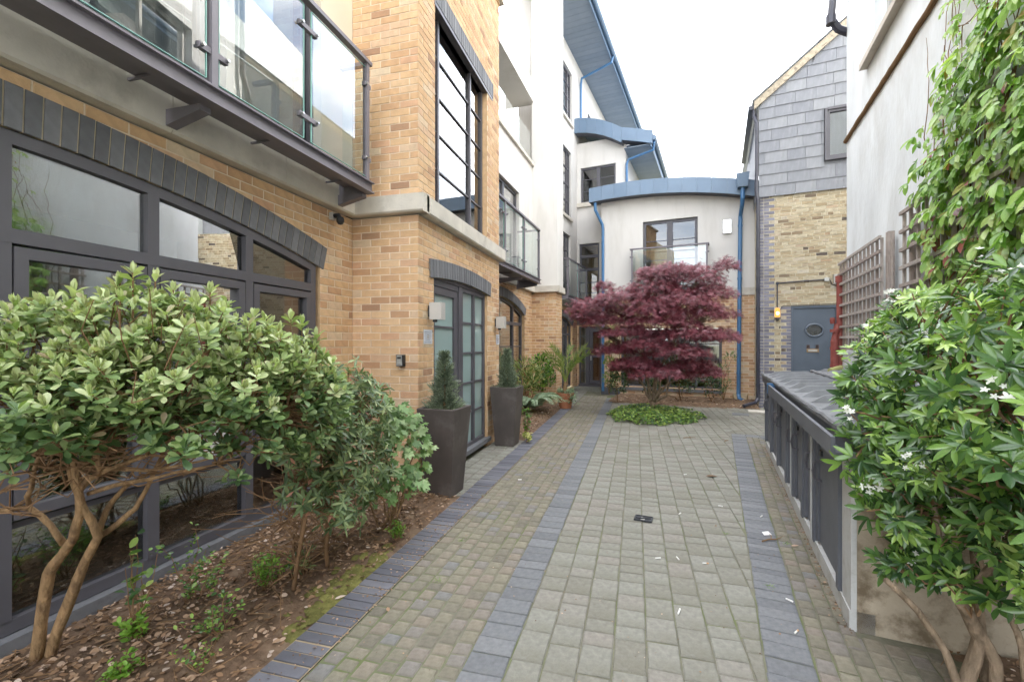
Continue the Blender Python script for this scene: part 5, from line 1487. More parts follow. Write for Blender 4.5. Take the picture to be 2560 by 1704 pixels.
b = MB(); b.box(2.36, 2.52, 0.008, 0.10, 2.84, 3.06, T=F_h); part('case', b, 'lampbox', eb_)
b = MB(); b.box(2.365, 2.515, 0.10, 0.106, 2.85, 3.05, T=F_h); part('lid', b, 'lampbox', eb_)

# ================================================================ POTS
def planter(label, cx, cy, rot, h=0.875, wt=0.205, wb=0.142):
    t = root('tapered_planter', label, 'planter', (cx, cy, 0), 'tall charcoal planters by the bay door')
    cr, sr = math.cos(rot), math.sin(rot)
    P_ = lambda x, y, z: (cx + x * cr - y * sr, cy + x * sr + y * cr, z)
    b = MB()
    sq = lambda w_, z: [P_(-w_, -w_, z), P_(w_, -w_, z), P_(w_, w_, z), P_(-w_, w_, z)]
    rings = [sq(wb - 0.004, 0.0), sq(wb, 0.008), sq(wt, h - 0.006), sq(wt - 0.004, h), sq(wt - 0.026, h), sq(wt - 0.03, h - 0.006), sq(wt - 0.04, h - 0.12)]
    vs = [p for r in rings for p in r]
    fs = [(3, 2, 1, 0)]
    for i in range(len(rings) - 1):
        for k in range(4):
            fs.append((i * 4 + k, i * 4 + (k + 1) % 4, i * 4 + 4 + (k + 1) % 4, i * 4 + 4 + k))
    b.add(vs, fs); part('body', b, 'planter', t)
    b = MB(); b.face(sq(wt - 0.03, h - 0.05)); part('soil', b, 'soil', t)
    return t
planter('tall charcoal tapered planter in front of the teal door', -1.885, 4.30, R(-3))
planter('tall charcoal tapered planter at the far edge of the bay', -1.875, 6.60, R(-1))
pot = root('flower_pot', 'round terracotta flower pot beside the brick pier', 'pot', (-1.60, 10.62, 0))
b = MB(); b.lathe([(0.0, 0.0), (0.135, 0.0), (0.14, 0.01), (0.19, 0.27), (0.20, 0.275), (0.205, 0.30), (0.207, 0.36), (0.20, 0.368), (0.18, 0.366), (0.175, 0.30)], -1.60, 10.62, 32); part('body', b, 'terracotta', pot, smooth=False)
b = MB(); b.lathe([(0.0, 0.315), (0.178, 0.31)], -1.60, 10.62, 24); part('soil', b, 'soil', pot)
b = MB(); b.lathe([(0.187, 0.245), (0.192, 0.255), (0.191, 0.265)], -1.60, 10.62, 32); part('rim_band', b, 'terracotta', pot)

# ================================================================ LITTER ON THE PAVING
butts = [(0.152, 3.368, 0.4, 'white cigarette end on the paving, below and right of the black tray'), (0.283, 3.403, 1.9, 'white cigarette end two stones right of the black tray'), (0.465, 3.374, 0.2, 'orange tipped cigarette end on the paving near the right stripe'),
         (0.871, 3.02, 2.4, 'cigarette end lying on the blue cross stripe beside a grass tuft'), (0.236, 2.732, 1.3, 'long white cigarette end nearest the camera on the pale paving'), (0.814, 2.70, 0.9, 'orange cigarette end on the blue stripe nearest the camera'),
         (0.378, 4.301, 1.1, 'white cigarette end lying right of the black tray'), (0.756, 4.60, 2.7, 'cigarette end at the edge of the blue right hand stripe'), (-1.244, 4.903, 0.3, 'white speck of litter on the setts near the first planter'), (1.06, 4.42, 1.0, 'white paper scrap beside the bin doors'), (0.55, 5.6, 0.6, 'white cigarette end far up the pale paving')]
for (x, y, a, lb) in butts:
    ca, sa = math.cos(a), math.sin(a)
    l_ = 0.03 if 'long' in lb else 0.022
    t = root('cigarette_end', lb, 'litter', (x, y, 0.003), 'cigarette ends on the paving')
    b = MB(); b.tube([(x - ca * l_, y - sa * l_, 0.0085), (x + ca * l_ * 0.1, y + sa * l_ * 0.1, 0.0085)], 0.0045, 8, r=0.0); part('paper', b, 'butt', t)
    b = MB(); b.tube([(x + ca * l_ * 0.1, y + sa * l_ * 0.1, 0.0085), (x + ca * l_ * 0.8, y + sa * l_ * 0.8, 0.0085)], 0.0047, 8, r=1.0 if 'orange' in lb else 0.0); part('filter', b, 'butt', t)
ld = root('black_tray', 'flat black plastic tray lying on the pale paving', 'tray', (0.063, 4.09, 0))
def rot2(cx, cy, a): return lambda x, y, z: (cx + x * math.cos(a) - y * math.sin(a), cy + x * math.sin(a) + y * math.cos(a), z)
TL = rot2(0.063, 4.09, R(-9))
b = MB(); b.box(-0.075, 0.075, -0.055, 0.055, 0.004, 0.010, T=TL); part('plate', b, 'lid', ld)
b = MB()
for q in ((-0.075, 0.075, -0.055, -0.049), (-0.075, 0.075, 0.049, 0.055), (-0.075, -0.069, -0.049, 0.049), (0.069, 0.075, -0.049, 0.049)): b.box(*q, 0.0101, 0.016, T=TL)
part('raised_rim', b, 'lid', ld)
b = MB(); b.box(-0.022, 0.012, -0.035, 0.03, 0.0101, 0.0115, T=TL); part('grey_label', b, 'lampbox', ld)
b = MB(); b.tube([TL(-0.06, -0.01, 0.012), TL(-0.02, -0.02, 0.016), TL(0.02, 0.0, 0.018), TL(0.06, 0.012, 0.012)], 0.008, 6); part('moulded_ridge', b, 'lid', ld)
tags = [(1.009, 3.904, 0.5, 'short dark twig on the blue stripe by the bins'), (1.364, 7.70, 1.0, 'forked dark twig at the far end of the blue stripe'), (0.817, 7.787, 0.3, 'thin forked twig on the paving left of the far stripe end')]
for (x, y, a, lb) in tags:
    b = MB(); T_ = rot2(x, y, a)
    b.tube([T_(-0.09, 0, 0.008), T_(-0.02, 0.012, 0.012), T_(0.04, 0.0, 0.010), T_(0.12, 0.03, 0.008)], [0.005, 0.005, 0.004, 0.002], 6)
    b.tube([T_(0.0, 0.008, 0.010), T_(0.05, 0.06, 0.012), T_(0.07, 0.11, 0.008)], [0.004, 0.003, 0.0015], 5)
    solo('twig', b, 'twig', lb, 'twig', 'dark twigs on the paving')
def deadleaf(x, y, a, s, lb, m='mulch', r=0.9, name='dead_leaf'):
    T_ = rot2(x, y, a); b = MB()
    p = [(-1, 0, .1), (-.5, .38, .22), (.2, .42, .25), (1, .05, .05), (.3, -.4, .28), (-.5, -.35, .2), (0, 0, .02)]
    b.add([T_(q[0] * s, q[1] * s, 0.006 + q[2] * s * 0.6) for q in p], [(0, 6, 1), (1, 6, 2), (2, 6, 3), (3, 6, 4), (4, 6, 5), (5, 6, 0)], r)
    solo(name, b, m, lb, 'leaf', 'dead leaves on the paving')
deadleaf(1.149, 3.842, 0.5, 0.035, 'curled tan leaf beside a grass tuft near the bin doors', r=0.85)
deadleaf(0.834, 5.595, 0.1, 0.07, 'dark brown dead leaf on the paving left of the blue stripe', r=0.1)
deadleaf(-1.363, 2.316, 2.2, 0.025, 'small orange leaf on the setts beside the brick edging', r=0.6)
b = MB(); T_ = rot2(1.0, 4.02, 0.3)
b.add([T_(-.03, -.02, .006), T_(.035, -.015, .006), T_(.03, .025, .02), T_(-.02, .03, .012), T_(0, 0, .025)], [(0, 1, 4), (1, 2, 4), (2, 3, 4), (3, 0, 4)], 0)
solo('paper_scrap', b, 'butt', 'crumpled white paper scrap on the narrow setts by the bins', 'litter')
b = MB(); T_ = lambda x, y, z: EN(5.15 + y, 1.02 + x, 1.085 + z)
b.add([T_(-.09, -.04, .0), T_(.05, -.05, .0), T_(.06, .03, .0), T_(-.08, .05, .0), T_(.02, .0, .07), T_(-.03, .01, .02)], [(0, 1, 4, 5), (1, 2, 4), (2, 3, 5, 4), (3, 0, 5)], 0)
solo('plastic_bag', b, 'white', 'crumpled white scrap of plastic lying on the ribbed bin roof', 'litter')
b = MB(); b.tube([EN(7.15, 1.34, 1.16), EN(7.35, 1.50, 1.20)], [0.035, 0.03], 10, r=0.8); solo('paper_roll', b, 'l_yellow', 'rolled yellowed paper lying on the rear bin roof', 'litter')
b = MB(); T_ = lambda x, y, z: F_fw(0.56 + x, 0.14 + y, z)
b.hexa([T_(-.2, -.1, .02), T_(.16, -.1, .02), T_(.12, .1, .0), T_(-.16, .1, .0), T_(-.2, -.1, .20), T_(.16, -.1, .20), T_(.12, .0, .06), T_(-.16, .0, .06)])
solo('drain_gully', b, 'edgejoint', 'tan stone gully block at the foot of the blue downpipe', 'gully')
bsq = MB(); bsq.box(10.72, 11.06, 0.28, 0.60, -0.03, 0.007, T=EN); solo('blue_slab', bsq, 'bluepaver', 'dark blue square slab in the paving near the far bed', 'slab')
kb = MB(); kb.box(11.3, 11.62, 0.62, 3.0, -0.04, 0.02, T=EN); solo('kerb_stone', kb, 'stone', 'pale stone kerb edging the bed under the downpipes', 'kerb')
# ================================================================ PLANTS
def leaf_template(kind):
    """leaf along +Y from 0 to 1, normal +Z"""
    if kind == 'obovate':
        w = [(0, 0.02), (0.3, 0.13), (0.65, 0.235), (0.88, 0.19), (1.0, 0.02)]
    elif kind == 'narrow':
        w = [(0, 0.015), (0.25, 0.09), (0.55, 0.125), (0.8, 0.085), (1.0, 0.005)]
    elif kind == 'leaflet':
        w = [(0, 0.03), (0.3, 0.17), (0.6, 0.20), (0.82, 0.13), (1.0, 0.01)]
    elif kind == 'oval':
        w = [(0, 0.05), (0.3, 0.27), (0.6, 0.30), (0.85, 0.19), (1.0, 0.02)]
    elif kind == 'bud':
        w = [(0, 0.08), (0.35, 0.20), (0.7, 0.20), (1.0, 0.03)]
    elif kind == 'blade':
        v = [(-0.03, 0, 0), (0.03, 0, 0), (0.022, 0.55, 0.05), (-0.022, 0.55, 0.05), (0, 1, -0.05)]
        return np.array(v, float), [(0, 1, 2, 3), (3, 2, 4)]
    elif kind == 'needle':
        v = [(-0.10, 0, 0), (0.10, 0, 0), (0.07, 0.6, 0.03), (-0.07, 0.6, 0.03), (0, 1, 0), ]
        return np.array(v, float), [(0, 1, 2, 3), (3, 2, 4)]
    elif kind == 'maple':
        v = [(0, 0, 0)]; f = []
        angs = [-100, -55, -18, 18, 55, 100]
        tips = [-120, -75, -36, 0, 36, 75, 120]
        lens = [0.42, 0.68, 0.92, 1.0, 0.92, 0.68, 0.42]
        v = [(0, 0.0, 0)]
        for i, (a, l_) in enumerate(zip(tips, lens)):
            a = math.radians(a)
            for da in (-0.13, 0.13):
                v.append((math.sin(a + da) * l_ * 0.5, 0.0 + math.cos(a + da) * l_ * 0.5, 0.02))
            v.append((math.sin(a) * l_, math.cos(a) * l_, -0.12 * l_))
            b = len(v)
            f.append((0, b - 3, b - 1, b - 2))
        return np.array(v, float), f
    elif kind == 'lobed':
        pr = [(-115, .45), (-95, .62), (-75, .42), (-55, .72), (-40, .86), (-25, .55), (-8, .82), (0, 1.0), (8, .82), (25, .55), (40, .86), (55, .72), (75, .42), (95, .62), (115, .45)]
        v = [(0, 0, 0.0)]
        for a, l_ in pr:
            a = math.radians(a); v.append((math.sin(a) * l_ * 0.8, math.cos(a) * l_ * 0.85 + 0.05, -0.10 * l_ * l_ + 0.03))
        return np.array(v, float), [(0, i, i + 1) for i in range(1, len(pr))]
    elif kind == 'ivy':
        pr = [(-130, .5), (-80, .62), (-50, .45), (0, .85), (50, .45), (80, .62), (130, .5)]
        v = [(0, 0, 0.04)]
        for a, l_ in pr:
            a = math.radians(a); v.append((math.sin(a) * l_ * 0.75, math.cos(a) * l_ * 0.8 + 0.25, -0.06 * l_))
        return np.array(v, float), [(0, i, i + 1) for i in range(1, len(pr))] + [(0, 7, 1)]
    v = []; f = []
    n = len(w)
    for i, (y, x) in enumerate(w):
        zc = -0.10 * y * y
        v += [(-x, y, zc + x * 0.30), (0, y, zc), (x, y, zc + x * 0.30)]
    for i in range(n - 1):
        a = i * 3
        f += [(a, a + 1, a + 4, a + 3), (a + 1, a + 2, a + 5, a + 4)]
    return np.array(v, float), f
TPL = {k: leaf_template(k) for k in ('obovate', 'narrow', 'leaflet', 'oval', 'bud', 'blade', 'needle', 'maple', 'lobed', 'ivy')}

class Leaves:
    def __init__(s, kind): s.kind = kind; s.items = []
    def add(s, p, d, up, size, r, width=1.0):
        s.items.append((Vector(p), Vector(d), Vector(up), size, r, width))
    def mats(s, items):
        out = np.empty((len(items), 3, 4))
        for i, (p, d, up, sz, r, wd) in enumerate(items):
            y = d.normalized()
            x = y.cross(up)
            if x.length < 1e-4: x = y.orthogonal()
            x.normalize()
            z = x.cross(y)
            out[i, :, 0] = x * sz * wd; out[i, :, 1] = y * sz; out[i, :, 2] = z * sz; out[i, :, 3] = p
        return out
    def build(s, part_name, mass_name, m, parent, nmax=0, min_px=8):
        items = s.items
        tv, tf = TPL[s.kind]
        o0 = ORG[parent.name]
        single = []
        if nmax:
            def key(it):
                q = proj(it[0])
                if q is None or not inview(it[0]): return 0
                return it[3] / q[2]
            order = sorted(range(len(items)), key=lambda i: -key(items[i]))
            single = [i for i in order[:nmax] if key(items[i]) * 455 > min_px]
            ss = set(single)
            rest = [items[i] for i in range(len(items)) if i not in ss]
            # a few shared meshes, one for each colour step
            cache = {}
            ms = s.mats([items[i] for i in single])
            for i, mt in zip(single, ms):
                k = int(items[i][4] * 12)
                if k not in cache:
                    cache[k] = _mesh(part_name, [tuple(q) for q in tv], tf, [min(1, (k + 0.5) / 12)] * len(tf), [M[m]], smooth=True)
                o = bpy.data.objects.new(part_name, cache[k])
                COL.objects.link(o)
                o.parent = parent
                mm = Matrix([list(mt[0]), list(mt[1]), list(mt[2]), [0, 0, 0, 1]])
                mm[0][3] -= o0[0]; mm[1][3] -= o0[1]; mm[2][3] -= o0[2]
                o.matrix_local = mm
        else:
            rest = items
        if rest:
            ms = s.mats(rest)
            ms[:, :, 3] -= np.array(o0)
            nv = len(tv)
            hv = np.concatenate([tv, np.ones((nv, 1))], 1)
            V = np.einsum('nij,vj->nvi', ms, hv).reshape(-1, 3)
            n = len(rest)
            lt = [len(f) for f in tf]
            flat = np.array([k for f in tf for k in f])
            LV = (flat[None, :] + (np.arange(n) * nv)[:, None]).ravel()
            LTot = np.tile(np.array(lt), n)
            me = bpy.data.meshes.new(mass_name)
            me.vertices.add(len(V)); me.vertices.foreach_set('co', V.ravel().astype(np.float32))
            me.loops.add(len(LV)); me.loops.foreach_set('vertex_index', LV.astype(np.int32))
            me.polygons.add(len(LTot))
            me.polygons.foreach_set('loop_start', np.concatenate([[0], np.cumsum(LTot)[:-1]]).astype(np.int32))
            me.polygons.foreach_set('loop_total', LTot.astype(np.int32))
            me.polygons.foreach_set('use_smooth', np.ones(len(LTot), bool))
            at = me.attributes.new('rnd', 'FLOAT', 'FACE')
            at.data.foreach_set('value', np.repeat(np.array([it[4] for it in rest], np.float32), len(tf)))
            me.materials.append(M[m])
            me.update(); me.validate()
            o = bpy.data.objects.new(mass_name, me)
            COL.objects.link(o); o.parent = parent
            o['kind'] = 'stuff'
            return o

def rdir(zmin=-1, zmax=1):
    z = rrand(zmin, zmax); a = rrand(0, 2 * math.pi); r_ = math.sqrt(max(0, 1 - z * z))
    return Vector((r_ * math.cos(a), r_ * math.sin(a), z))
def gauss(s_): return Vector((random.gauss(0, s_), random.gauss(0, s_), random.gauss(0, s_)))
def wander(a, b, n, amp):
    a, b = Vector(a), Vector(b)
    pts = [a.lerp(b, i / n) for i in range(n + 1)]
    for p in pts[1:-1]: p += gauss(amp)
    return pts

# ---- large shrub on the left
SHRUB = [(-2.21, 1.16, 1.46, 0.26), (-2.09, 1.24, 1.53, 0.23), (-1.92, 1.34, 1.58, 0.22), (-1.79, 1.48, 1.52, 0.22), (-1.73, 1.71, 1.47, 0.22), (-1.66, 1.93, 1.41, 0.20), (-2.02, 1.11, 1.29, 0.24), (-1.92, 1.24, 1.34, 0.24), (-1.79, 1.38, 1.33, 0.23), (-1.70, 1.62, 1.31, 0.23), (-1.66, 1.84, 1.25, 0.2), (-1.61, 2.05, 1.24, 0.16), (-1.99, 1.11, 1.19, 0.16), (-1.72, 1.35, 1.18, 0.12), (-1.63, 1.32, 1.11, 0.07), (-1.62, 1.75, 1.05, 0.10), (-1.66, 1.57, 0.95, 0.05), (-1.66, 1.63, 1.11, 0.12), (-1.68, 2.15, 1.10, 0.15), (-1.72, 2.28, 1.24, 0.12), (-1.62, 2.02, 1.0, 0.10)]
shrub = root('evergreen_shrub', 'large evergreen shrub with pale shoot tips and bare tan trunks before the arched window', 'shrub', (-2.65, 1.46, 0.03))
trunks = [
    ([(-2.704, 1.461, 0.0), (-2.64, 1.45, 0.241), (-2.569, 1.44, 0.48), (-2.479, 1.437, 0.574), (-2.397, 1.43, 0.659), (-2.336, 1.418, 0.777), (-2.311, 1.397, 0.886), (-2.295, 1.373, 0.998), (-2.279, 1.349, 1.122)], 0.034, 0.014),
    ([(-2.463, 1.433, 0.628), (-2.478, 1.395, 0.721), (-2.527, 1.348, 0.812), (-2.565, 1.304, 0.813), (-2.65, 1.20, 0.83)], 0.019, 0.012),
    ([(-2.549, 1.358, 0.814), (-2.482, 1.316, 0.875), (-2.385, 1.283, 0.962), (-2.287, 1.251, 1.076), (-2.202, 1.214, 1.25)], 0.014, 0.008),
    ([(-2.699, 1.504, -0.03), (-2.615, 1.496, 0.171), (-2.507, 1.496, 0.378), (-2.422, 1.489, 0.527), (-2.332, 1.484, 0.651), (-2.327, 1.455, 0.736), (-2.321, 1.427, 0.79), (-2.341, 1.391, 0.934), (-2.327, 1.365, 1.1)], 0.032, 0.013),
    ([(-2.327, 1.365, 0.991), (-2.384, 1.32, 1.002), (-2.44, 1.25, 1.06)], 0.011, 0.006),
    ([(-2.395, 1.524, 0.628), (-2.335, 1.566, 0.678), (-2.281, 1.607, 0.741), (-2.262, 1.638, 0.814), (-2.2, 1.68, 1.0), (-1.95, 1.78, 1.2)], 0.02, 0.008),
    ([(-2.36, 1.50, 0.643), (-2.359, 1.534, 0.748), (-2.279, 1.556, 0.854), (-2.177, 1.584, 0.914), (-2.0, 1.65, 1.05)], 0.018, 0.008),
    ([(-2.33, 1.407, 0.875), (-2.269, 1.407, 0.935), (-2.172, 1.407, 0.981), (-2.064, 1.409, 1.019), (-1.945, 1.415, 1.059), (-1.879, 1.405, 1.2)], 0.018, 0.009),
    ([(-2.188, 1.404, 0.975), (-2.177, 1.38, 1.025), (-2.143, 1.361, 1.113), (-2.11, 1.343, 1.3)], 0.015, 0.009),
    ([(-2.322, 1.44, 0.86), (-2.223, 1.478, 0.893), (-2.094, 1.523, 0.915), (-1.964, 1.569, 0.949), (-1.811, 1.621, 0.979), (-1.735, 1.652, 1.15)], 0.013, 0.005),
    ([(-2.19, 1.424, 0.975), (-2.107, 1.464, 0.975), (-1.987, 1.514, 0.975), (-1.796, 1.70, 1.02), (-1.7, 1.85, 1.15)], 0.010, 0.004)]
for pts, r0, r1 in trunks:
    b = MB()
    P_ = [Vector(p) for p in pts]
    # smooth the polyline
    q = [P_[0]]
    for i in range(len(P_) - 1):
        m1 = P_[i].lerp(P_[i + 1], 0.5) + gauss(0.003)
        q += [m1, P_[i + 1]]
    b.tube(q, [(r0 + (r1 - r0) * i / (len(q) - 1)) * 0.78 * rrand(0.92, 1.1) for i in range(len(q))], 10)
    part('branch', b, 'bark', shrub, smooth=True)
tw = MB()
hubs = [Vector(t[0][-1]) for t in trunks] + [Vector(t[0][-2]) for t in trunks]
SL = Leaves('obovate'); BUD = Leaves('bud')
def shrub_tip(c, ax, s_, top):
    ax = ax.normalized()
    n = random.randint(6, 9)
    a0 = rrand(0, 6.28)
    e1 = ax.orthogonal().normalized(); e2 = ax.cross(e1)
    for k in range(n):
        a = a0 + k * 2.4
        t = k / n
        out = (e1 * math.cos(a) + e2 * math.sin(a))
        d = (out * (0.9 - 0.3 * t) + ax * (0.25 + 0.55 * t) + gauss(0.12))
        sz = s_ * rrand(0.75, 1.1) * (1 - 0.25 * t)
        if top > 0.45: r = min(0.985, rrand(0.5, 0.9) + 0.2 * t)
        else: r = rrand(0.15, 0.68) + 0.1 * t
        if random.random() < 0.015: r = 1.0
        SL.add(c - ax * 0.035 * (1 - t), d, ax + gauss(0.2), sz, r)
    if top > 0.3 and random.random() < 0.9:
        for k in range(6):
            a = a0 + k * 1.4
            out = (e1 * math.cos(a) + e2 * math.sin(a))
            BUD.add(c, ax + out * rrand(0.1, 0.35), out, s_ * rrand(0.45, 0.8), rrand(0.86, 0.97), 0.85)
vol = sum(r ** 2 for *_, r in SHRUB)
for (x, y, z, r) in SHRUB:
    n = int(1150 * r ** 2 / vol)
    for _ in range(n):
        d = rdir(-0.75, 1)
        rr_ = r * rrand(0.5, 1.02) ** 0.6
        c = Vector((x, y, z)) + Vector((d.x, d.y, d.z * 0.8)) * rr_
        if c.x < -2.78: continue
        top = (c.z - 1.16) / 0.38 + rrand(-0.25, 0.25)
        ax = Vector((d.x * 0.35, d.y * 0.35 - 0.08, 1.0 if c.z > 1.2 else 0.45)) + gauss(0.2) + Vector((0.15, -0.1, 0))
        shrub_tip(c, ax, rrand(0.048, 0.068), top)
        if random.random() < 0.35:
            h = min(hubs, key=lambda q: (q - c).length)
            pts = wander(h, c, 3, 0.03)
            tw.tube(pts, [0.005, 0.004, 0.003, 0.002], 5)
# spikes of young growth above the canopy
for (x, y, z) in [(-1.93, 1.35, 1.80), (-1.97, 1.33, 1.76), (-1.85, 1.45, 1.74), (-1.77, 1.55, 1.74), (-1.76, 1.62, 1.70), (-2.13, 1.27, 1.72), (-1.68, 2.0, 1.62), (-1.66, 1.9, 1.64), (-2.22, 1.2, 1.68), (-1.88, 1.40, 1.78), (-1.80, 1.5, 1.70), (-1.64, 2.06, 1.56)]:
    shrub_tip(Vector((x, y, z)), Vector((rrand(-.1, .1), rrand(-.1, .1), 1)), 0.07, 1.0)
    tw.tube([(x, y, z - 0.18), (x, y, z)], [0.004, 0.003], 5)
for _ in range(190):
    a = Vector(random.choice(trunks)[0][random.choice((-1, -2))])
    b_ = a + Vector((rrand(-0.1, 0.6), rrand(-0.3, 0.45), rrand(-0.1, 0.45)))
    if b_.x < -2.8 or b_.x > -1.5: continue
    tw.tube(wander(a, b_, 4, 0.03), [0.004, 0.0035, 0.003, 0.002, 0.0015], 5)
part('fine_twigs', tw, 'twig', shrub, kind='stuff')
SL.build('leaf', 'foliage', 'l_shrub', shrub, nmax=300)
BUD.build('young_leaf', 'young_foliage', 'l_shrub', shrub, nmax=120)

# ---- narrow leaved dark shrub
RHODO = [(-1.88, 2.31, 1.18, 0.2), (-1.88, 2.61, 1.22, 0.2), (-1.82, 2.53, 1.0, 0.2), (-1.83, 2.32, 0.9, 0.2), (-1.80, 2.54, 0.72, 0.18), (-1.85, 2.21, 0.69, 0.12), (-1.78, 2.38, 0.52, 0.12), (-1.86, 2.83, 0.98, 0.2), (-1.9, 2.95, 1.1, 0.16), (-1.9, 2.75, 0.7, 0.2), (-1.85, 2.6, 0.45, 0.15), (-1.95, 3.0, 0.6, 0.2), (-1.75, 2.05, 1.05, 0.15)]
rho = root('rhododendron', 'dark narrow leaved shrub with whorled leaves beside the pale tipped shrub', 'shrub', (-2.05, 2.4, 0.03))
tb = MB()
base = [Vector((-2.0, 2.31, 0.03)), Vector((-2.08, 2.45, 0.03)), Vector((-1.98, 2.6, 0.03)), Vector((-2.1, 2.75, 0.03))]
RL = Leaves('narrow')
for i, bs_ in enumerate(base):
    b = MB(); e = bs_ + Vector((rrand(0.0, 0.15), rrand(-0.05, 0.1), 0.85))
    b.tube(wander(bs_, e, 5, 0.025), [0.014, 0.013, 0.012, 0.010, 0.008, 0.006], 8); part('stem', b, 'twig', rho, smooth=True)
for (x, y, z, r) in RHODO:
    for _ in range(int(1700 * r ** 2)):
        d = rdir(-0.8, 1)
        c = Vector((x, y, z)) + d * r * rrand(0.4, 1.3) ** 0.6
        if c.x > -1.56: c.x = -1.58 - rrand(0, 0.08)
        ax = (d * 0.6 + Vector((0.25, -0.15, 0.45)) + gauss(0.25)).normalized()
        e1 = ax.orthogonal().normalized(); e2 = ax.cross(e1); a0 = rrand(0, 6.28)
        for k in range(random.randint(6, 8)):
            a = a0 + k * 6.28 / 7
            out = e1 * math.cos(a) + e2 * math.sin(a)
            RL.add(c, out + ax * rrand(-0.2, 0.5) + gauss(0.15), ax + gauss(0.2), rrand(0.045, 0.085), rrand(0, 0.9) if random.random() > 0.03 else 1.0)
        if random.random() < 0.5:
            h = min([b_ + Vector((0.05, 0, hh)) for b_ in base for hh in (0.3, 0.5, 0.7, 0.85)], key=lambda q: (q - c).length)
            tb.tube(wander(h, c, 3, 0.025), [0.005, 0.004, 0.003, 0.002], 5)
for _ in range(110):
    a = random.choice(base) + Vector((0, 0, rrand(0.05, 0.6))); b_ = a + Vector((rrand(-0.35, 0.35), rrand(-0.6, 0.4), rrand(-0.15, 0.35)))
    if not (-2.8 < b_.x < -1.62) or b_.z < 0.04: continue
    tb.tube(wander(a, b_, 4, 0.03), [0.004, 0.0035, 0.003, 0.002, 0.0015], 5)
part('fine_twigs', tb, 'twig', rho, kind='stuff')
RL.build('leaf', 'foliage', 'l_rhodo', rho, nmax=250, min_px=6)

# ---- lobed lime green shrub beside the planter
LOBED = [(-1.85, 3.24, 0.93, 0.14), (-1.94, 3.21, 1.01, 0.13), (-1.80, 3.40, 0.85, 0.13), (-1.83, 3.2, 0.72, 0.15), (-1.74, 3.42, 0.66, 0.12), (-1.78, 3.16, 0.5, 0.14), (-1.68, 3.25, 0.40, 0.10), (-1.85, 3.03, 0.38, 0.1), (-1.66, 3.36, 0.50, 0.07), (-1.95, 3.45, 0.8, 0.15)]
lob = root('lobed_leaf_shrub', 'lime green shrub with lobed leaves leaning on the nearer charcoal planter', 'shrub', (-1.95, 3.3, 0.03))
LL = Leaves('lobed'); tb = MB()
for (x, y, z, r) in LOBED:
    for _ in range(int(2600 * r ** 2) + 4):
        d = rdir(-0.5, 1)
        c = Vector((x, y, z)) + d * r * rrand(0.45, 1.05) ** 0.6
        dr_ = (Vector((d.x * 0.5 + 0.2, d.y * 0.4 - 0.25, -0.45)) + gauss(0.3))
        up = Vector((0.35, -0.55, 0.7)) + gauss(0.25)
        LL.add(c, dr_, up, rrand(0.04, 0.088), rrand(0, 1), rrand(0.75, 1.1))
    b_ = Vector((x, y, z)); a_ = Vector((-1.95 + rrand(-.05, .05), 3.3 + rrand(-.08, .08), 0.03))
    b = MB(); b.tube(wander(a_, b_, 5, 0.03), [0.009, 0.008, 0.007, 0.006, 0.005, 0.003], 6); part('stem', b, 'bark', lob, smooth=True)
LL.build('leaf', 'foliage', 'l_lobed', lob, nmax=250, min_px=6)

# ---- low plants in the bed
def lowplant(name, label, cat, x, y, h, w_, n, kind, m, size, z0=0.03, group=None, lean=(0, 0), rr_=(0, 1), nmax=0, stems=7):
    t = root(name, label, cat, (x, y, z0), group)
    lv = Leaves(kind); b = MB()
    for k in range(stems):
        tip = Vector((x + rrand(-w_, w_) * 0.8 + lean[0], y + rrand(-w_, w_) * 0.8 + lean[1], z0 + h * rrand(0.55, 1)))
        pts = wander((x + rrand(-.02, .02), y + rrand(-.02, .02), z0 - 0.01), tip, 4, 0.012)
        b.tube(pts, [0.0035, 0.003, 0.003, 0.002, 0.0015], 5)
        for i in range(int(n / stems)):
            q = pts[1].lerp(pts[-1], rrand(0.1, 1.05)) + gauss(w_ * 0.10)
            if q.z < z0 + 0.008: q.z = z0 + 0.01
            lv.add(q, rdir(-0.2, 0.8), Vector((0, -0.2, 1)) + gauss(0.4), size * rrand(0.7, 1.2), rrand(*rr_))
    part('stems', b, 'twig', t, kind='stuff')
    lv.build('leaf', 'foliage', m, t, nmax=nmax)
    return t
lowplant('low_shrub', 'low dark evergreen plant by the window foot between trunk and edging', 'shrub', -2.45, 2.02, 0.40, 0.18, 240, 'oval', 'l_choisya', 0.028, rr_=(0.1, 0.85), lean=(0.05, 0))
lowplant('low_shrub', 'bright lime green little box bush in the middle of the bed', 'shrub', -2.15, 2.25, 0.24, 0.13, 420, 'oval', 'l_lime', 0.022, stems=14)
lowplant('low_shrub', 'grey green sprawling sprig behind the lime box bush', 'shrub', -2.05, 2.45, 0.22, 0.13, 90, 'narrow', 'l_rhodo', 0.05)
lowplant('low_shrub', 'small vivid green clump at the foot of the tan trunks', 'shrub', -2.42, 1.72, 0.14, 0.09, 150, 'oval', 'l_lime', 0.03, rr_=(0.5, 1))
lowplant('low_shrub', 'thin straggling grey green plant near the dead leaves and edging', 'shrub', -2.05, 1.82, 0.17, 0.17, 130, 'oval', 'l_choisya', 0.024, rr_=(0.2, 0.9))
lowplant('low_shrub', 'lime clump in the lower left corner of the bed', 'shrub', -2.22, 1.5, 0.10, 0.09, 160, 'oval', 'l_lime', 0.026, rr_=(0.4, 1))
lowplant('low_shrub', 'sparse seedling by the edging near the lower left', 'shrub', -1.93, 1.63, 0.12, 0.09, 60, 'oval', 'l_choisya', 0.022, rr_=(0.3, 1))
lowplant('box_ball', 'tiny round bright green box ball at the edge of the bed', 'shrub', -1.76, 3.13, 0.13, 0.07, 420, 'oval', 'l_lime', 0.018, stems=16)
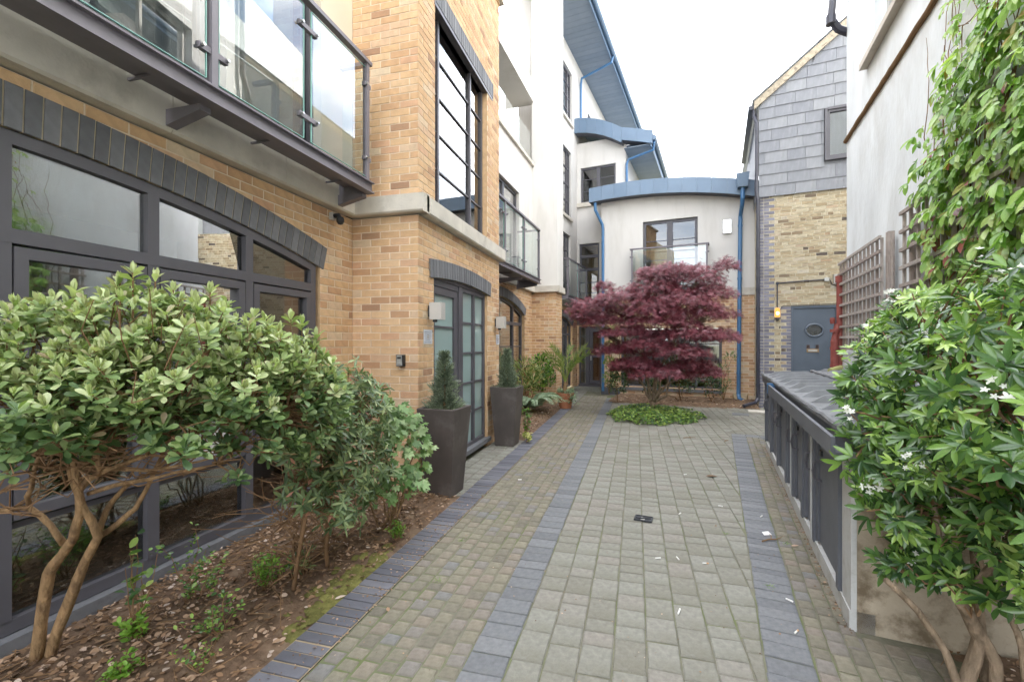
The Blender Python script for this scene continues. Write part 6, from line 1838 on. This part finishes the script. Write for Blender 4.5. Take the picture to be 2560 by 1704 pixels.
lowplant('low_shrub', 'wispy sprig by the window foot behind the bare trunks', 'shrub', -2.45, 1.72, 0.5, 0.12, 36, 'oval', 'l_ivy', 0.05)
lowplant('variegated_plant', 'small yellow variegated plant at the foot of the far planter', 'plant', -1.60, 6.76, 0.13, 0.11, 110, 'oval', 'l_yellow', 0.055, rr_=(0.2, 1))
lowplant('dark_ground_plant', 'upright dark green plant behind the far planter', 'plant', -1.68, 7.0, 0.50, 0.10, 150, 'oval', 'l_lime', 0.04, rr_=(0, 0.5))
for i, (x, y, lb) in enumerate([(-1.216, 2.677, 'tiny weed sprouting between the tan setts nearest the camera'), (0.80, 3.16, 'grass tuft on the blue right hand stripe'), (-1.30, 3.279, 'small weed in the tan setts by the brick edging'), (-1.462, 4.309, 'weed leaf at the joint of edging and setts near the planter'), (0.70, 3.95, 'grass tuft in the joint left of the blue right hand stripe'), (1.10, 3.87, 'grass tuft in the narrow setts by the bins')]):
    t = root('weed', lb, 'weed', (x, y, 0), 'weeds in the paving joints')
    lv = Leaves('blade')
    for k in range(16): lv.add((x + rrand(-.02, .02), y + rrand(-.02, .02), 0.001), rdir(0.15, 0.9), rdir(0, 1), rrand(0.018, 0.045), rrand(), 1.3)
    lv.build('blade', 'blades', 'l_grass', t)
# moss cushions and dead leaves on the soil
b = MB()
for _ in range(150):
    cx, cy = X_B0 - abs(random.gauss(0.02, 0.09)) - 0.015, random.choice((2.25, 2.5, 2.75)) + random.gauss(0, 0.14)
    rx = rrand(0.012, 0.04); ry = rx * rrand(0.8, 1.8); hz = rx * 0.45; N_ = 9
    z0 = -0.012 + 0.055 * min(1, (X_B0 - cx) / 1.22 * 3)
    ring = [(cx + rx * math.cos(2 * math.pi * k / N_) * rrand(.75, 1.2), cy + ry * math.sin(2 * math.pi * k / N_) * rrand(.75, 1.2), z0) for k in range(N_)]
    mid = [(cx + (p[0] - cx) * 0.6, cy + (p[1] - cy) * 0.6, z0 + hz * rrand(0.7, 1)) for p in ring]
    b.add(ring + mid + [(cx, cy, z0 + hz * 1.1)], [(k, (k + 1) % N_, N_ + (k + 1) % N_, N_ + k) for k in range(N_)] + [(N_ + k, N_ + (k + 1) % N_, 2 * N_) for k in range(N_)], rrand())
solo('moss', b, 'moss', 'yellow green moss along the inner edge of the blue edging bricks', 'moss', kind='stuff', smooth=True)
def litter(name, label, n, fpos, size, stuff=True):
    t = root(name, label, 'leaf litter', fpos(), None)
    t['kind'] = 'stuff'
    lv = Leaves('oval')
    for _ in range(n):
        p = Vector(fpos()); p.z += rrand(0.004, 0.02)
        lv.add(p, rdir(-0.25, 0.35), Vector((0, 0, 1)) + gauss(0.45), size * rrand(0.4, 1.3), min(1, abs(random.gauss(0.45, 0.3))), rrand(0.6, 1.2))
    o = lv.build('leaf', 'dead_leaves', 'mulch', t)
    tb = MB()
    for _ in range(n // 16):
        p = Vector(fpos()); p.z += 0.012
        a = rrand(0, 6.28); l_ = rrand(0.04, 0.22)
        q = p + Vector((math.cos(a) * l_, math.sin(a) * l_, rrand(-0.003, 0.035)))
        tb.tube([p, p.lerp(q, 0.5) + gauss(0.006), q], [0.003, 0.0025, 0.0015], 4)
    part('dead_twigs', tb, 'twig', t, kind='stuff')
def bedpos():
    s_ = random.random() ** 0.8; x = X_B0 - 0.02 - 1.17 * s_
    return (x, rrand(0.8, 4.2), -0.012 + 0.055 * min(1, s_ * 3))
litter('leaf_litter', 'brown dead leaves and twigs covering the soil under the left shrubs', 5200, bedpos, 0.032)
litter('leaf_litter', 'dark bark chips and dead leaves on the soil by the brick pier', 900, lambda: (X_B0 - 0.03 - rrand(0, 0.8), rrand(7.0, 11), 0.03), 0.04)
litter('leaf_litter', 'dead leaves on the soil behind the maple', 800, lambda: EN(rrand(11.8, 13.5), rrand(-2.5, 0.85), 0.035), 0.045)
litter('leaf_litter', 'dead leaves on the dark soil under the right foreground bush', 700, lambda: EN(rrand(1.2, 2.9), rrand(0.95, 1.68), 0.03), 0.035)
for (x, y) in ((-1.98, 1.60), (-1.70, 2.35)):
    deadleaf(x, y, rrand(0, 3), 0.035, 'red brown leaf on the soil in the lower left corner' if x < -1.8 else 'pale curled leaf on the blue edging bricks', m='terracotta' if x < -1.8 else 'mulch', r=1.0)

# ---- conifers in the planters
def conifer(label, cx, cy, z0, h, w_, seed):
    t = root('conifer', label, 'conifer', (cx, cy, z0), 'dwarf conifers in the charcoal planters')
    b = MB(); b.tube([(cx, cy, z0 - 0.06), (cx + 0.005, cy, z0 + h * 0.9)], [0.014, 0.003], 6); part('trunk', b, 'twig', t)
    lv = Leaves('needle')
    for _ in range(900):
        u = random.random() ** 1.5
        z = z0 + 0.015 + u * h
        rr_ = w_ * (1 - u) ** 0.85 * (1 + 0.28 * math.sin(u * 19 + seed) + rrand(-0.35, 0.3)) + 0.012
        a = rrand(0, 6.28)
        rad = rr_ * rrand(0.3, 1.0)
        c = Vector((cx + math.cos(a) * rad, cy + math.sin(a) * rad, z))
        out = Vector((math.cos(a), math.sin(a), 0.75))
        for k in range(10):
            p = c + out * rrand(-0.02, 0.03) + gauss(0.006)
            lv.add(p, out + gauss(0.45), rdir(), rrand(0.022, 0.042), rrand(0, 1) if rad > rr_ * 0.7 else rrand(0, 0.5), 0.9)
    lv.build('spray', 'foliage', 'l_conifer', t)
conifer('blue green dwarf conifer in the nearer charcoal planter', -1.885, 4.30, 0.83, 0.58, 0.145, 0)
conifer('blue green dwarf conifer in the farther charcoal planter', -1.875, 6.60, 0.83, 0.58, 0.135, 2)

# ---- palm in the terracotta pot, trailing plants round it
palm = root('palm', 'small palm with two arching fans of fronds in the terracotta pot', 'palm', (-1.60, 10.62, 0.31))
b = MB(); b.tube([(-1.60, 10.62, 0.30), (-1.605, 10.62, 0.45), (-1.60, 10.62, 0.62)], [0.05, 0.055, 0.035], 10); part('trunk', b, 'bark', palm)
fr_list = [((-0.50, -0.15, 0.92), 0.38), ((-0.36, 0.1, 1.0), 0.2), ((0.62, -0.10, 0.85), 0.20), ((0.48, 0.1, 0.95), 0.15), ((0.40, -0.2, 0.7), 0.25), ((-0.18, 0.0, 0.8), 0.1), ((0.12, 0.2, 0.95), 0.1), ((-0.60, 0.05, 0.75), 0.42)]
for (dx, dy, dz), dr_ in fr_list:
    a = Vector((-1.60, 10.62, 0.58)); e = a + Vector((dx, dy, dz)) * 0.98
    ctl = a + Vector((dx * 0.3, dy * 0.3, dz * 0.75))
    pts = []
    for i in range(13):
        t_ = i / 12
        p = a * (1 - t_) ** 2 + ctl * 2 * t_ * (1 - t_) + e * t_ * t_
        p.z -= dr_ * t_ ** 3 * 0.5
        pts.append(p)
    b = MB(); b.tube(pts, [0.010 * (1 - i / 13) + 0.002 for i in range(13)], 5, r=0.8)
    fo = part('frond', b, 'l_palm', palm)
    lv = Leaves('blade')
    for i in range(3, 12):
        for s_ in (-1, 1):
            for q in range(3):
                f_ = rrand(0, 1)
                p = pts[i].lerp(pts[i + 1] if i < 12 else pts[i], f_)
                d = (pts[min(i + 1, 12)] - pts[i]).normalized()
                sd = d.cross(Vector((0, 1, 0.1))).normalized() * s_
                lv.add(p, d * 0.85 + sd * 0.62 + Vector((0, rrand(-.15, .15), 0.02)), sd.cross(d), rrand(0.13, 0.19) * (1 - 0.35 * abs(i / 12 - 0.5)), rrand(0, 1), 1.5)
    lv.build('leaflet', 'leaflets', 'l_palm', fo)
tr = root('trailing_plant', 'small leaved trailing plant spilling over the terracotta pot', 'plant', (-1.58, 10.60, 0.33))
lv = Leaves('oval')
for _ in range(520):
    if random.random() < 0.5: c = Vector((-1.44 + random.gauss(0, 0.07), 10.50 + random.gauss(0, 0.07), 0.30 + random.gauss(0, 0.08)))
    else:
        a = rrand(0, 6.28); c = Vector((-1.60 + 0.17 * math.cos(a), 10.62 + 0.17 * math.sin(a), 0.40 + random.gauss(0, 0.035)))
    lv.add(c, rdir(-0.5, 0.7), Vector((0, -0.4, 1)) + gauss(0.4), rrand(0.03, 0.05), rrand(0.1, 0.95))
lv.build('leaf', 'foliage', 'l_fern', tr)

# ---- shrubs by the brick pier
def bush(name, label, cat, blobs, n, kind, m, size, stem0, group=None, up=0.6, rr_=(0, 1), nst=5):
    t = root(name, label, cat, stem0)
    lv = Leaves(kind); b = MB()
    for (x, y, z, r) in blobs:
        for _ in range(int(n / len(blobs))):
            d = rdir(-0.8, 1); c = Vector((x, y, z)) + Vector((d.x, d.y, d.z)) * r * rrand(0.35, 1.05) ** 0.55
            if c.z < 0.05: continue
            lv.add(c, d * 0.7 + Vector((0, 0, up)) + gauss(0.4), d + Vector((0, -.2, .6)) + gauss(0.4), size * rrand(0.7, 1.2), rrand(*rr_))
        for k in range(2):
            b.tube(wander(stem0, (x + rrand(-r, r) * .5, y + rrand(-r, r) * .5, z), 4, 0.03), [0.010, 0.008, 0.006, 0.005, 0.003], 5)
    part('stems', b, 'twig', t, kind='stuff')
    lv.build('leaf', 'foliage', m, t)
    return t
bush('photinia', 'yellow green and pink flushed shrub behind the far planter', 'shrub', [(-2.35, 9.7, 0.95, 0.24), (-2.3, 9.6, 0.65, 0.26), (-2.2, 9.9, 0.8, 0.2)], 640, 'narrow', 'l_photinia', 0.10, (-2.35, 9.8, 0.03))
bush('round_shrub', 'rounded dark glossy green shrub against the brick pier', 'shrub', [(-2.20, 10.75, 0.95, 0.30), (-2.15, 10.7, 0.72, 0.30), (-2.3, 10.65, 0.6, 0.28)], 1300, 'oval', 'l_choisya', 0.06, (-2.2, 10.8, 0.03), rr_=(0.1, 0.85))
fern = root('fern', 'silver green fern arching over the soil beside the terracotta pot', 'fern', (-2.15, 9.9, 0.03))
for k in range(16):
    a = R(-100 + k * 17 + rrand(-8, 8)) if k < 11 else R(rrand(-180, 180))
    L_ = rrand(0.62, 0.86) if k < 11 else rrand(0.45, 0.6)
    p0 = Vector((-2.18 + rrand(-.08, .08), 9.62 + rrand(-.1, .1), 0.12)); out = Vector((math.cos(a), math.sin(a), 0))
    pts = [p0 + out * L_ * t_ + Vector((0, 0, (0.55 * math.sin(min(1, t_ * 1.15) * 2.5) ) * L_ * 0.70)) for t_ in [i / 14 for i in range(15)]]
    b = MB(); b.tube(pts, [0.006 * (1 - i / 15) + 0.0015 for i in range(15)], 5, r=0.7)
    fo = part('frond', b, 'l_fern', fern)
    lv = Leaves('narrow')
    for i in range(1, 14):
        d = (pts[i + 1] - pts[i]).normalized(); sd = d.cross(Vector((0, 0, 1))).normalized(); up_ = sd.cross(d)
        for s_ in (-1, 1):
            for q in (0, 0.5):
                lv.add(pts[i].lerp(pts[i + 1], q), sd * s_ + d * 0.45 + Vector((0, 0, -0.12)), up_, 0.19 * L_ * (1 - ((i + q) / 14.5) ** 1.6) + 0.015, rrand(0.2, 1), 1.3)
    lv.build('pinna', 'pinnae', 'l_fern', fo)

# ---- ivy carpet and purple maple
ivy = root('ivy_carpet', 'low round carpet of glossy green ivy under the purple maple', 'ground cover', (0.3, 9.7, 0))
ivy['kind'] = 'stuff'
lv = Leaves('ivy')
for _ in range(5200):
    a = rrand(0, 6.28); q = math.sqrt(random.random())
    edge = 1 + 0.10 * math.sin(a * 3 + 1) + 0.07 * math.sin(a * 7) + 0.05 * math.sin(a * 13)
    x = 0.32 + 0.90 * q * edge * math.cos(a); y = 9.75 + 0.92 * q * edge * math.sin(a)
    z = 0.02 + 0.19 * (1 - q ** 5) * rrand(0.3, 1.1) + 0.02 * math.sin(x * 9) * math.cos(y * 8)
    lv.add((x, y, max(0.012, z)), rdir(-0.3, 0.5), Vector((0, -0.35, 1)) + gauss(0.4), rrand(0.035, 0.06), rrand(0, 1))
lv.build('leaf', 'ivy_leaves', 'l_ivy', ivy)
maple = root('maple_tree', 'spreading purple leaved maple in flat layers above the ivy carpet', 'tree', (0.33, 9.95, 0))
forks = []
b = MB()
b.tube([(0.33, 9.95, 0.0), (0.34, 9.95, 0.18), (0.33, 9.95, 0.32)], [0.06, 0.05, 0.048], 10); part('trunk', b, 'greybark', maple, smooth=True)
CL = []   # cloud layers: centre, radii
layers = [(-1.15, 0.05, 2.30, .62, .5, .20), (-0.60, -.2, 2.45, .60, .5, .20), (-0.95, 0.1, 2.02, .62, .5, .22), (0.05, -.1, 2.66, .60, .5, .24), (0.72, 0, 2.86, .66, .5, .22), (0.35, -.15, 2.98, .62, .5, .14), (1.10, 0.15, 2.55, .50, .5, .22), (0.45, -.25, 2.35, .75, .5, .22),
          (1.0, 0, 2.12, .60, .5, .20), (0.15, -.3, 1.98, .66, .5, .18), (-0.45, -.15, 1.75, .62, .5, .13), (0.65, -.25, 1.72, .66, .5, .18), (1.25, -.05, 1.66, .42, .45, .15), (-0.15, -.3, 1.50, .50, .45, .14), (0.45, -.3, 1.35, .6, .5, .16), (-0.75, -.05, 1.38, .46, .4, .13), (-0.35, -.2, 1.12, .48, .4, .12), (0.12, -.3, 0.93, .60, .45, .13), (0.75, -.1, 1.08, .44, .4, .12), (1.02, 0.0, 0.95, .32, .35, .18), (-0.05, .2, 3.05, .26, .25, .06), (-1.0, 0.0, 2.75, .16, .15, .10), (1.38, -.05, 3.06, .25, .25, .14), (-0.55, .2, 1.0, .3, .3, .10), (-1.35, 0.0, 2.12, .35, .3, .10), (0.0, -0.3, 2.2, .6, .5, .18)]
ML = Leaves('maple')
tb = MB()
main = []
for k, (ex, ey, ez) in enumerate([(-0.75, 0.1, 1.5), (-0.35, 0.2, 2.0), (0.15, 0.0, 2.2), (0.55, 0.15, 2.4), (0.95, 0.0, 1.9), (0.45, -0.15, 1.5), (-0.2, -0.15, 1.2), (0.85, 0.2, 1.0)]):
    pts = wander((0.33, 9.95, 0.28), (0.33 + ex * 0.9, 9.95 + ey, ez), 7, 0.05)
    b = MB(); b.tube(pts, [0.030 - 0.0032 * i for i in range(8)], 7); part('limb', b, 'greybark', maple, smooth=True)
    main += pts[4:]
for (lx, ly, lz, rx, ry, rz) in layers:
    c0 = Vector((0.33 + lx, 9.95 + ly, lz))
    n = int(1900 * rx * ry) + 60
    for _ in range(int(n / 34) + 2):
        e = c0 + Vector((rrand(-rx, rx) * .8, rrand(-ry, ry) * .8, rrand(-.3, .5) * rz))
        h = min(main, key=lambda q: (q - e).length)
        tb.tube(wander(h, e, 4, 0.03), [0.010, 0.007, 0.005, 0.003, 0.0015], 5)
    for _ in range(n):
        a = rrand(0, 6.28); q = math.sqrt(random.random())
        x, y = math.cos(a) * q * (1 + 0.15 * math.sin(a * 5 + lx * 9)), math.sin(a) * q
        top = math.sqrt(max(0, 1 - q * q))
        # leaves hang in sprays on the layer's upper skin, drooping at the rim
        z = rz * (1.25 * top * rrand(0.0, 1.0) - 0.4 * q * q + random.gauss(0, 0.15))
        c = c0 + Vector((x * rx, y * ry, z))
        out = Vector((x, y, 0)) + gauss(0.35)
        for _q in range(2):
            ML.add(c + gauss(0.025), out + Vector((0, -0.25, -0.35 - 0.5 * q)) + gauss(0.35), Vector((0, -0.35, 1)) + gauss(0.35), rrand(0.055, 0.095), min(1, max(0, rrand(0.0, 0.72) + (0.3 if random.random() < 0.16 else 0) + random.gauss(0, .08))))
part('fine_twigs', tb, 'greybark', maple, kind='stuff')
ML.build('leaf', 'crown', 'l_maple', maple)
# dark plants along the wall behind
bush('dark_shrub', 'dark evergreen shrub left of the maple trunk by the low window', 'shrub', [(-0.45, 11.9, 0.45, 0.26), (-0.42, 11.9, 0.75, 0.2)], 700, 'oval', 'l_dark', 0.05, (-0.45, 12.0, 0.03))
bush('dark_shrub', 'dark evergreen shrub right of the maple trunk under the low window', 'shrub', [(1.15, 12.3, 0.5, 0.32), (1.0, 12.2, 0.9, 0.28), (0.9, 12.1, 1.3, 0.22), (0.4, 12.0, 0.4, 0.25)], 1300, 'oval', 'l_dark', 0.05, (1.1, 12.4, 0.03))
bush('climbing_plant', 'reddish dark climber on the wall corner by the rear door', 'climber', [(-0.72, 13.4, 0.5, 0.22), (-0.72, 13.4, 0.95, 0.2), (-0.72, 13.4, 1.4, 0.2), (-0.70, 13.4, 1.85, 0.22)], 800, 'oval', 'l_photinia', 0.05, (-0.75, 13.5, 0.03), rr_=(0, 0.45))
bush('dark_shrub', 'straggly dark shrub before the right end of the low window', 'shrub', [(1.9, 12.4, 0.4, 0.28), (1.7, 12.3, 0.7, 0.22)], 420, 'oval', 'l_dark', 0.05, (1.85, 12.45, 0.03))
bush('thin_shrub', 'thin open shrub standing against the blue downpipe', 'shrub', [(2.15, 12.9, 0.85, 0.16), (2.35, 12.85, 1.12, 0.16), (2.2, 12.9, 0.4, 0.2)], 190, 'narrow', 'l_rhodo', 0.09, (2.2, 12.9, 0.03))

# ---- creeper on the white wall
creeper = root('wall_creeper', 'light green creeper hanging over the white wall at the upper right', 'climber', EN(4.2, 1.66, 1.2))
CLv = Leaves('leaflet'); tb = MB()
def e_edge(z):
    for (za, ea), (zb, eb) in zip([(1.2, 4.7), (2.0, 4.8), (2.62, 4.95), (2.8, 5.22), (3.05, 5.12), (3.4, 4.75), (3.8, 4.3), (4.3, 4.05), (5.2, 3.9)], [(2.0, 4.8), (2.62, 4.95), (2.8, 5.22), (3.05, 5.12), (3.4, 4.75), (3.8, 4.3), (4.3, 4.05), (5.2, 3.9), (6, 3.8)]):
        if za <= z < zb: return ea + (eb - ea) * (z - za) / (zb - za)
    return 3.8
def spray(c, dn, s_, r0, n=5):
    for k in range(n):
        a = (k - (n - 1) / 2) * 0.55
        d = Vector(EN(-math.sin(a) * 1.0 - 0.25, -0.35, -math.cos(a) * 0.9)) - Vector(EN(0, 0, 0))
        CLv.add(c, d + gauss(0.16), Vector(EN(-0.25, -1.0, 0.45)) + gauss(0.25), s_ * (1 - 0.13 * abs(k - (n - 1) / 2)) * rrand(0.85, 1.1), min(1, max(0, r0 + random.gauss(0, 0.14))))
cnt = 0
while cnt < 1150:
    z = rrand(1.25, 5.0); e = rrand(3.0, 5.35)
    ed = e_edge(z) + random.gauss(0, 0.06)
    if e > ed: continue
    dens = min(1, 0.35 + (ed - e) * 1.6) * (0.45 + 0.55 * (math.sin(e * 7 + z * 5) > -0.3)) * (1.0 if z < 3.7 else 0.55)
    if random.random() > dens: continue
    n_ = 1.66 - abs(random.gauss(0.07, 0.06))
    spray(Vector(EN(e, n_, z)), None, rrand(0.085, 0.145), rrand(0.15, 0.85) if random.random() > 0.02 else 0.95)
    cnt += 1
for k in range(46):
    z0 = rrand(1.0, 1.8); e = rrand(3.2, 5.1); pts = [Vector(EN(e, 1.695, z0))]
    zt_ = rrand(2.4, 4.6)
    while pts[-1].z < zt_:
        p = pts[-1]; ee, nn = to_en(p.x, p.y)
        pts.append(Vector(EN(ee + rrand(-0.09, 0.08), 1.70 - rrand(0, 0.03), p.z + rrand(0.1, 0.2))))
    tb.tube(pts, [0.006 * (1 - i / len(pts)) + 0.0018 for i in range(len(pts))], 5)
    if zt_ > 3.6:
        q = pts[-1]
# sparse runners reaching up and left on the bare wall
for (ea, za, eb, zb) in [(4.6, 3.3, 5.15, 3.35), (4.5, 3.6, 5.05, 3.0), (4.25, 3.9, 4.95, 3.75), (4.2, 4.0, 4.85, 4.25), (4.4, 3.8, 4.75, 4.1), (4.1, 4.1, 4.6, 4.35), (4.9, 3.75, 5.15, 3.3)]:
    a, b_ = Vector(EN(ea, 1.70, za)), Vector(EN(eb, 1.705, zb))
    pts = wander(a, b_, 7, 0.03); tb.tube(pts, [0.004, 0.004, 0.0035, 0.003, 0.003, 0.002, 0.002, 0.0015], 5)
    if zb > 3.5:
        for p in pts[2:]:
            if random.random() < 0.55: spray(p + Vector(EN(0, -0.03, 0)), None, rrand(0.05, 0.085), rrand(0.4, 0.85), 4)
            if random.random() < 0.6: spray(p + Vector(EN(0, -0.02, -0.01)), None, rrand(0.025, 0.035), 1.0, 3)
part('vines', tb, 'twig', creeper, kind='stuff')
CLv.build('leaflet', 'foliage', 'l_creeper', creeper, nmax=300, min_px=7)

# ---- flowering bush in the right foreground
CHO = [(1.52, 3.41, 1.50, 0.20), (1.60, 3.22, 1.60, 0.25), (1.51, 2.69, 1.60, 0.32), (1.36, 2.14, 1.52, 0.32), (1.42, 2.98, 1.36, 0.27), (1.34, 2.44, 1.27, 0.31), (1.32, 3.06, 1.20, 0.15), (1.2, 1.92, 1.27, 0.28), (1.08, 2.60, 0.98, 0.12), (1.19, 2.42, 1.01, 0.22), (1.29, 2.23, 0.98, 0.28), (1.24, 1.92, 1.0, 0.26), (1.0, 2.46, 0.86, 0.07), (1.16, 2.38, 0.72, 0.18), (1.32, 2.33, 0.66, 0.22), (1.27, 2.42, 0.53, 0.12), (1.38, 2.13, 0.67, 0.2), (1.42, 2.0, 0.9, 0.25), (1.10, 2.58, 1.15, 0.15), (1.10, 2.68, 1.32, 0.14), (1.09, 2.47, 0.80, 0.12), (1.17, 2.44, 0.55, 0.12), (1.26, 2.52, 1.11, 0.2)]
cho = root('flowering_bush', 'glossy green bush with fingered leaves and white flowers in the right foreground', 'shrub', (1.38, 2.32, 0.03))
for pts, r0, r1 in [([(1.30, 2.25, 0.02), (1.264, 2.262, 0.12), (1.235, 2.288, 0.247), (1.144, 2.298, 0.396), (1.03, 2.298, 0.51)], 0.017, 0.012), ([(1.34, 2.34, 0.0), (1.331, 2.332, 0.113), (1.366, 2.315, 0.306), (1.302, 2.272, 0.422), (1.25, 2.231, 0.496), (1.311, 2.223, 0.574), (1.379, 2.215, 0.689), (1.432, 2.204, 0.9), (1.4, 2.3, 1.3)], 0.030, 0.013),
                    ([(1.42, 2.30, 0.0), (1.411, 2.302, 0.15), (1.387, 2.306, 0.283), (1.349, 2.306, 0.35), (1.311, 2.306, 0.424), (1.282, 2.308, 0.5), (1.232, 2.305, 0.631), (1.25, 2.5, 1.1)], 0.026, 0.01), ([(1.46, 2.2, 0.0), (1.391, 2.141, 0.389), (1.386, 2.178, 0.458), (1.36, 2.212, 0.53), (1.339, 2.243, 0.6), (1.27, 2.264, 0.9)], 0.013, 0.007),
                    ([(1.40, 2.3, 0.9), (1.45, 2.6, 1.3), (1.55, 3.0, 1.55)], 0.013, 0.007), ([(1.42, 2.36, 0.02), (1.5, 2.6, 0.7), (1.5, 2.9, 1.2), (1.52, 3.2, 1.55)], 0.018, 0.008)]:
    b = MB(); P_ = [Vector(p) for p in pts]; q = [P_[0]]
    for i in range(len(P_) - 1): q += [P_[i].lerp(P_[i + 1], 0.5) + gauss(0.003), P_[i + 1]]
    b.tube(q, [r0 + (r1 - r0) * i / (len(q) - 1) for i in range(len(q))], 10); part('branch', b, 'greybark', cho, smooth=True)
tb = MB(); CV = Leaves('leaflet'); PT = Leaves('oval'); FC = []
hubs = [Vector(p) for p in [(1.3, 2.25, 0.5), (1.38, 2.21, 0.7), (1.43, 2.2, 0.9), (1.4, 2.3, 1.3), (1.25, 2.4, 0.8), (1.25, 2.5, 1.1), (1.45, 2.6, 1.3), (1.55, 3.0, 1.55), (1.5, 2.9, 1.2)]]
def trifol(p, d, up, s_, r):
    d = d.normalized(); x = d.cross(up).normalized()
    for a, l_ in ((0, 1.0), (0.75, 0.88), (-0.75, 0.88)):
        CV.add(p, d * math.cos(a) + x * math.sin(a) + gauss(0.06), up + gauss(0.22), s_ * l_ * rrand(0.85, 1.15), min(1, max(0, r + random.gauss(0, 0.1))), rrand(0.62, 0.85))
vol = sum(r ** 2 for *_, r in CHO)
for (x, y, z, r) in CHO:
    for _ in range(int(520 * r ** 2 / vol) + 1):
        d = rdir(-0.7, 1); c = Vector((x, y, z)) + d * r * rrand(0.45, 1.02) ** 0.6
        if to_en(c.x, c.y)[1] > 1.68: continue
        if to_en(c.x, c.y)[0] > 2.9 and c.z < 1.16: c.z = 1.17 + rrand(0, .1)
        if math.dist(c, (0, 0, CAMH)) < 1.25: continue
        ax = (d * 0.6 + Vector((-0.15, -0.3, 0.5)) + gauss(0.25)).normalized()
        e1 = ax.orthogonal().normalized(); e2 = ax.cross(e1); a0 = rrand(0, 6.28)
        if d.z > -0.1 and (x > 1.45 or random.random() < 0.25 or z < 1.2 and x < 1.15): FC.append((c, ax))
        fresh = random.random() < (0.34 if d.z > 0.0 else 0.14)
        for k in range(random.randint(5, 8)):
            a = a0 + k * 2.4; t_ = k / 7
            out = e1 * math.cos(a) + e2 * math.sin(a)
            dd = out * (0.95 - 0.3 * t_) + ax * (0.1 + 0.5 * t_) + gauss(0.22)
            p = c - ax * 0.05 * (1 - t_) + out * 0.022
            trifol(p, dd, ax + gauss(0.15), rrand(0.045, 0.086) * (0.85 if fresh else 1), rrand(0.62, 1.0) if fresh else rrand(0.02, 0.6))
        if random.random() < 0.6:
            h = min(hubs, key=lambda q: (q - c).length); tb.tube(wander(h, c, 3, 0.03), [0.006, 0.005, 0.004, 0.0025], 5)
random.shuffle(FC)
for c, ax in FC[:34]:
    for _ in range(random.randint(2, 5)):
        q = c + ax * 0.02 + gauss(0.022)
        a2 = (ax + Vector((-0.2, -0.5, 0.4)) + gauss(0.3)).normalized(); e1 = a2.orthogonal().normalized(); e2 = a2.cross(e1); a0 = rrand(0, 6)
        ps = rrand(0.012, 0.021)
        for k in range(5):
            a = a0 + k * 1.2566 + rrand(-.15, .15); PT.add(q, e1 * math.cos(a) + e2 * math.sin(a) + a2 * rrand(0.1, 0.7), a2, ps * rrand(.85, 1.1), rrand(), 0.85)
part('fine_twigs', tb, 'twig', cho, kind='stuff')
CV.build('leaflet', 'foliage', 'l_choisya', cho, nmax=300, min_px=7)
PT.build('petal', 'petals', 'petal', cho)
deadleaf(1.22, 2.25, 1.0, 0.03, 'tan withered leaf on the soil under the flowering bush', r=0.8)

# grit and crumbs on the paving
gr = root('paving_grit', 'fine pale and brown crumbs scattered over the paving', 'grit', (0, 4, 0))
gr['kind'] = 'stuff'
lv = Leaves('oval')
for _ in range(620):
    x, y = rrand(-1.5, 1.9), 1.9 + 8.5 * random.random() ** 1.4
    if x * NN[0] + y * NN[1] > 0.63: continue
    lv.add((x, y, 0.005), rdir(-0.1, 0.2), Vector((0, 0, 1)) + gauss(0.3), rrand(0.004, 0.013), random.choice((0.0, 0.1, 0.2, 0.4, 0.6, 0.9)), rrand(0.8, 1.4))
for _ in range(500):
    e = rrand(2.9, 7.6); q = EN(e, 0.645 - abs(random.gauss(0, 0.035)), 0.005)
    lv.add(q, rdir(-0.1, 0.3), Vector((0, 0, 1)) + gauss(0.4), rrand(0.006, 0.018), random.choice((0.0, 0.1, 0.25, 0.5, 0.7)), rrand(0.8, 1.4))
for _ in range(420):
    q = (X_B1 + 0.02 - abs(random.gauss(0, 0.11)), rrand(1.2, 4.4), 0.008)
    lv.add(q, rdir(-0.1, 0.3), Vector((0, 0, 1)) + gauss(0.4), rrand(0.006, 0.018), random.choice((0.0, 0.1, 0.25, 0.5, 0.7)), rrand(0.8, 1.4))
lv.build('crumb', 'crumbs', 'mulch', gr)
